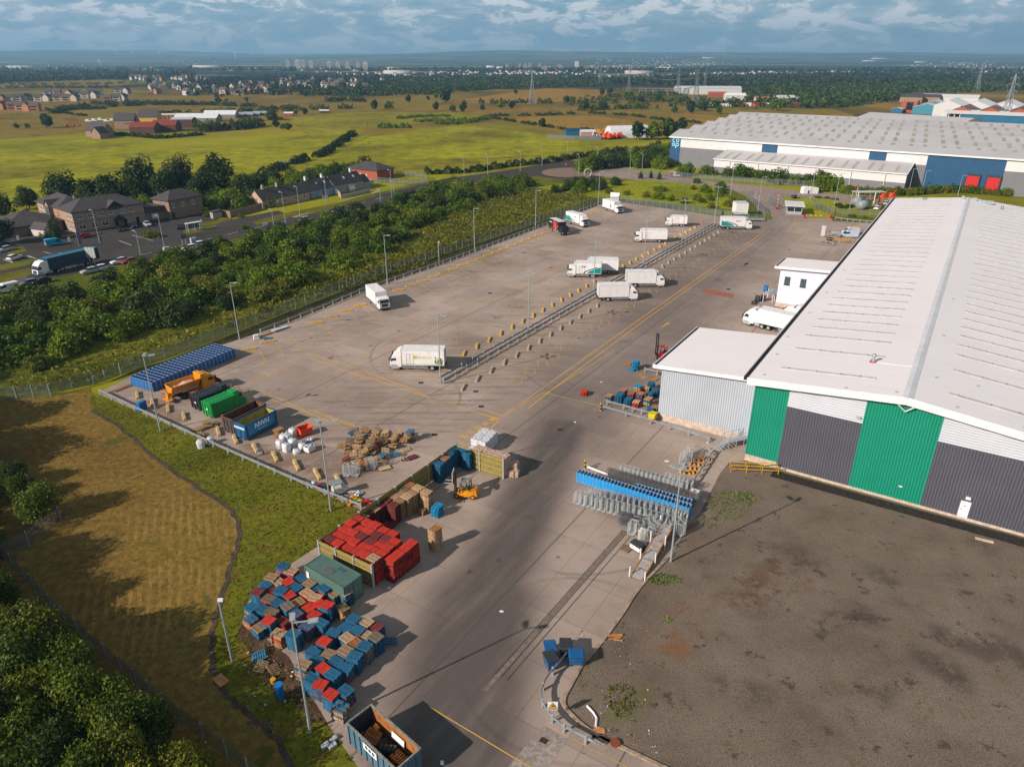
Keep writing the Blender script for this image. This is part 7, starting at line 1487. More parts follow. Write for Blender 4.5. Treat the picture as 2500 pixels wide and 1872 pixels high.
o=simple('blue_drum','tall blue plastic drum on the rubbish strewn soil','drum',at('B1',415,1140),0,MB().tube((0,0,0),(0,0,.08),.3,14).tube((0,0,.08),(0,0,1.5),.34,14).tube((0,0,1.5),(0,0,1.6),.36,14),M('drum_blue',(.01,.15,.42),.35));simple('yellow_drum','small yellow plastic tub behind the blue drum','tub',at('B1',360,1030),0,MB().tube((0,0,0),(0,0,.5),.2,12,.24),yellow)
j1=thing('sweeper_machine','old white floor sweeping machine beside the verge barrier','machine',at('D2',960,980),.5);MB().side([(-1,.3),(1,.3),(1.05,.8),(.4,1.15),(-.9,1.2)],-.55,.55).build('body',M('old_white',(.48,.46,.43),.7,0,3,.25),j1,bevel=.06);MB().b2(-.85,.3,-.6,.6,1.75,1.85).build('canopy',M('canopy_grey',(.2,.25,.28),.6),j1);mb=MB();[mb.bar((x,y,1.1),(x,y,1.78),.06)for x in(-.8,.2)for y in(-.5,.5)];mb.build('canopy_post',dkgrey,j1);[wheel(j1,x,s*.6,.33,.2)for x in(-.7,.8)for s in(-1,1)]
j2=thing('hand_truck','silver domed machine cover lying near the verge barrier','machine',at('D2',640,890),.2);mb=MB();mb.smooth=True;mb.tube((0,0,.1),(0,0,.5),.6,12,.5);mb.tube((0,0,.5),(0,0,.8),.5,12,.15);mb.build('cover',M('silver_plastic'),j2)
rr=random.Random(11);
for k,(x,y,c_)in enumerate(((685,905,red),(790,910,dkgrey),(750,920,dkgrey),(915,1000,M('canopy_grey')),(1040,1030,M('canopy_grey')),(1100,985,M('silver_plastic')),(1190,1000,white),(1100,1065,amber),(1140,1040,amber),(1160,1100,M('lime_plastic',(.5,.5,.02),.5)),(1195,1090,M('lime_plastic')),(1215,1125,red),(1285,1090,red),(1070,1130,amber))):
 mb=MB();[mb.box((rr.uniform(-.3,.3),rr.uniform(-.2,.2),.15+rr.random()*.2),(rr.uniform(.3,1.1),rr.uniform(.12,.4),rr.uniform(.08,.25)),M=Matrix.Rotation(rr.random()*3,3,'Z')@Matrix.Rotation(rr.uniform(-.5,.5),3,'Y'))for _ in range(4)]
 simple('scrap_part','%s scrap bits in the junk row behind the verge barrier, %s from the left'%({'red_paint':'red','dark_grey_plastic':'dark','canopy_grey':'grey','silver_plastic':'silver','white_paint':'white','amber_paint':'yellow','lime_plastic':'lime'}[c_.name],od(k)),'scrap',at('D2',x,y),0,mb,c_,'junk behind the verge barrier',bevel=.02)
simple('board','flat brown board lying alone before the broken pallet pile','board',at('D2',1505,675),.5,MB().b2(-.75,.75,-.5,.5,.1,.22),M('board_brown',(.5,.33,.18),.85));simple('tub','upright blue folding bins behind the verge barrier near the gritter','bin',at('D1',555,665),AU+.3,MB().b2(-.75,-.27,-.35,.35,0,1.5).b2(-.24,.24,-.35,.35,0,1.45).b2(.27,.75,-.35,.35,0,1.5),crb,bevel=.04)
simple('timber_beams','red brown beams lying on the ground left of the blue cages','beam',at('D1',370,400),ang(at('D1',260,440),at('D1',475,355)),MB().b2(-2.2,2.2,-.35,-.15,0,.15).b2(-2.0,2.3,-.05,.15,0,.16).b2(-2.3,1.9,.25,.42,0,.14),M('oxide_beam',(.28,.11,.06),.8));simple('white_sacks','white sacks piled at the near end of the left kerb','sack',at('A3',1980,1415),.4,MB().b2(-.6,.6,-.45,.45,0,.35).b2(-.55,.5,-.4,.45,.36,.7).b2(-.5,.45,-.45,.35,.71,.95),bagm,bevel=.1)
simple('orange_planks','red brown planks at the end of the left kerb','plank',at('A3',2050,1385),.9,MB().b2(-1.6,1.6,-.3,-.1,0,.12).b2(-1.5,1.7,.0,.2,0,.12).b2(-1.7,1.4,-.2,0,.12,.24),MATS['oxide_beam']);simple('blue_sheet','teal blue sheet lying beside the kerbside stops','sheet',at('A3',2068,1412),.5,MB().b2(-.8,.8,-.5,.5,.02,.1),PM['B'])
simple('pale_panel','pale blue panel lying on the left kerb rail','panel',at('A3',2160,1345),.9,MB().b2(-1.8,1.8,-.4,.4,.3,.42),M('panel_lightblue',(.5,.58,.64),.5))
simple('cardboard_sheet','orange brown cardboard sheet at the foot of the mulch path','cardboard',at('D6',1710,985),-.7,MB().b2(-.7,.7,-.45,.45,.03,.09),M('cardboard',(.45,.2,.07),.9));simple('wrapped_blocks','three silver grey wrapped blocks lying on the grass beside the steel blue skip','parcel',at('D7',185,1010),.5,MB().box((-.35,0,.15),(.7,.4,.3),.3).box((.15,-.3,.15),(.7,.4,.3),.2).box((.4,.25,.15),(.6,.4,.28),.4),M('silver_plastic'),bevel=.06)
simple('chute_pipe','bent white pipe lying on the stony ground','pipe',at('B3',890,1100),0,MB().path([at('B3',815,995)-at('B3',890,1100)+Vector((0,0,.08)),at('B3',885,1070)-at('B3',890,1100)+Vector((0,0,.08)),at('B3',920,1130)-at('B3',890,1100)+Vector((0,0,.08)),at('B3',910,1220)-at('B3',890,1100)+Vector((0,0,.08))],.1,8),white);simple('timber_offcut','orange brown flat board beside the bent white pipe','board',at('B3',940,1268),.3,MB().prism([(-.5,-.25),(.45,-.35),(.55,.1),(.1,.4),(-.45,.25)],.02,.1),M('cardboard'));simple('rusty_plate','round rusty drum lid on the kerb of the stony ground','lid',at('B3',1118,1405),0,MB().tube((0,0,.14),(0,0,.22),.42,14),M('rust_red',(.22,.05,.02),.8));simple('timber_offcut','orange timber lengths on the edge of the stony ground near the bins','board',at('B3',1110,235),.05,MB().b2(-.9,.8,-.08,.08,.05,.2).box((0,-.35,.1),(1.2,.12,.1),.2).box((.2,-.55,.1),(1,.1,.1),-.3),M('cardboard'))
simple('plank','pale plank against the wall of the green striped warehouse','plank',at('B6',1905,1388),GR+.1,MB().b2(-.9,.9,-.2,.2,.03,.12),M('pale_board'))
for k,(z,x,y,c_)in enumerate((('B2',1240,205,'white'),('B4',1205,1405,'white'),('B4',15,1220,'white'),('B4',250,858,'pale'),('A8',830,1440,'pale'),('A8',1435,745,'pale'),('A8',1735,1630,'pale'),('D3',770,1455,'pale'),('V',955,1648,'white'))):
 simple('paper_scrap','%s scrap of paper on the concrete, %s of the stray scraps'%(c_,od(k)),'litter',at(z,x,y),k,MB().prism([(-.2,-.12),(.2,-.15),(.25,.1),(-.1,.16)],.025,.04)if k else MB().prism([(-.35,-.15),(.3,-.25),(.4,.1),(-.1,.26)],.025,.05),white,'paper scraps on the concrete')
mb=MB();rr=random.Random(21);lm=[bagm,M('litter_brown',(.3,.2,.14),.9),M('litter_blue',(.06,.12,.2),.8),M('litter_dark',(.05,.045,.04),.9)]
for k in range(260):
 if k<170:p=at('B1',130+rr.random()*520,560+rr.random()*800)if k<110 else at('B1',150+rr.random()*330,640+rr.random()*330)
 else:p=at('B3',700+rr.random()*900,150+rr.random()*1400)
 q=rr.uniform(.03,.16)if k<170 else rr.uniform(.03,.09);mb.mi(rr.choices((0,1,2,3),(2,4,1,4))[0]if k<170 else rr.choices((0,1,3),(2,2,2))[0]).box((p.x,p.y,.06),(q*rr.uniform(.6,2),q,q*.5),M=Matrix.Rotation(rr.random()*3,3,'Z')@Matrix.Rotation(rr.uniform(-.5,.5),3,'X'))
tag(mb.build('litter',lm),'scattered litter on soil and stony ground','litter',kind='stuff')
sheet('soil',[at('B1',x,y)for x,y in((120,590),(300,700),(470,830),(600,1060),(760,1330),(660,1320),(520,1180),(340,1100),(280,900),(180,780),(90,680))],.024,grass('trampled_soil',(.06,.04,.025),(.13,.075,.045),(.2,.13,.09),.5,3))
st=thing('access_steps','galvanised steps with handrails at the annexe corner','steps',at('B4',1400,1440),ang(at('B4',1310,1440),at('B4',1540,1390)));mb=MB();mb.b2(-.6,3.4,-.6,.6,1.0,1.1);[mb.b2(-.9-.28*k,-.6-.28*k,-.6,.6,.85-.2*k,.9-.2*k)for k in range(5)];mb.build('tread',galv,st);mb=MB()
for s in(-.6,.6):
 for x in(-.6,.7,2,3.4):mb.bar((x,s,0),(x,s,2.1),.06)
 for z in(1.55,2.1):mb.bar((-.6,s,z),(3.4,s,z),.05);mb.bar((-.6,s,z),(-2.,s,z-1.05),.05)
mb.build('handrail',galv,st)
yg=thing('guard_rail','yellow guard rails at the foot of the green stripe','rail',at('B6',140,870),ang(at('B6',30,870),at('B6',250,880)));mb=MB()
for y in(0,.9):
 for x in(-3.2,-1.2,.8,2.9):mb.bar((x,y,0),(x,y,1.1),.08)
 for z in(.55,1.1):mb.bar((-3.2,y,z),(2.9,y,z),.08)
mb.build('rail',yellow,yg)
gh0,gh1=at('C5',825,430),at('C5',998,440);ga_=ang(gh0,gh1);gh=thing('gatehouse','small flat roofed gatehouse with dark windows beside the barriers','gatehouse',(gh0+gh1)/2,ga_);gw=(gh1-gh0).length
mb=MB();mb.b2(-gw/2,gw/2,0,7.5,0,1.1);mb.b2(-gw/2,gw/2,0,7.5,2.3,2.9);[mb.b2(x-.12,x+.12,y-.12,y+.12,1.1,2.3)for x in(-gw/2+.12,0,gw/2-.12)for y in(.12,3.7,7.4)];mb.build('wall',M('gate_grey',(.33,.37,.4),.6),gh);MB().b2(-gw/2+.05,gw/2-.05,.08,7.42,1.1,2.3).build('window_band',glass,gh);MB().b2(-gw/2-.7,gw/2+.7,-1.0,8.6,2.95,3.25).build('roof',M('gate_roof',(.6,.6,.62),.6),gh);MB().b2(-gw/2-.3,gw/2+.4,-1.2,-.2,0,.16).build('step',kerb_m,gh)
redp=red
def boom(label,p,rz,up,L=4.8):
 r=thing('boom_barrier',label,'barrier',p,rz,'red and white boom barriers');MB().b2(-.3,.3,-.25,.25,0,1.15).build('cabinet',redp,r,bevel=.04);mb=MB()
 for k in range(8):d0,d1=k*L/8,(k+1)*L/8;mb.mi(k%2);(mb.box((0,0,1.0+(d0+d1)/2),(.12,.1,d1-d0))if up else mb.box(((d0+d1)/2,0,.95),(d1-d0,.1,.14)))
 mb.build('boom',[white,redp],r)
boom('raised boom barrier nearest the gatehouse',at('C5',720,378),0,True);boom('raised boom barrier across the entry lane left of the gatehouse',at('C5',470,315),0,True,4.2);boom('lowered boom barrier right of the gatehouse',at('C5',1030,472),ang(at('C5',1030,472),at('C5',1330,478)),False,6.5)
bx_=thing('barrier_cabinet','red barrier cabinet receiving the lowered boom','cabinet',at('C5',1330,478),0);MB().b2(-.35,.35,-.3,.3,0,1.2).build('body',redp,bx_,bevel=.04)
wc=thing('portable_cabin','white round ended portable tank cabin beside the grass bank','cabin',at('C5',1090,195),.05);MB().side([(-3.4,0),(-.2,0),(-.2,2.4),(-1,2.7),(-2.8,2.7),(-3.4,2.3)],-1.3,1.3).build('body',white,wc,bevel=.1);MB().side([(0,0),(2.9,0),(2.9,2.3),(0,2.6)],-1.3,1.3).build('side_box',white,wc,bevel=.06);MB().b2(-1.4,-.8,-1.34,-1.303,.1,1.4).build('door',dkgrey,wc)
for k,(x,y,L_,lab)in enumerate(((1690,370,6.,'large grey cylindrical water tank lying in the fenced compound'),(1630,330,5.,'left grey cylindrical tank lying behind the large one'))):
 r=thing('water_tank',lab,'tank',at('C5',x,y),R(38),'grey tanks');mb=MB();mb.smooth=True;mb.tube((-L_/2,0,1.6),(L_/2,0,1.6),1.5,20);mb.build('shell',M('tank_grey',(.24,.27,.28),.6,.1,1,.2),r);mb=MB();[mb.b2(x_-.15,x_+.15,-1.1,1.1,0,.6)for x_ in(-L_/3,L_/3)];mb.build('cradle',kerb_m,r)
fg=thing('pipe_gantry','white pipe gantry spanning the tank compound','gantry',at('C5',1620,320),ang(at('C5',1620,320),at('C5',1810,310)));mb=MB();Lg=(at('C5',1810,310)-at('C5',1620,320)).length;[mb.b2(x-.12,x+.12,-.12,.12,0,4.3)for x in(0,Lg)];mb.b2(-.3,Lg+.3,-.14,.14,4.3,4.6);mb.build('frame',white,fg)
wsk=thing('windsock','red windsock on a white pole by the tank compound','windsock',at('C5',1605,280));MB().tube((0,0,0),(0,0,6),.07,8).build('pole',white,wsk);MB().tube((0,0,5.8),(-1.3,0,5.2),.35,10,.15,cap=False).build('sock',red,wsk)
cr=thing('stock_fence','brown timber screen behind the water tanks','fence',at('C5',1560,290),ang(at('C5',1560,290),at('C5',1900,300)));[MB().b2(x,x+2.3,-.05,.05,.1,1.9).build('panel',M('brown_screen',(.25,.13,.05),.85),cr)for x in(0,2.4,4.8,7.2,9.6,12)]
gs=thing('metal_shelter','grey corrugated shelter roof behind the water tanks','shelter',at('C5',1740,255),.05);MB().side([(-6,2.6),(6,2.6),(6,2.8),(-6,2.8)],-2,2).build('roof',M('shelter_grey',(.4,.41,.42),.6,0,1,.15),gs);mb=MB();[mb.b2(x-.1,x+.1,y-.1,y+.1,0,2.6)for x in(-5.5,0,5.5)for y in(-1.6,1.6)];mb.build('post',galv,gs)
for k,(x,y)in enumerate(((1915,235),(2010,235))):r=thing('orange_machine','%s orange machine peeping over the warehouse roof'%('left','right')[k],'machine',at('C5',x,y+25),.3,'orange machines');MB().side([(-1.2,.3),(1.2,.3),(1,1.8),(.2,2.4),(-.8,2.2)],-.8,.8).build('body',M('vermilion_paint'),r,bevel=.08);MB().bar((.2,0,2.2),(1.6,0,3.4),.2).build('jib',M('vermilion_paint'),r)
tb_=thing('notice_totem','tall white totem sign standing in the yard before the vans','sign',at('C5',1232,690),0);MB().b2(-.55,.55,-.06,.06,.5,3.6).build('sign_board',M('totem_white',(.72,.68,.69),.5),tb_);mb=MB();[mb.b2(x-.05,x+.05,-.05,.05,0,.6)for x in(-.4,.4)];mb.build('post',galv,tb_)
cs=thing('cage_stand','yellow railed stand with folded trolleys beside the warehouse eaves','stand',at('C5',1420,755),-.06);mb=MB()
for y in(0,2.2):
 for x in range(-4,6,2):mb.bar((x,y,0),(x,y,1.2),.09)
 for z in(.6,1.2):mb.bar((-4,y,z),(4.2,y,z),.08)
mb.build('rail',yellow,cs);mb=MB();[mb.bar((1+q*.8,.5,.1),(1.4+q*.8,1.6,1.0),.12)for q in range(5)];mb.build('trolley',M('trolley_brown',(.2,.11,.05),.7),cs);mb=MB();mb.smooth=True;[mb.tube((-3.2+i*.1,1,.2),(-3.1+i*.1,1,.2),.6,8)for i in(0,)];mb.box((-2.4,1.2,.7),(1.6,1.2,1.2));mb.build('cover',dkgrey,cs)
ca_s=thing('smoking_shelter','clear curved shelter between the yellow stand and the vans','shelter',at('C5',1355,700),0);mb=MB();[mb.add([(-1.2,-1+.33*i,2.2-.06*(i-3)**2),(1.2,-1+.33*i,2.2-.06*(i-3)**2),(1.2,-.67+.33*i,2.2-.06*(i-2)**2),(-1.2,-.67+.33*i,2.2-.06*(i-2)**2)],[(0,1,2,3)])for i in range(6)];mb.build('canopy',M('canopy_clear',(.3,.36,.36),.3),ca_s);mb=MB();[mb.bar((x,y,0),(x,y,1.8),.07)for x in(-1.2,1.2)for y in(-1,1)];mb.build('post',galv,ca_s)
bk=thing('cycle_shelter','clear roofed cycle shelter beside the office annexe','shelter',at('D8',1740,540),AU);mb=MB();[mb.add([(-2,-1+.4*i,2.3-.07*(i-2)**2),(2,-1+.4*i,2.3-.07*(i-2)**2),(2,-.6+.4*i,2.3-.07*(i-1)**2),(-2,-.6+.4*i,2.3-.07*(i-1)**2)],[(0,1,2,3)])for i in range(5)];mb.build('canopy',MATS['canopy_clear'],bk);mb=MB();[mb.bar((x,y,0),(x,y,2),.1)for x in(-2,0,2)for y in(-1,1)];mb.build('post',white,bk)
for k,(x,y,c_)in enumerate(((1560,560,'dark'),(1640,550,'dark'),(1680,410,'blue'))):simple('trolley_bin','%s bin on wheels beside the cycle shelter'%('near dark','middle dark','far blue')[k],'bin',at('D8',x,y),AU,MB().b2(-.5,.5,-.45,.45,.1,1.2).b2(-.55,.55,-.5,.5,1.2,1.3),dkgrey if k<2 else blue_b,'bins at the cycle shelter',bevel=.05)
simple('tow_bar','long dark towing frame lying at the front of the cycle shelter','frame',at('D8',1520,585),AU+.1,MB().bar((-1.8,-.3,.3),(1.8,0,.5),.14).bar((-1.8,.3,.3),(1.8,0,.5),.14).tube((-.5,-.5,.35),(-.5,-.35,.35),.35,12).tube((-.5,.35,.35),(-.5,.5,.35),.35,12),black)
wx=thing('lorry_box','white lorry box standing behind the far teal lorry','container',at('C5',315,470)+Vector((.5,2.5,0)),0);MB().b2(-2.1,2.1,-1.3,3.2,.9,4.6).build('body',white,wx,bevel=.05);MB().b2(-2.12,2.12,-1.32,3.2,4.6,4.72).build('roof',M('box_roof',(.48,.54,.55),.6),wx);mb=MB();[mb.b2(x-.1,x+.1,y-.1,y+.1,0,.9)for x in(-1.8,1.8)for y in(-1,2.8)];mb.build('leg',dkgrey,wx)
tr_=thing('flat_trailer','low flat trailer behind the far teal lorry','trailer',at('C5',490,505),-.08);MB().b2(-2.8,2.6,-1,1,.5,.7).build('bed',M('trailer_grey',(.3,.31,.32),.7),tr_);[wheel(tr_,x,s*1.0,.35,.2)for x in(1.6,2.4)for s in(-1,1)]
wp=thing('white_board_stack','white stacked panels at the far corner of the yard fence','panel',at('D4',870,150),-.4);MB().b2(-1.8,1.8,-.3,.3,0,3.2).build('panel',white,wp);MB().b2(.2,1.7,-.5,-.32,.2,2.4).build('front_panel',white,wp)
def RS(x,y):return at('A3',x,y)
shl=thing('bus_shelter','white framed glass bus shelter on the grass strip','shelter',at('A3',1500,578),pa);mb=MB()
for x in(-2.2,0,2.2):
 for y in(-.6,.6):mb.b2(x-.05,x+.05,y-.05,y+.05,0,2.4)
for z in(.4,2.35):mb.b2(-2.2,2.2,.56,.64,z,z+.1)
mb.build('frame',white,shl);MB().b2(-2.4,2.4,-.8,.8,2.45,2.58).build('roof',M('shelter_white',(.6,.64,.62),.5),shl);MB().b2(-2.1,2.1,.585,.615,.55,2.3).build('back_glass',M('pale_glass'),shl);MB().b2(2.7,2.82,-.1,.1,0,3).build('stop_post',white,shl)
bo=thing('notice_board','grey board on posts seen from behind beside the blue trailer','sign',RS(720,850),ra-1.2);mb=MB();[mb.b2(x-.06,x+.06,-.06,.06,0,3)for x in(-.7,.7)];mb.build('post',galv,bo);mb=MB();mb.b2(-1.5,1.5,-.05,.05,2.2,4.9);[mb.b2(x-.04,x+.04,-.09,.09,2.2,4.9)for x in(-1.2,-.4,.4,1.2)];mb.build('sign_board',M('board_grey',(.36,.37,.36),.7),bo)
pn=thing('banner_flag','purple banner on a pole beside the pub corner','banner',at('C1',1020,910),pa);MB().tube((0,0,0),(0,0,4.2),.05,6).build('pole',galv,pn);MB().b2(.06,.95,-.02,.02,.7,4.2).build('banner',M('purple_cloth',(.16,.11,.26),.7),pn)
for k,(x,y)in enumerate(((1310,850),(225,880),(905,900))):pass
for lab,z,x,y,hh_,c_ in(('purple notice post near the pub lamp','C1',1305,855,1.8,'purple_cloth'),('white notice post on the small grass island','C1',262,905,3.2,'white_paint'),('white notice post in front of the dark shrubs by the blue van','C1',915,915,3,'white_paint')):r=thing('notice_post',lab,'sign',at(z,x,y),pa,'pub notice posts');MB().tube((0,.03,0),(0,.03,hh_),.05,6).build('post',dkgrey,r);MB().b2(-.3,.3,-.03,.03,hh_-1.3,hh_).build('sign_board',M(c_),r)
rsn=thing('road_sign','dark backed road sign on two posts beyond the blue trailer','sign',RS(1425,690),ra+.2);mb=MB();[mb.b2(x-.05,x+.05,-.05,.05,0,2.6)for x in(-.6,.6)];mb.build('post',galv,rsn);MB().b2(-1.1,1.1,-.05,.05,1.8,3.2).build('sign_board',M('sign_back',(.10,.12,.12),.7),rsn)
for lab,x,y in(('grey roadside cabinet left of two by the road sign',1290,745),('pale grey roadside cabinet right of two by the road sign',1495,672)):r=thing('roadside_cabinet',lab,'cabinet',RS(x,y),ra,'roadside cabinets');MB().b2(-.9,.9,-.35,.35,0,1.5).build('body',M('cabinet_grey',(.45,.47,.47),.6),r,bevel=.03);MB().b2(-.86,-.03,-.38,-.352,.1,1.4).build('door',M('cabinet_grey'),r)
for lab,x0_,y0_,x1_,y1_ in(('low pedestrian railing at the road edge left of the lorry cab',140,985,215,960),('pedestrian railing at the junction opposite the bus shelter',2030,545,2065,533)):a_,b_=RS(x0_,y0_),RS(x1_,y1_);r=thing('railing',lab,'railing',a_,ang(a_,b_));Lr=(b_-a_).length;mb=MB();[mb.b2(x-.02,x+.02,-.02,.02,0,1.1)for x in np.linspace(0,Lr,12)];mb.b2(0,Lr,-.03,.03,1.06,1.12);mb.b2(0,Lr,-.03,.03,.1,.15);mb.build('rail',lamp_s,r)
rg=thing('ring_sculpture','grey ring shaped sculpture beside the roundabout','sculpture',at('A5',1002,88),.3);mb=MB();mb.smooth=True
for i in range(24):
 for j in range(8):
  def tq(i,j):a,b_=2*pi*i/24,2*pi*j/8;r_=1.7+.38*cos(b_);return(r_*cos(a),.38*sin(b_),2.1+r_*sin(a))
  mb.add([tq(i,j),tq(i+1,j),tq(i+1,j+1),tq(i,j+1)],[(0,1,2,3)])
mb.build('ring',M('sculpture_grey',(.33,.32,.29),.7,0,2,.3),rg);MB().b2(-.9,.9,-.5,.5,0,.3).build('plinth',kerb_m,rg)
rs2=thing('road_sign','white direction sign on the roundabout island','sign',at('A5',970,45),0);mb=MB();[mb.b2(x-.06,x+.06,-.06,.06,0,2.6)for x in(-1.5,1.5)];mb.build('post',galv,rs2);MB().b2(-2,2,-.09,-.03,1.5,3.1).build('sign_board',M('pale_sign'),rs2)
leafA=foliage('leaf_green',(.03,.066,.003),(.10,.165,.004),(.21,.26,.008),.32);leafN=foliage('leaf_deep_green',(.018,.04,.003),(.06,.10,.005),(.16,.19,.01),.3);leafD=foliage('leaf_dark',(.014,.03,.005),(.034,.062,.008),(.075,.105,.012),.25);leafY=foliage('leaf_yellow_green',(.05,.07,.004),(.13,.15,.008),(.24,.23,.014),.3);leafW=foliage('leaf_willow',(.03,.042,.012),(.075,.095,.03),(.12,.14,.05));leafR=foliage('leaf_bronze',(.035,.03,.01),(.08,.06,.02),(.12,.085,.03));grassb=foliage('long_grass',(.05,.065,.006),(.17,.165,.012),(.32,.26,.03),.3)
bark=M('bark',(.05,.04,.03),.9,0,3,.3)
def leaf_quads(P,Nn,size,rng,aspect=.62):
 n=len(P);t_=rng.normal(size=(n,3));t_-=Nn*(t_*Nn).sum(1,keepdims=True);t_/=np.linalg.norm(t_,axis=1,keepdims=True)+1e-9;b_=np.cross(Nn,t_);s=size*(.55+.9*rng.random((n,1)))
 a,c=t_*s*.5,b_*s*.5*aspect;v=np.stack([P-a-c*.4,P+a*.2-c,P+a+c*.2,P-a*.3+c],1)
 v+=Nn[:,None,:]*(s[:,None,:]*.22*rng.normal(size=(n,4,1)));return v.reshape(-1,3),np.arange(4*n).reshape(n,4)
def crown(name,seed,rx,rz,nl,nq,size,m,base=.15,shell=.55,spread=.75):
 rng=np.random.default_rng(seed);P,N_=[],[]
 L=rng.normal(size=(nl,3));L/=np.linalg.norm(L,axis=1,keepdims=True);L*=(spread*rng.random((nl,1))**.5);L[:,2]=np.abs(L[:,2])*1.15-.28
 R_=.30+.24*rng.random(nl);w_=R_**2/np.sum(R_**2)
 for c,r,k in zip(L,R_,(w_*nq).astype(int)):
  d_=rng.normal(size=(k,3));d_/=np.linalg.norm(d_,axis=1,keepdims=True);rr=r*(shell+(1-shell)*rng.random((k,1))**.6)*(1+.16*np.sin(7*d_[:,:1]+seed)*np.cos(6*d_[:,1:2]))
  P.append(c+d_*rr);nn_=d_+rng.normal(size=(k,3))*.55+np.array([0,0,.35]);N_.append(nn_/np.linalg.norm(nn_,axis=1,keepdims=True))
 P=np.concatenate(P);N_=np.concatenate(N_);lo_=P[:,2].min()+(.30*np.ptp(P[:,2])if base<.3 else 0);k_=P[:,2]>lo_;P,N_=P[k_],N_[k_];P[:,2]-=lo_;P[:,2]*=rz/P[:,2].max();P[:,:2]*=rx/1.0;P[:,2]+=base if base>.3 else .05
 v,f=leaf_quads(P,N_,size,rng);return np_mesh(name,v,f,[m])
def trunk_mesh(h,r,seed,branches=4):
 mb=MB();rr=random.Random(seed);mb.tube((0,0,-.1),(rr.uniform(-.1,.1),rr.uniform(-.1,.1),h*.55),r,7,r*.7)
 for k in range(branches):a=k*2.4+rr.random();mb.tube((0,0,h*(.35+.04*k)),(cos(a)*h*.32,sin(a)*h*.32,h*.85),r*.5,5,r*.15)
 me=bpy.data.meshes.new('trunk');me.from_pydata(mb.v,[],mb.f);me.materials.append(bark);return me
KIND={}
for nm,mt,rx,rz,nl,nq,sz,nv in(('shrub',leafA,2.7,3.0,17,2300,.36,5),('shrub_dark',leafD,2.8,3.3,16,2100,.36,2),('shrub_lime',leafY,2.4,2.5,16,1900,.34,2),('tree_near',leafN,3.8,6.4,24,7500,.30,4),('tree_near_lime',leafY,3.6,6.0,24,7000,.28,2),('tree_near_dark',leafD,3.8,6.2,24,6500,.30,2),('tree',leafD,4.6,9.0,18,3000,.62,3),('willow',leafW,4.6,10.5,20,3400,.58,1),('bronze',leafR,2.4,5.0,10,1300,.42,1),('conifer',leafD,1.9,5.5,9,1300,.4,1),('far',leafD,3.6,6.0,10,520,1.1,3),('far_green',leafA,3.4,5.4,10,520,1.1,3)):
 KIND[nm]=[(crown('crown',17*i+len(nm)*3+1,rx,rz,nl,nq,sz,mt,.25 if 'shrub' in nm else rz*(.12 if 'near' in nm or nm in('bronze','far','far_green')else .05)),trunk_mesh(rz*.8,rx*.055,i))for i in range(nv)]
PLN=[0]
def plant(kind,p,sc,label,group,name='tree',cat=None,sz=1.):
 cr_,tk=KIND[kind][PLN[0]%len(KIND[kind])];PLN[0]+=1
 r=thing(name,label,cat or name,p,random.uniform(0,2*pi),group);r.scale=(sc*random.uniform(.9,1.12),sc*random.uniform(.9,1.12),sc*sz)
 obj('crown' if name=='tree' else 'foliage',cr_,r);obj('trunk' if name=='tree' else 'stem',tk,r);return r
def inside(p,poly):
 c=False;n=len(poly)
 for i in range(n):
  a,b_=poly[i],poly[i-1]
  if(a.y>p.y)!=(b_.y>p.y)and p.x<(b_.x-a.x)*(p.y-a.y)/(b_.y-a.y)+a.x:c=not c
 return c
def scatter(poly,dist,seed,maxn=9999):
 rr=random.Random(seed);xs=[q.x for q in poly];ys=[q.y for q in poly];o=[]
 tries=int((max(xs)-min(xs))*(max(ys)-min(ys))/(dist*dist)*14)
 for _ in range(tries):
  p=Vector((rr.uniform(min(xs),max(xs)),rr.uniform(min(ys),max(ys)),0))
  dd=dist*(.8+.4*rr.random())
  if inside(p,poly)and all((q-p).length>dd for q in o):o.append(p)
  if len(o)>=maxn:break
 return o
def ordered(P,kinds,szr,lab,group,d,name='shrub',sz=1.):
 dv_=dirv(d);nv_=dirv(d+pi/2);rows_={}
 for p in P:rows_.setdefault(int(p.dot(nv_)//6),[]).append(p)
 for ri,k in enumerate(sorted(rows_)):
  for ci,p in enumerate(sorted(rows_[k],key=lambda q:q.dot(dv_))):plant(random.choice(kinds),p,random.uniform(*szr),lab%(od(ri),od(ci)),group,name,sz=sz)
bank_p=[V(-260,725),V(-100,690),V(0,664),V(60,650),V(130,640),V(230,618),V(300,588),V(360,572),V(420,550),V(560,514),V(700,480),V(800,458),V(870,436),V(960,408),V(1060,396),V(1125,392),V(1150,400),V(1120,418),V(1050,432),V(960,470),V(870,512),V(830,545),V(720,585),V(600,636),V(500,680),V(420,700),V(330,715),V(230,745),V(140,775),V(60,805),V(-60,835),V(-260,900)]
ordered([p for p in scatter(bank_p,5.6,5)],['shrub']*6+['shrub_dark']*2+['shrub_lime']*2,(1.0,1.65),'leafy shrub on the bank, %s row from the yard fence, %s from the left','shrubs on the bank',AU)
for k,p in enumerate(scatter([V(600,640),V(830,548),V(900,520),V(700,610),V(560,690),V(420,735),V(430,710)],8,9)):plant('shrub_lime',p,random.uniform(.35,.6),'small yellow green bush in the long grass behind the fence, %s of them'%od(k),'small bushes in long grass','shrub')
wood_p=[at('B7',x,y)for x,y in((-260,760),(0,775),(95,870),(200,985),(380,1150),(570,1320),(770,1500),(980,1640),(1150,1760),(700,1900),(0,2000),(-350,1700))]
wood_p=[q-Vector((3.0,1.6,0))for q in wood_p]
ordered(scatter(wood_p,2.7,13),['tree_near']*5+['tree_near_lime']*3+['tree_near_dark']*2,(.62,.8),'dense tree in the bottom left wood, %s row, %s along it','trees in the bottom corner',R(-40),'tree',1.4)
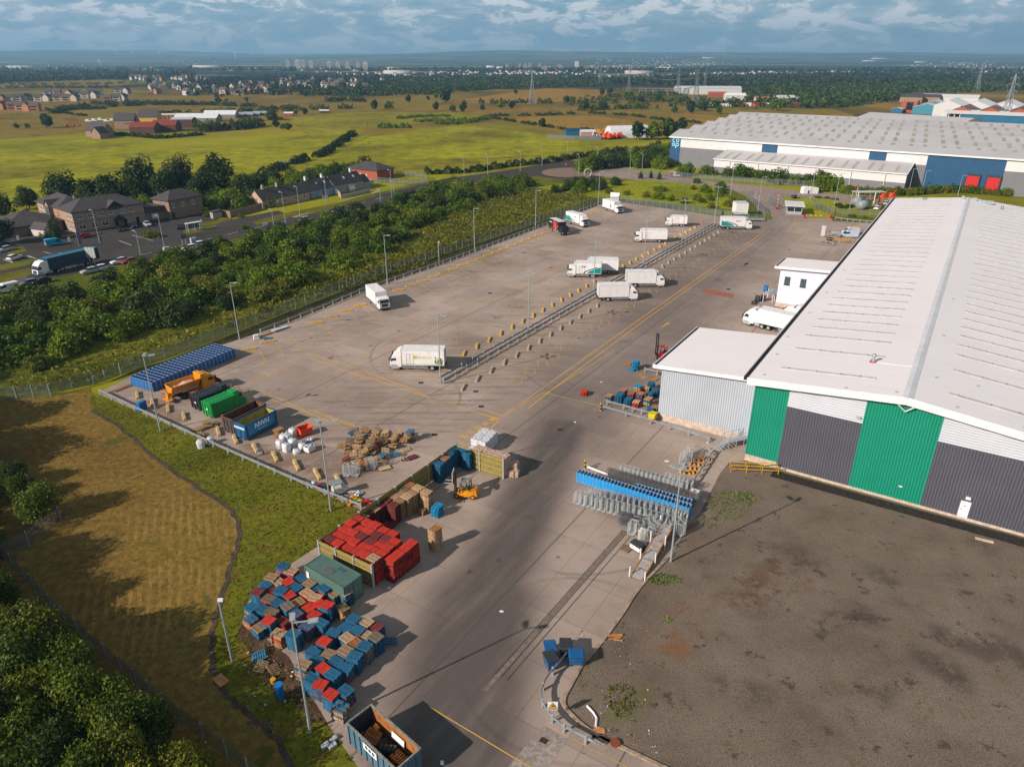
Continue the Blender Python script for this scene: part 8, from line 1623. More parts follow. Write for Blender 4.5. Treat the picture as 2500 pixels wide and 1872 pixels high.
ordered(scatter([at('B7',x,y)for x,y in((-250,320),(-60,320),(70,430),(180,520),(215,580),(90,660),(0,720),(-250,740))],3.6,15),['tree_near']*3+['tree_near_dark','tree_near_lime'],(.5,.72),'bushy tree inside the cranked palisade, %s row, %s along it','bushy trees at the left edge',R(-40),'tree')
for k,(x,y)in enumerate(((-120,930),(-170,990),(-210,920),(-260,1010),(-330,950),(-380,1040),(-120,1010))):plant('tree_near_dark',V(x,y),1.25,'tall tree just outside the left edge of the meadow, %s of them'%od(k),'tall trees beside the meadow','tree')
T_=lambda z,x,y:at(z,x,y)
for lab,kd,z,x,y,s in(('huge round dark tree behind the pub, left of three','tree','V',318,428,1.75),('pale willow-like tree between two dark trees behind the pub','willow','V',398,425,1.5),('huge round dark tree right of the pale willow','tree','V',475,420,1.75),('round dark tree behind the left wing of the pub','tree','V',150,442,1.35),('low dark tree between the round tree and the huge ones','tree','V',235,445,1.25),('bushy tree behind the link block of the pub','shrub','V',330,460,1.9),('dark tree at the far left beside the dining hall','tree','V',15,470,.95),('second dark tree behind the dining hall','tree','V',65,452,.9),('black green tree at the left edge before the dining hall','tree','V',3,527,.95),('dark tree filling in before the left huge tree','tree','V',285,442,1.15),('dark tree between the left huge tree and the willow','tree','V',358,436,1.3),('dark tree between the willow and the right huge tree','tree','V',437,434,1.2),('dark tree at the right foot of the huge trees','tree','V',528,424,1.0),('dark tree between the two smaller ones behind the pub wing','tree','V',195,446,1.1),('bronze leaved small tree in the pub garden','bronze','C1',390,660,1.1),('dark upright conifer in the pub garden','conifer','C1',730,800,1.3)):plant(kd,T_(z,x,y),s,lab,None,'tree')
for k,(x,y)in enumerate(((340,720),(420,745),(480,750),(560,775),(620,780),(1880,790),(1950,785),(2010,790))):plant('shrub_lime' if k%2 else 'shrub',C1(x,y),.62 if k<5 else .75,'clipped garden shrub near the pub, %s from the left'%od(k),'garden shrubs at the pub','shrub')
gd_p=[V(560,455),V(440,450),V(300,455),V(200,450),V(210,430),V(400,428),V(520,425),V(500,412),V(560,395),V(640,385),V(720,372),V(790,365),V(760,380),V(690,395),V(620,415)]
ordered(scatter(gd_p,6.2,3),['shrub','shrub_dark','shrub'],(1.2,2.0),'garden bush behind the cottages, %s row, %s along it','bushes behind the cottages',R(30))
for k,(x,y,s)in enumerate(((530,505,.5),(450,468,.7),(500,462,.7),(520,470,.5),(900,440,.5))):plant('shrub',V(x*1.,y*1.-10 if k==0 else y),s,'small shrub by the walled yard, %s of five'%od(k),'shrubs by the walled yard','shrub')
ordered(scatter([V(1250,372),V(1290,348),V(1360,345),V(1420,325),V(1460,330),V(1465,360),V(1420,366),V(1340,360)],5.2,21),['shrub_dark','shrub','shrub'],(1.3,2.0),'bushy tree left of the big shed, %s row, %s along it','trees at the shed corner',R(10),'tree')
lush_p=[V(1180,412),V(1260,393),V(1330,392),V(1350,402),V(1290,412),V(1220,422)]
ordered(scatter(lush_p,6.5,23),['shrub','shrub_dark'],(.8,1.2),'bush on the lush mound, %s row, %s along it','bushes on the lush mound',R(10));ordered(scatter([V(1290,420),V(1390,428),V(1480,440),V(1600,460),V(1600,438),V(1560,425),V(1560,405),V(1500,395),V(1495,408),V(1530,430),V(1440,428),V(1340,415)],6.2,25),['shrub','shrub_lime','shrub'],(.6,1.05),'bright shrub behind the far yard fence, %s row, %s along it','bright shrubs behind the far fence',R(-10));plant('shrub',V(1425,412),1.35,'broad low rounded bush in the middle of the lush grass',None,'shrub',sz=.5)
for k,(x,y)in enumerate(((1405,385),(1383,386),(1425,388))):plant('conifer',V(x,y),.62,'little dark conifer beside the side road, %s of three'%od(k),'little conifers','tree')
q_l=[at('C2',x,y)for x,y in((60,690),(210,690),(330,700),(430,705),(490,705),(550,712),(640,735),(760,742),(830,745),(930,745),(1040,750),(1080,748),(920,790),(1010,785))]
for k,p in enumerate(q_l):plant('shrub',p+Vector((-1,-3,0)),1.5 if k%3 else 2.0,'round green tree in the row before the low shed, %s from the left'%od(k),'trees before the low shed','tree')
hp_=[at('C2',x,815+10*sin(x))for x in range(1080,2230,38)]
for k,p in enumerate(hp_):plant('shrub_lime' if k%3 else 'shrub',p,1.15,'yellow green shrub in the hedge before the big shed, %s from the left'%od(k),'hedge shrubs before the big shed','shrub')
for k,(x,y,kd)in enumerate(((1280,250,'shrub_lime'),(1180,245,'shrub_lime'),(1380,265,'shrub_lime'),(1450,360,'shrub_dark'),(1420,330,'shrub_dark'),(1530,350,'shrub_dark'),(1880,350,'shrub'),(1700,470,'shrub_lime'),(1560,460,'shrub'))):plant(kd,at('C5',x,y),.7,'%s low bush between gatehouse and tank compound'%od(k),'low bushes by the gatehouse','shrub',sz=.45)
def hedge(label,P,wd,h,m,size=.6,dens=14,name='hedge',stuff=False,gaps=0.):
 rng=np.random.default_rng(int(P[0].x*3+P[0].y)%99999);A_=[]
 for a,b_ in zip(P,P[1:]):
  L=(b_-a).length;n=int(L*dens);u=rng.random(n);c=np.outer(1-u,a)+np.outer(u,b_);bump=.62+.38*np.sin(u*L*.9+rng.random()*6)*np.sin(u*L*.37+1)
  if gaps:keep=np.sin(u*L*.21+rng.random()*6)>gaps*2-1;c,bump,n=c[keep],bump[keep],int(keep.sum())
  th=rng.random(n)*pi;rad=.5+.5*rng.random(n)**.5;nv_=np.array(Vector((-(b_-a).y,(b_-a).x,0)).normalized())
  c=c+np.outer(np.cos(th)*rad*wd/2*bump,nv_);c[:,2]+=np.sin(th)*rad*h*bump+.15;A_.append(c)
 c=np.concatenate(A_);n=len(c);N_=rng.normal(size=(n,3))*.6+np.array([0,-.15,.6]);N_/=np.linalg.norm(N_,axis=1,keepdims=True);v,f=leaf_quads(c-np.array(P[0]),N_,size,rng)
 o=obj(name,np_mesh(name,v,f,[m]),None,P[0]);return tag(o,label,name,'field hedges' if not stuff else None,'stuff' if stuff else None)
hedge('thick dark hedge along the road left of the roundabout',[at('C7',360,640),at('C7',620,630),at('C7',900,590),at('C7',1150,565),at('C7',1300,540),at('C7',1450,520),at('C7',1640,490)],6,3.6,leafD,.75,60)
HG=(('hedge slanting between the lime fields right of the huge trees','V',((555,385),(600,368),(640,352),(700,335),(765,290)),6,3.5,30,.3),('hedge below the farm trees','V',((240,292),(300,296),(345,300),(440,292)),5,2.6,26,0),('dark tree belt right of the farm barns','V',((430,286),(470,282),(520,280),(560,272)),14,8,60,0),('hedge behind the ochre house','V',((280,252),(330,246),(400,243),(470,240)),5,3,16,.3),('dark hedge of the gold field left of the farm','V',((115,246),(150,238),(230,236)),7,4,22,0),('hedge above the gold field behind the farm','V',((235,232),(330,228),(440,227),(560,232)),8,5,22,.2),('hedge behind the white sheds','V',((460,247),(530,242),(640,234)),9,5,26,.1),('long hedge across the tawny pasture','C7',((770,270),(1030,270),(1100,268),(1310,258)),6,3,18,.2),('hedge curving down past the plant yard','C7',((790,285),(950,312),(1100,335),(1250,358),(1430,365)),4,2.4,18,.25),('hedge along the right side of the gold field','C7',((1360,250),(1650,268),(1900,300),(2140,318)),5,2.4,16,.25),('dense hedge of small trees above the gold field','C7',((700,192),(900,190),(1100,188),(1200,190)),12,6,30,.2),('low gorse mound hedge on the olive pasture','C7',((180,288),(340,275),(520,272)),6,2.4,20,0),('second gorse mound hedge on the olive pasture','C7',((300,310),(420,300),(640,300)),8,3,22,0),('dark gorse patch at the left of the mounds','C7',((10,340),(120,345),(290,345)),10,4,34,.2),('gorse strip near the top of the olive pasture','C7',((420,320),(520,325),(640,312),(760,285)),8,3.6,26,.2),('hedge at the foot of the housing estate','C6',((330,295),(430,285),(540,270)),8,5,20,.1),('bushy hedge right of the estate','C6',((550,255),(700,262),(860,255),(1100,262),(1250,262)),9,5,24,.2),('hedgerow in the far left pastures','C6',((0,160),(200,158),(450,162),(640,158)),10,6,18,.15),('second hedgerow in the far left pastures','C6',((0,138),(250,142),(560,140),(840,130)),10,5,14,.4),('bushes along the ditch at the left pasture','C6',((280,290),(360,310),(520,330)),4,2,14,.2),('scrub strip right of the hut','C6',((1690,300),(1900,290),(2120,285)),10,6,26,.3),('scrub strip above the huts','C6',((1930,245),(2050,240),(2200,245)),12,7,34,.2),('gorse strip below the lone hut','C6',((1560,360),(1690,345)),4,1.6,18,.2),('scrubby hedge behind the plant yard','C7',((1330,235),(1480,232),(1700,222),(1840,225)),10,6,26,.2))
for lab,z,P_,wd,h,dn_,gp_ in HG:hedge(lab,[at(z,*q)for q in P_],wd*1.25,h*1.1,leafA if 'gorse' in lab else leafD,1.0,int(dn_*1.7),gaps=gp_*.7)
LT=[('C4',2070,215,1.2),('C6',283,400,1.25),('C6',105,405,.5),('C6',170,405,.55),('C6',1635,355,.95),('C6',1660,400,.8),('C6',1700,410,.6),('C6',1735,415,.6),('C6',1315,252,.9),('C6',1357,245,.6),('C6',1480,242,.6),('C6',1833,215,1.),('C6',1770,322,.7),('C6',1830,322,.8),('C6',900,138,1.5),('C6',640,160,.8),('C7',255,185,1.),('C7',380,170,.7),('C7',425,160,.9),('C7',490,185,1.9),('C7',610,205,.7),('C7',840,225,1.2),('C7',910,222,.9),('C7',1105,340,.8),('C7',1370,235,1.3),('C7',1490,232,1.),('C7',935,130,.8),('C7',130,230,1.1),('C7',40,232,1.2),('C7',600,245,1.1),('C7',530,245,.9),('C7',430,235,1.),('C7',720,235,.7),('C7',1700,228,.9),('C7',1480,140,1.2),('C7',1530,135,1.2),('C7',1290,190,1.1),('C7',1255,190,1.),('C7',1700,420,1.4),('C7',1810,420,1.5),('C7',1910,415,1.5),('C7',1980,380,1.3),('C2',645,290,1.6),('C2',90,290,1.2),('C2',175,290,1.1),('C2',270,308,.9),('C7',2050,255,.9),('C7',2130,240,.9),('C7',1940,250,.8),('C7',1840,180,1.1),('C7',1730,190,1.),('C7',1640,160,1.1)]
for k,(z,x,y,s)in enumerate(LT):plant('far' if k%3 else 'far_green',at(z,x,y),s*1.25,'field tree standing in the pastures, %s counting from the farm rightwards'%od(k),'field trees','tree')
def mass(name,label,poly,n,size,m,h,up=.3,seed=1,clump=0):
 rng=np.random.default_rng(seed);xs=[q.x for q in poly];ys=[q.y for q in poly];P=[]
 X=rng.uniform(min(xs),max(xs),n*3);Y=rng.uniform(min(ys),max(ys),n*3);ok=np.zeros(n*3,bool);c=np.zeros(n*3,bool)
 for i in range(len(poly)):
  a,b_=poly[i],poly[i-1];cond=((a.y>Y)!=(b_.y>Y))&(X<(b_.x-a.x)*(Y-a.y)/(b_.y-a.y+1e-9)+a.x);c^=cond
 X,Y=X[c][:n],Y[c][:n];n=len(X)
 if clump:
  k=clump;X,Y=np.repeat(X,k),np.repeat(Y,k);hh_=np.repeat(h*(.55+.6*rng.random(n)),k);d_=rng.normal(size=(n*k,3));d_/=np.linalg.norm(d_,axis=1,keepdims=True);d_[:,2]=np.abs(d_[:,2]);rr=.75+.25*rng.random(n*k)
  P=np.stack([X+d_[:,0]*hh_*.5*rr,Y+d_[:,1]*hh_*.5*rr,d_[:,2]*hh_*rr],1);N_=d_+rng.normal(size=d_.shape)*.4+np.array([0,0,.4])
 else:P=np.stack([X,Y,h*(.2+.6*rng.random(n))],1);N_=rng.normal(size=(n,3));N_[:,2]=np.abs(N_[:,2])*up
 N_/=np.linalg.norm(N_,axis=1,keepdims=True);v,f=leaf_quads(P,N_,size,rng,.62 if clump else .45);o0=Vector((float(P[0,0]),float(P[0,1]),0));return tag(obj(name,np_mesh(name,v-np.array(o0),f,[m]),None,o0),label,kind='stuff')
strip_p=[at('A4',150,1535),at('A4',530,1480),at('A4',1080,1250),at('A4',1470,1095),at('A4',2212,840),at('A5',1030,235),at('A5',980,195),at('A5',720,210),at('A5',420,330),at('A5',0,520),V(600,640),V(480,690),V(330,730),V(140,790),V(-40,850),V(-40,862),V(200,825)]
mass('long_grass','long yellow green grass on the bank behind the fence',strip_p,15000,.62,grassb,.8,.25,3);mass('undergrowth','dark undergrowth beneath the bottom left wood',wood_p,700,.34,leafD,1.8,seed=45,clump=30);mass('undergrowth','dense bushes filling between the big trees behind the pub',[V(130,452),V(230,432),V(300,425),V(420,420),V(540,415),V(560,440),V(480,455),V(330,462),V(200,462)],190,.75,leafD,4.5,seed=46,clump=90);mass('long_grass','tall yellow grass between bank shrubs and fence',[V(600,640),V(720,588),V(830,548),V(870,514),V(960,472),V(1050,434),V(1150,412),V(1240,425),V(1180,455),V(1050,510),V(900,580),V(760,625)],9000,.7,grassb,.8,.25,47);mass('undergrowth','low scrub and brambles between the bank shrubs',bank_p,1500,.4,leafA,1.7,seed=4,clump=26);mass('undergrowth','low yellow green scrub among the bank shrubs',bank_p,500,.4,leafY,1.4,seed=44,clump=24)
mass('ground_weeds','short tufts of grass and weeds on the verge',[V(190,850)]+tr[::4]+yard_left[::-1][:-1],9000,.24,leafY,.12,1.2,5);mass('dry_stubble','dry tufts of the mown meadow',tp+tr[::4]+[V(560,1760),V(-200,1750),V(-200,1000)],5000,.2,foliage('straw',(.10,.06,.016),(.24,.15,.04),(.42,.28,.09),.2),.05,1.6,6)
leafG_=foliage('weed_green',(.06,.13,.006),(.13,.24,.01),(.2,.3,.02),.3)
for k,(zn,cx,cy,rx_,ry_,n)in enumerate((('V',1575,1090,48,34,700),('V',1605,1075,30,14,300),('V',1437,1253,36,13,420),('B3',1180,930,190,190,500),('B3',1690,60,50,40,60),('V',1540,1130,24,14,120))):mass('weeds','green weed patch on the stony ground, %s of them'%od(k),ell(zn,cx,cy,rx_,ry_,14),n//2,.24,leafG_ if k!=3 else grassb,.1,1.5,30+k)
mass('lush_weeds','lush weeds behind the far yard fence',[V(1160,405),V(1250,392),V(1400,392),V(1540,404),V(1600,455),V(1400,432),V(1290,425)],900,.45,leafY,.3,.6,7)
farw=foliage('far_shade_woodland',(.007,.015,.006),(.015,.03,.009),(.035,.055,.014),.1);farg=foliage('far_green_woodland',(.018,.034,.006),(.04,.07,.01),(.08,.11,.018),.15)  # farw holds the far valley's cloud shade as very dark leaf colour
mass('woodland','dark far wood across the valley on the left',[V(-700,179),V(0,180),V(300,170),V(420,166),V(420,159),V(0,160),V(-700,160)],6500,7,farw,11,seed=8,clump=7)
mass('woodland','dark tree belt among the village houses',[V(360,190),V(420,212),V(560,206),V(660,208),V(830,206),V(860,180),V(700,172),V(420,172)],1100,3.6,farw,9,seed=9,clump=10)
mass('woodland','green wood beyond the gold field',[V(640,205),V(760,210),V(930,205),V(1110,190),V(1290,188),V(1290,176),V(1040,175),V(880,176),V(840,192)],2600,3.4,farg,9.5,seed=10,clump=11);mass('woodland','bright green wood behind the distribution shed',[V(1490,236),V(1620,232),V(1790,236),V(1900,224),V(2000,205),V(2212,196),V(2300,184),V(1990,183),V(1700,190),V(1590,198),V(1650,215)],3400,3.4,farg,9,seed=11,clump=11)
mass('woodland','scrub and trees round the substation',[V(1200,228),V(1400,230),V(1640,236),V(1500,214),V(1420,196),V(1330,205)],260,2.8,farg,6.5,seed=12,clump=12)
mass('woodland','dark wood beyond the plain with cloud shade in its colour',[V(1290,180),V(1600,190),V(2300,184),V(2300,164),V(1800,161),V(1290,172),V(860,170),V(500,168),V(860,176)],5200,6.5,farw,9,seed=14,clump=7);mass('woodland','far woods on the valley floor',[V(-900,152),V(400,154),V(2900,160),V(3200,153),V(1100,152),V(-1200,152)],1500,14,farw,11,seed=16,clump=6)
hw=[M('house_white',(.46,.43,.40),.8),M('house_cream',(.5,.40,.31),.8),M('house_brick',(.38,.17,.09),.85),M('house_tan',(.42,.29,.2),.85)];hr=[M('house_roof_grey',(.075,.066,.066),.8),M('house_roof_brown',(.11,.075,.06),.8)]
hwn=('white','cream','brick','tan')
def house(p,rz,wi,ri,label,group,s=1.):g=gable('house',label,'house',p,rz,8.5*s,7*s,4.9*s,3*s,hw[wi],hr[ri],group);MB().b2(-2.6*s,2.6*s,-3.53*s,-3.505*s,1.*s,2.1*s).b2(-2.6*s,2.6*s,-3.53*s,-3.505*s,3.3*s,4.3*s).build('window',glass,g);return g
ES=[(20,243,2),(62,242,0),(110,238,0),(160,236,0),(185,234,2),(235,240,0),(290,240,0),(350,240,1),(400,240,3),(455,240,1),(290,208,0),(350,203,2),(420,212,1),(470,210,1),(515,222,0),(575,222,0),(650,244,2),(705,240,1),(745,236,0),(550,205,1),(600,203,0),(20,290,2),(80,290,2),(130,296,3),(175,300,2),(215,300,2),(710,190,0),(765,195,0)]
for k,(x,y,c_)in enumerate(ES):house(at('C6',x,y),(0.25,1.5)[k%3==0]+random.uniform(-.1,.1),c_,0 if c_<2 else 1,'%s gabled house of the left edge estate, %s counting rightwards'%(hwn[c_],od(k)),'houses of the estate',1.08)
rr=random.Random(31);nv_=0;far_h=[]
for(x0,x1,y0,y1,n)in((780,1260,100,118,34),(880,1640,140,205,52),(1660,2212,115,165,46)):
 for x,y in sorted((rr.uniform(x0,x1),rr.uniform(y0,y1))for _ in range(n)):
  c_=rr.choices((0,1,2,3),(6,2,1,1))[0]
  house(at('C6',x,y),rr.uniform(0,3),c_,rr.randrange(2),'%s house of the village among dark trees, %s counting rightwards by streets'%(hwn[c_],od(nv_)),'houses of the village',rr.uniform(.85,1.3));nv_+=1
A_,F_,Mi=[],[],[];off=0
def far_box(p,rz,L,Wd,h,rh,wi,ri):
 global off
 ca,sa=cos(rz),sin(rz);x,y=L/2,Wd/2
 v=np.array([(-x,-y,0),(x,-y,0),(x,y,0),(-x,y,0),(-x,-y,h),(x,-y,h),(x,y,h),(-x,y,h),(-x,0,h+rh),(x,0,h+rh)])
 v=v@np.array([[ca,sa,0],[-sa,ca,0],[0,0,1]])+np.array(p);A_.append(v)
 F_.append(np.array([(0,1,5,4),(2,3,7,6),(1,2,6,5),(3,0,4,7),(4,5,9,8),(6,7,8,9),(5,6,9,9),(7,4,8,8)])+off);Mi.extend([wi]*4+[ri]*2+[wi]*2);off+=10
def gxy(px,py):q=V(px,py);return q
for(cx,cy,sx_,sy_,n)in((420,138,60,3,70),(1150,158,120,5,170),(1320,148,90,5,170),(1380,135,110,6,260),(1500,140,80,5,150),(1640,130,90,5,120),(1750,160,150,4,160),(1920,134,60,2,80),(2080,140,90,4,120),(2180,152,80,6,170),(900,160,160,4,110),(1000,176,120,4,60),(1450,168,130,4,110),(100,143,120,3,30),(300,150,200,3,30),(1560,164,60,4,60),(700,152,150,4,40)):
 for _ in range(n):
  px,py=rr.gauss(cx,sx_*.6),max(127,rr.gauss(cy,sy_*.6));q=gxy(px,py)
  if q.y>13500:continue
  z=hill_h(q.x,q.y)if q.y>5000 else 0;s=rr.uniform(.45,.95);rr.random()<.6 and far_box((q.x,q.y,z),rr.uniform(0,3),11*s,8*s,5*s,2.6*s,rr.choices((0,1,2),(7,2,1))[0],3)
for(px,py,L,h)in((640,150,0,0),(845,152,70,10),(1060,149,40,12),(1080,149,50,8),(1440,151,80,9),(1900,135,180,10),(1880,137,150,8),(1990,138,120,8),(860,160,90,9),(50,147,140,8),(450,146,150,8),(1380,160,90,8),(1530,135,140,9)):
 if L:q=gxy(px,py);far_box((q.x,q.y,hill_h(q.x,q.y)if q.y>5000 else 0),rr.uniform(-.3,.3),L,L*.35,h,2,0,0)
tag(obj('town_houses',np_mesh('town_houses',np.concatenate(A_),np.concatenate(F_),hw[:3]+[hr[0]],Mi)),'countless pale houses of the far towns','town',kind='stuff')
tm=M('tower_pale',(.60,.55,.50),.8);tm2=M('tower_brown',(.30,.24,.22),.8)
Z1=lambda x,y:(x*.5651*2212/2500,y*.5651*2212/2500)
TB=[(1225,293,22,tm2),(1245,291,24,tm),(1283,294,27,tm),(1291,296,28,tm),(1311,291,24,tm),(1345,294,22,tm),(1380,296,20,tm2),(1423,300,25,tm),(1460,299,24,tm),(1502,298,20,tm),(1548,298,20,tm),(1580,309,30,tm)]
for k,(x,y,hpx,m_)in enumerate(TB):
 q=V(*Z1(x,y));h=hpx*.5651/1740*q.y*1.02;r=thing('tower_block','pale distant tower block, %s from the left in the central row'%od(k),'tower block',q,.2,'tower blocks of the central row');MB().b2(-9,9,-7,7,0,h).build('wall',m_,r);MB().b2(-4,4,-4,4,h,h+3).build('plant_room',m_,r);mb=MB();[mb.b2(-8,8,-7.06,-7.005,z,z+1.2)for z in np.arange(3,h-2,3.2)];mb.build('window_band',glass,r)
for k,(x,y,hpx,wd_)in enumerate(((1805,740,62,9),(1050,728,26,7),(1190,730,30,7),(1250,735,36,8),(1300,725,30,8),(1405,735,36,8),(1465,770,44,10),(1620,770,50,12))):
 fx,fy=1000+x*.226,y*.226;q=V(fx*2212/2500,fy*2212/2500);h=hpx*.226/1740*q.y;r=thing('tower_block',('tall pale tower block standing alone before the town' if k==0 else 'dim tower block behind the pylons, %s from the left'%od(k-1)),'tower block',q,.1,None if k==0 else 'dim tower blocks');MB().b2(-wd_,wd_,-wd_*.8,wd_*.8,0,h).build('wall',tm if k==0 else tm2,r);MB().b2(-wd_*.4,wd_*.4,-wd_*.4,wd_*.4,h,h+4).build('plant_room',tm2,r)
for k,(x,y)in enumerate(((520,562),(545,562),(605,562),(1028,575),(1127,577),(1970,590),(2015,590),(2055,588))):
 fx,fy=2000+x*.226,y*.226;q=V(fx*2212/2500,max(129.,fy*2212/2500+7));z=hill_h(q.x,q.y)if q.y>5000 else 0;r=thing('tower_block','tiny white tower block on the far right skyline, %s from the left'%od(k),'tower block',(q.x,q.y,z),0,'skyline tower blocks');MB().b2(-22,22,-18,18,0,75).build('wall',tm,r);MB().b2(-8,8,-8,8,75,82).build('plant_room',tm,r)
tbm=M('turbine_white',(.75,.76,.78),.5)
TU=[(470,215,1),(565,222,1),(577,220,1),(660,225,1),(695,222,1),(722,224,1),(982,215,1),(1020,217,1),(1092,215,1),(1150,215,1),(1215,222,1),(1290,215,1),(1920,225,1),(640,240,.8),(510,240,.8),(435,290,1.3)]
def turbine(label,q,h):
 z=hill_h(q.x,q.y)if q.y>5000 else 0;r=thing('wind_turbine',label,'wind turbine',(q.x,q.y,z),0,'wind turbines');MB().tube((0,0,0),(0,0,h),h*.028,6,h*.016).build('tower',tbm,r);MB().box((0,-1.5,h),(4,8,4)).build('nacelle',tbm,r)
 a0=random.uniform(0,2)
 for k in range(3):a=a0+k*2*pi/3;MB().add([(cos(a)*h*.62*u-sin(a)*w_*h,-6,h+sin(a)*h*.62*u+cos(a)*w_*h)for u,w_ in((.02,-.022),(.3,-.03),(1,-.005),(1,.005),(.3,.022),(.02,.022))],[(0,1,2,3,4,5)]).build('blade',tbm,r)
for k,(x,y,s)in enumerate(TU):
 px,py=Z1(x,y);q=V(px,131+rr.uniform(-3,4))if y<260 else V(px,py);turbine('white wind turbine on the left hills, %s from the left'%od(k)if y<260 else 'white wind turbine low in the valley, nearest of the turbines',q,62*s if y<260 else 30)
for k,x in enumerate((1075,1093,1148,1210,1235,1440,410)):turbine('white wind turbine on the right skyline, %s of them'%od(k),V((1250+x*.5651)*2212/2500,130),65)
pym=M('pylon_steel',(.22,.24,.26),.6,.3)
def pylon(label,p,h,rz=.5):
 r=thing('pylon',label,'pylon',p,rz,'lattice pylons');mb=MB();t_=.0075*h+.05;lv=[(0,.105),(.25,.07),(.5,.042),(.7,.024),(1.,.006)]
 for(z0,a),(z1,b_)in zip(lv,lv[1:]):
  C_=[(-1,-1),(1,-1),(1,1),(-1,1)]
  for i in range(4):
   (x0,y0),(x1,y1)=C_[i],C_[(i+1)%4];P0,Q0=Vector((x0*a*h,y0*a*h,z0*h)),Vector((x1*a*h,y1*a*h,z0*h));P1,Q1=Vector((x0*b_*h,y0*b_*h,z1*h)),Vector((x1*b_*h,y1*b_*h,z1*h));mb.bar(P0,P1,t_);mb.bar(P0,Q1,t_*.6);mb.bar(Q0,P1,t_*.6);mb.bar(P1,Q1,t_*.6)
 mb.build('lattice',pym,r);mb=MB()
 for z,w_ in((.68,.17),(.8,.22),(.92,.15)):
  for s in(-1,1):mb.bar((0,0,(z+.03)*h),(s*w_*h,0,z*h),t_*.7);mb.bar((0,0,z*h),(s*w_*h,0,z*h),t_*.7);mb.tube((s*w_*h,0,(z-.05)*h),(s*w_*h,0,z*h),t_*.5,5)
 mb.build('cross_arm',pym,r);return r
zz_=lambda x,y:at('V',(1250+x*.5651)*2212/2500,y*.5651*2212/2500)
PY_=[('tall lattice pylon in the gold field, leftmost of all',at('C7',1037,200),36),('distant lattice pylon before the dim towers',zz_(380,362),40),('lattice pylon at the edge of the right gold field',zz_(505,400),36),('lattice pylon left of the white substation shed',zz_(715,410),36),('lattice pylon in front of the red and white depot',zz_(790,460),38),('lattice pylon just right of the substation',zz_(830,395),32),('large lattice pylon before the blue factory on the right',zz_(2120,540),38),('smaller lattice pylon behind the blue factory',zz_(2005,400),36)]
for k,(lab,p,h)in enumerate(PY_):pylon(lab,p,h,.3+k*.2)
wmat=M('cable_grey',(.2,.21,.22),.6)
for k,(i,j)in enumerate(((6,7),(4,2),(2,0))):
 a,b_=PY_[i][1]+Vector((0,0,PY_[i][2]*.78)),PY_[j][1]+Vector((0,0,PY_[j][2]*.78));mb=MB()
 for o_ in(-6,6):mb.path([a.lerp(b_,t_)+Vector((o_,0,-22*t_*(1-t_)))for t_ in np.linspace(0,1,13)],.09,4)
 tag(mb.build('power_line',wmat),'power lines slung between pylons, %s span'%('right','middle','left')[k],'cable','power lines')
def shed(label,p,rz,L,Wd,h,rh,wm,rm,group=None,cat='shed'):return gable('shed',label,cat,p,rz,L,Wd,h,rh,wm,rm,group)
pale=M('shed_pale',(.55,.54,.55),.6);ofr=M('factory_roof_brown',(.15,.10,.075),.85,0,.08,.35,dirt=(.3,.26,.22),da=.6,ds=.05);fbl=M('factory_blue',(.008,.11,.21),.5,0,.2,.1)
b0_,b1_=at('C3',225,520,9.),at('C3',1480,600,9.);bA=ang(b0_,b1_);bL2=(b1_-b0_).length;bc=(b0_+b1_)/2+dirv(bA+pi/2)*16;bc.z=0
shed('long white gable shed between the vast shed and the brick factory',bc,bA,bL2,32,9,2.6,pale,gr_roof)
f0,f1=at('C3',1250,470,8.),at('C3',2600,520,8.);fA=ang(f0,f1);fd,fn=dirv(fA),dirv(fA+pi/2);FB=thing('blue_factory','long blue fronted factory behind the large pylon','factory',(f0.x,f0.y,0),fA);FL=(f1-f0).length
MB().b2(12,FL,0,20,0,7.6).build('wall',fbl,FB);MB().side([(0,7.6),(FL,7.6),(FL,8.),(0,8.)],-1,20).build('canopy',pale,FB);mb=MB();[mb.b2(x-.2,x+.2,-.2,.2,0,7.6)for x in(0,4,8,12)];mb.build('post',white,FB)
MB().add([(0,-1,8.02),(FL,-1,8.02),(FL,7,10.5),(0,7,10.5)],[(0,1,2,3)]).build('roof',pale,FB)
br_c=f0+fn*30;br_c.z=0
for k in range(6):
 p=f0+fd*(12+k*20)+fn*30;p.z=0;shed('brown roofed brick factory bay behind the blue front, %s from the left'%od(k),p,fA+pi/2,50,19.5,8.6,4.2,rk,ofr,'brick factory bays')
for k in range(9):p=f0+fd*(-5+k*22)+fn*85;p.z=0;shed('white saw tooth factory bay at the far right, %s from the left'%od(k),p,fA+pi/2,60,21,11,4.2,pale,white,'white factory bays')
tw=at('C3',815,470);t_r=thing('brick_tower','square red brick tower block of the factory with dark window','building',tw,fA);MB().b2(-7,7,0,14,0,11).build('wall',rk,t_r);MB().b2(-2.5,3.5,-.06,-.005,2.5,9.5).build('window',glass,t_r);MB().b2(-7.2,7.2,-.2,14.2,11,11.4).build('parapet',M('parapet_grey',(.3,.28,.27),.8),t_r)
wsd=at('C3',1030,490);shed('open fronted white framed shed beside the brick tower',wsd+fn*8,fA+pi/2,20,24,6.5,3,M('teal_sheet',(.04,.2,.27),.5),pale);shed('teal gabled shed behind the open fronted one',wsd+fn*34+fd*3,fA+pi/2,26,26,7.5,4,M('teal_sheet'),pale);shed('small blue lean-to left of the brick tower',at('C3',690,470),fA+pi/2,10,10,3.5,1.5,fbl,pale)
for k,(x,y,L_,h_,m_)in enumerate(((860,345,24,6,stone),(980,340,40,6,stone),(1130,330,44,7,MATS['end_wall_dark']),(1320,345,60,6,pale))):shed('%s older building behind the brick tower'%od(k),at('C3',x,y),fA,L_,16,h_,3,m_,(slate,slate,slate,pale)[k],'older factory buildings')
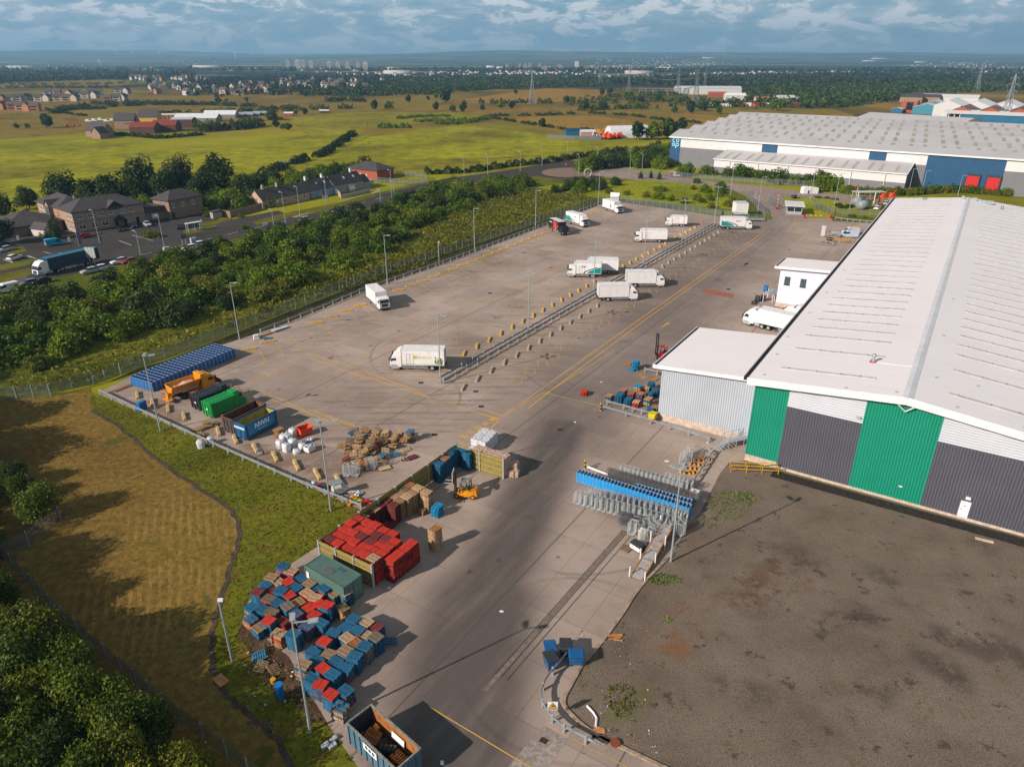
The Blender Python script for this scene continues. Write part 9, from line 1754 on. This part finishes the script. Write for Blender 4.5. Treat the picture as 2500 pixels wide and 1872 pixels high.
pale_r=M('depot_red',(.5,.05,.03),.7)
shed('large pale substation shed with long low roof',at('C2',210,185)+Vector((0,12,0)),-.1,95,26,8,3,pale,M('shed_roof_pale',(.5,.5,.51),.6));shed('red brick hall at the right of the substation shed',at('C2',262,200),-.1,24,14,4,2.5,rk,rk)
shed('white tall depot hall among red containers',at('C2',370,235),-.1,24,16,8,2.5,pale,white);shed('pale arched depot hall right of the dark tree',at('C2',690,235),-.1,28,14,5,3,pale,gr_roof);shed('brown roofed depot cabin behind the containers',at('C2',540,240),-.1,16,9,5.5,2,pale,M('terracotta_roof',(.35,.12,.06),.8))
for k,x in enumerate(list(range(205,330,17))+list(range(345,590,19))+list(range(690,780,18))):
 rd=k>7 and k%3!=2 or x>680;r=thing('site_cabin','%s site cabin in the depot row, %s from the left'%('red' if rd else 'white',od(k)),'cabin',at('C2',x,260-(k%2)*3),-.1,'site cabins of the depot');MB().b2(-3,3,-1.4,1.4,.1,2.7 if x<330 else 3.6).build('body',pale_r if rd else white,r);MB().b2(-1,0,-1.46,-1.405,.2,2.2).build('door',galv,r)
ss=thing('substation','grey substation framework left of the pale shed','substation',at('C7',1850,135),-.1);mb=MB();[mb.b2(x-.3,x+.3,y-.3,y+.3,0,8)for x in range(-30,31,10)for y in(0,8)];[mb.bar((-30,y,z),(30,y,z),.4)for y in(0,8)for z in(5,8)];mb.build('frame',pym,ss)
pyd=at('C7',1300,405);palisade('pale sheet fence around the plant yard in the pasture',[at('C7',1135,412),at('C7',1300,420),at('C7',1475,425)],2.6,6,.5,None,.45)
shed('blue boxy shed in the plant yard',at('C7',1318,400),.1,15,8,4.5,.8,fbl,navy);shed('pink brick cabin in the plant yard',at('C7',1390,408),.1,10,6,4,1.2,M('pink_wall',(.45,.26,.2),.8),pale)
pt=thing('polytunnel','white arched polytunnel beside the plant yard','polytunnel',at('C7',1640,402),.25);mb=MB();mb.smooth=True
for i in range(10):a,b_=pi*i/10,pi*(i+1)/10;mb.add([(-14,-7*cos(a),7.5*sin(a)),(14,-7*cos(a),7.5*sin(a)),(14,-7*cos(b_),7.5*sin(b_)),(-14,-7*cos(b_),7.5*sin(b_))],[(0,1,2,3)])
mb.build('cover',tent,pt);MB().add([(-13.9,-7*cos(pi*i/10),7.5*sin(pi*i/10))for i in range(11)],[tuple(range(11))]).build('end_sheet',tent,pt)
for k,(x,y,c_)in enumerate(((1460,390,'yellow'),(1500,415,'orange'),(1530,418,'orange'),(1560,415,'orange'),(1450,408,'white'),(1590,412,'orange'))):r=thing('digger','%s machine parked in the plant yard, %s of them'%(c_,od(k)),'digger',at('C7',x,y),k,'plant yard machines');m_={'yellow':amber,'orange':M('vermilion_paint'),'white':white}[c_];MB().b2(-2.2,2.2,-1.3,1.3,.9,2.6).b2(-1.2,.8,-1,1,2.6,3.8).build('body',m_,r,bevel=.2);MB().bar((1.5,0,2.4),(4,0,4.5),.45).bar((4,0,4.5),(5.4,0,2),.35).build('arm',m_,r);MB().b2(-2.2,2.2,-1.5,-.9,0,.9).b2(-2.2,2.2,.9,1.5,0,.9).build('track',black,r)
hm=bpy.data.materials.new('air');hm.use_nodes=True;t=NT(hm.node_tree);t.n.clear();pv=t.node('ShaderNodeVolumePrincipled');pv.inputs['Color'].default_value=(.34,.64,.95,1);pv.inputs['Density'].default_value=1.2e-4;pv.inputs['Anisotropy'].default_value=.1;ou=t.node('ShaderNodeOutputMaterial');t.l.new(pv.outputs[0],ou.inputs['Volume'])
try:hm.cycles.homogeneous_volume=True
except Exception:pass
tag(MB().b2(-40000,40000,-500,17500,-6,480).build('haze',hm),'thin blue haze over the valley',kind='stuff')
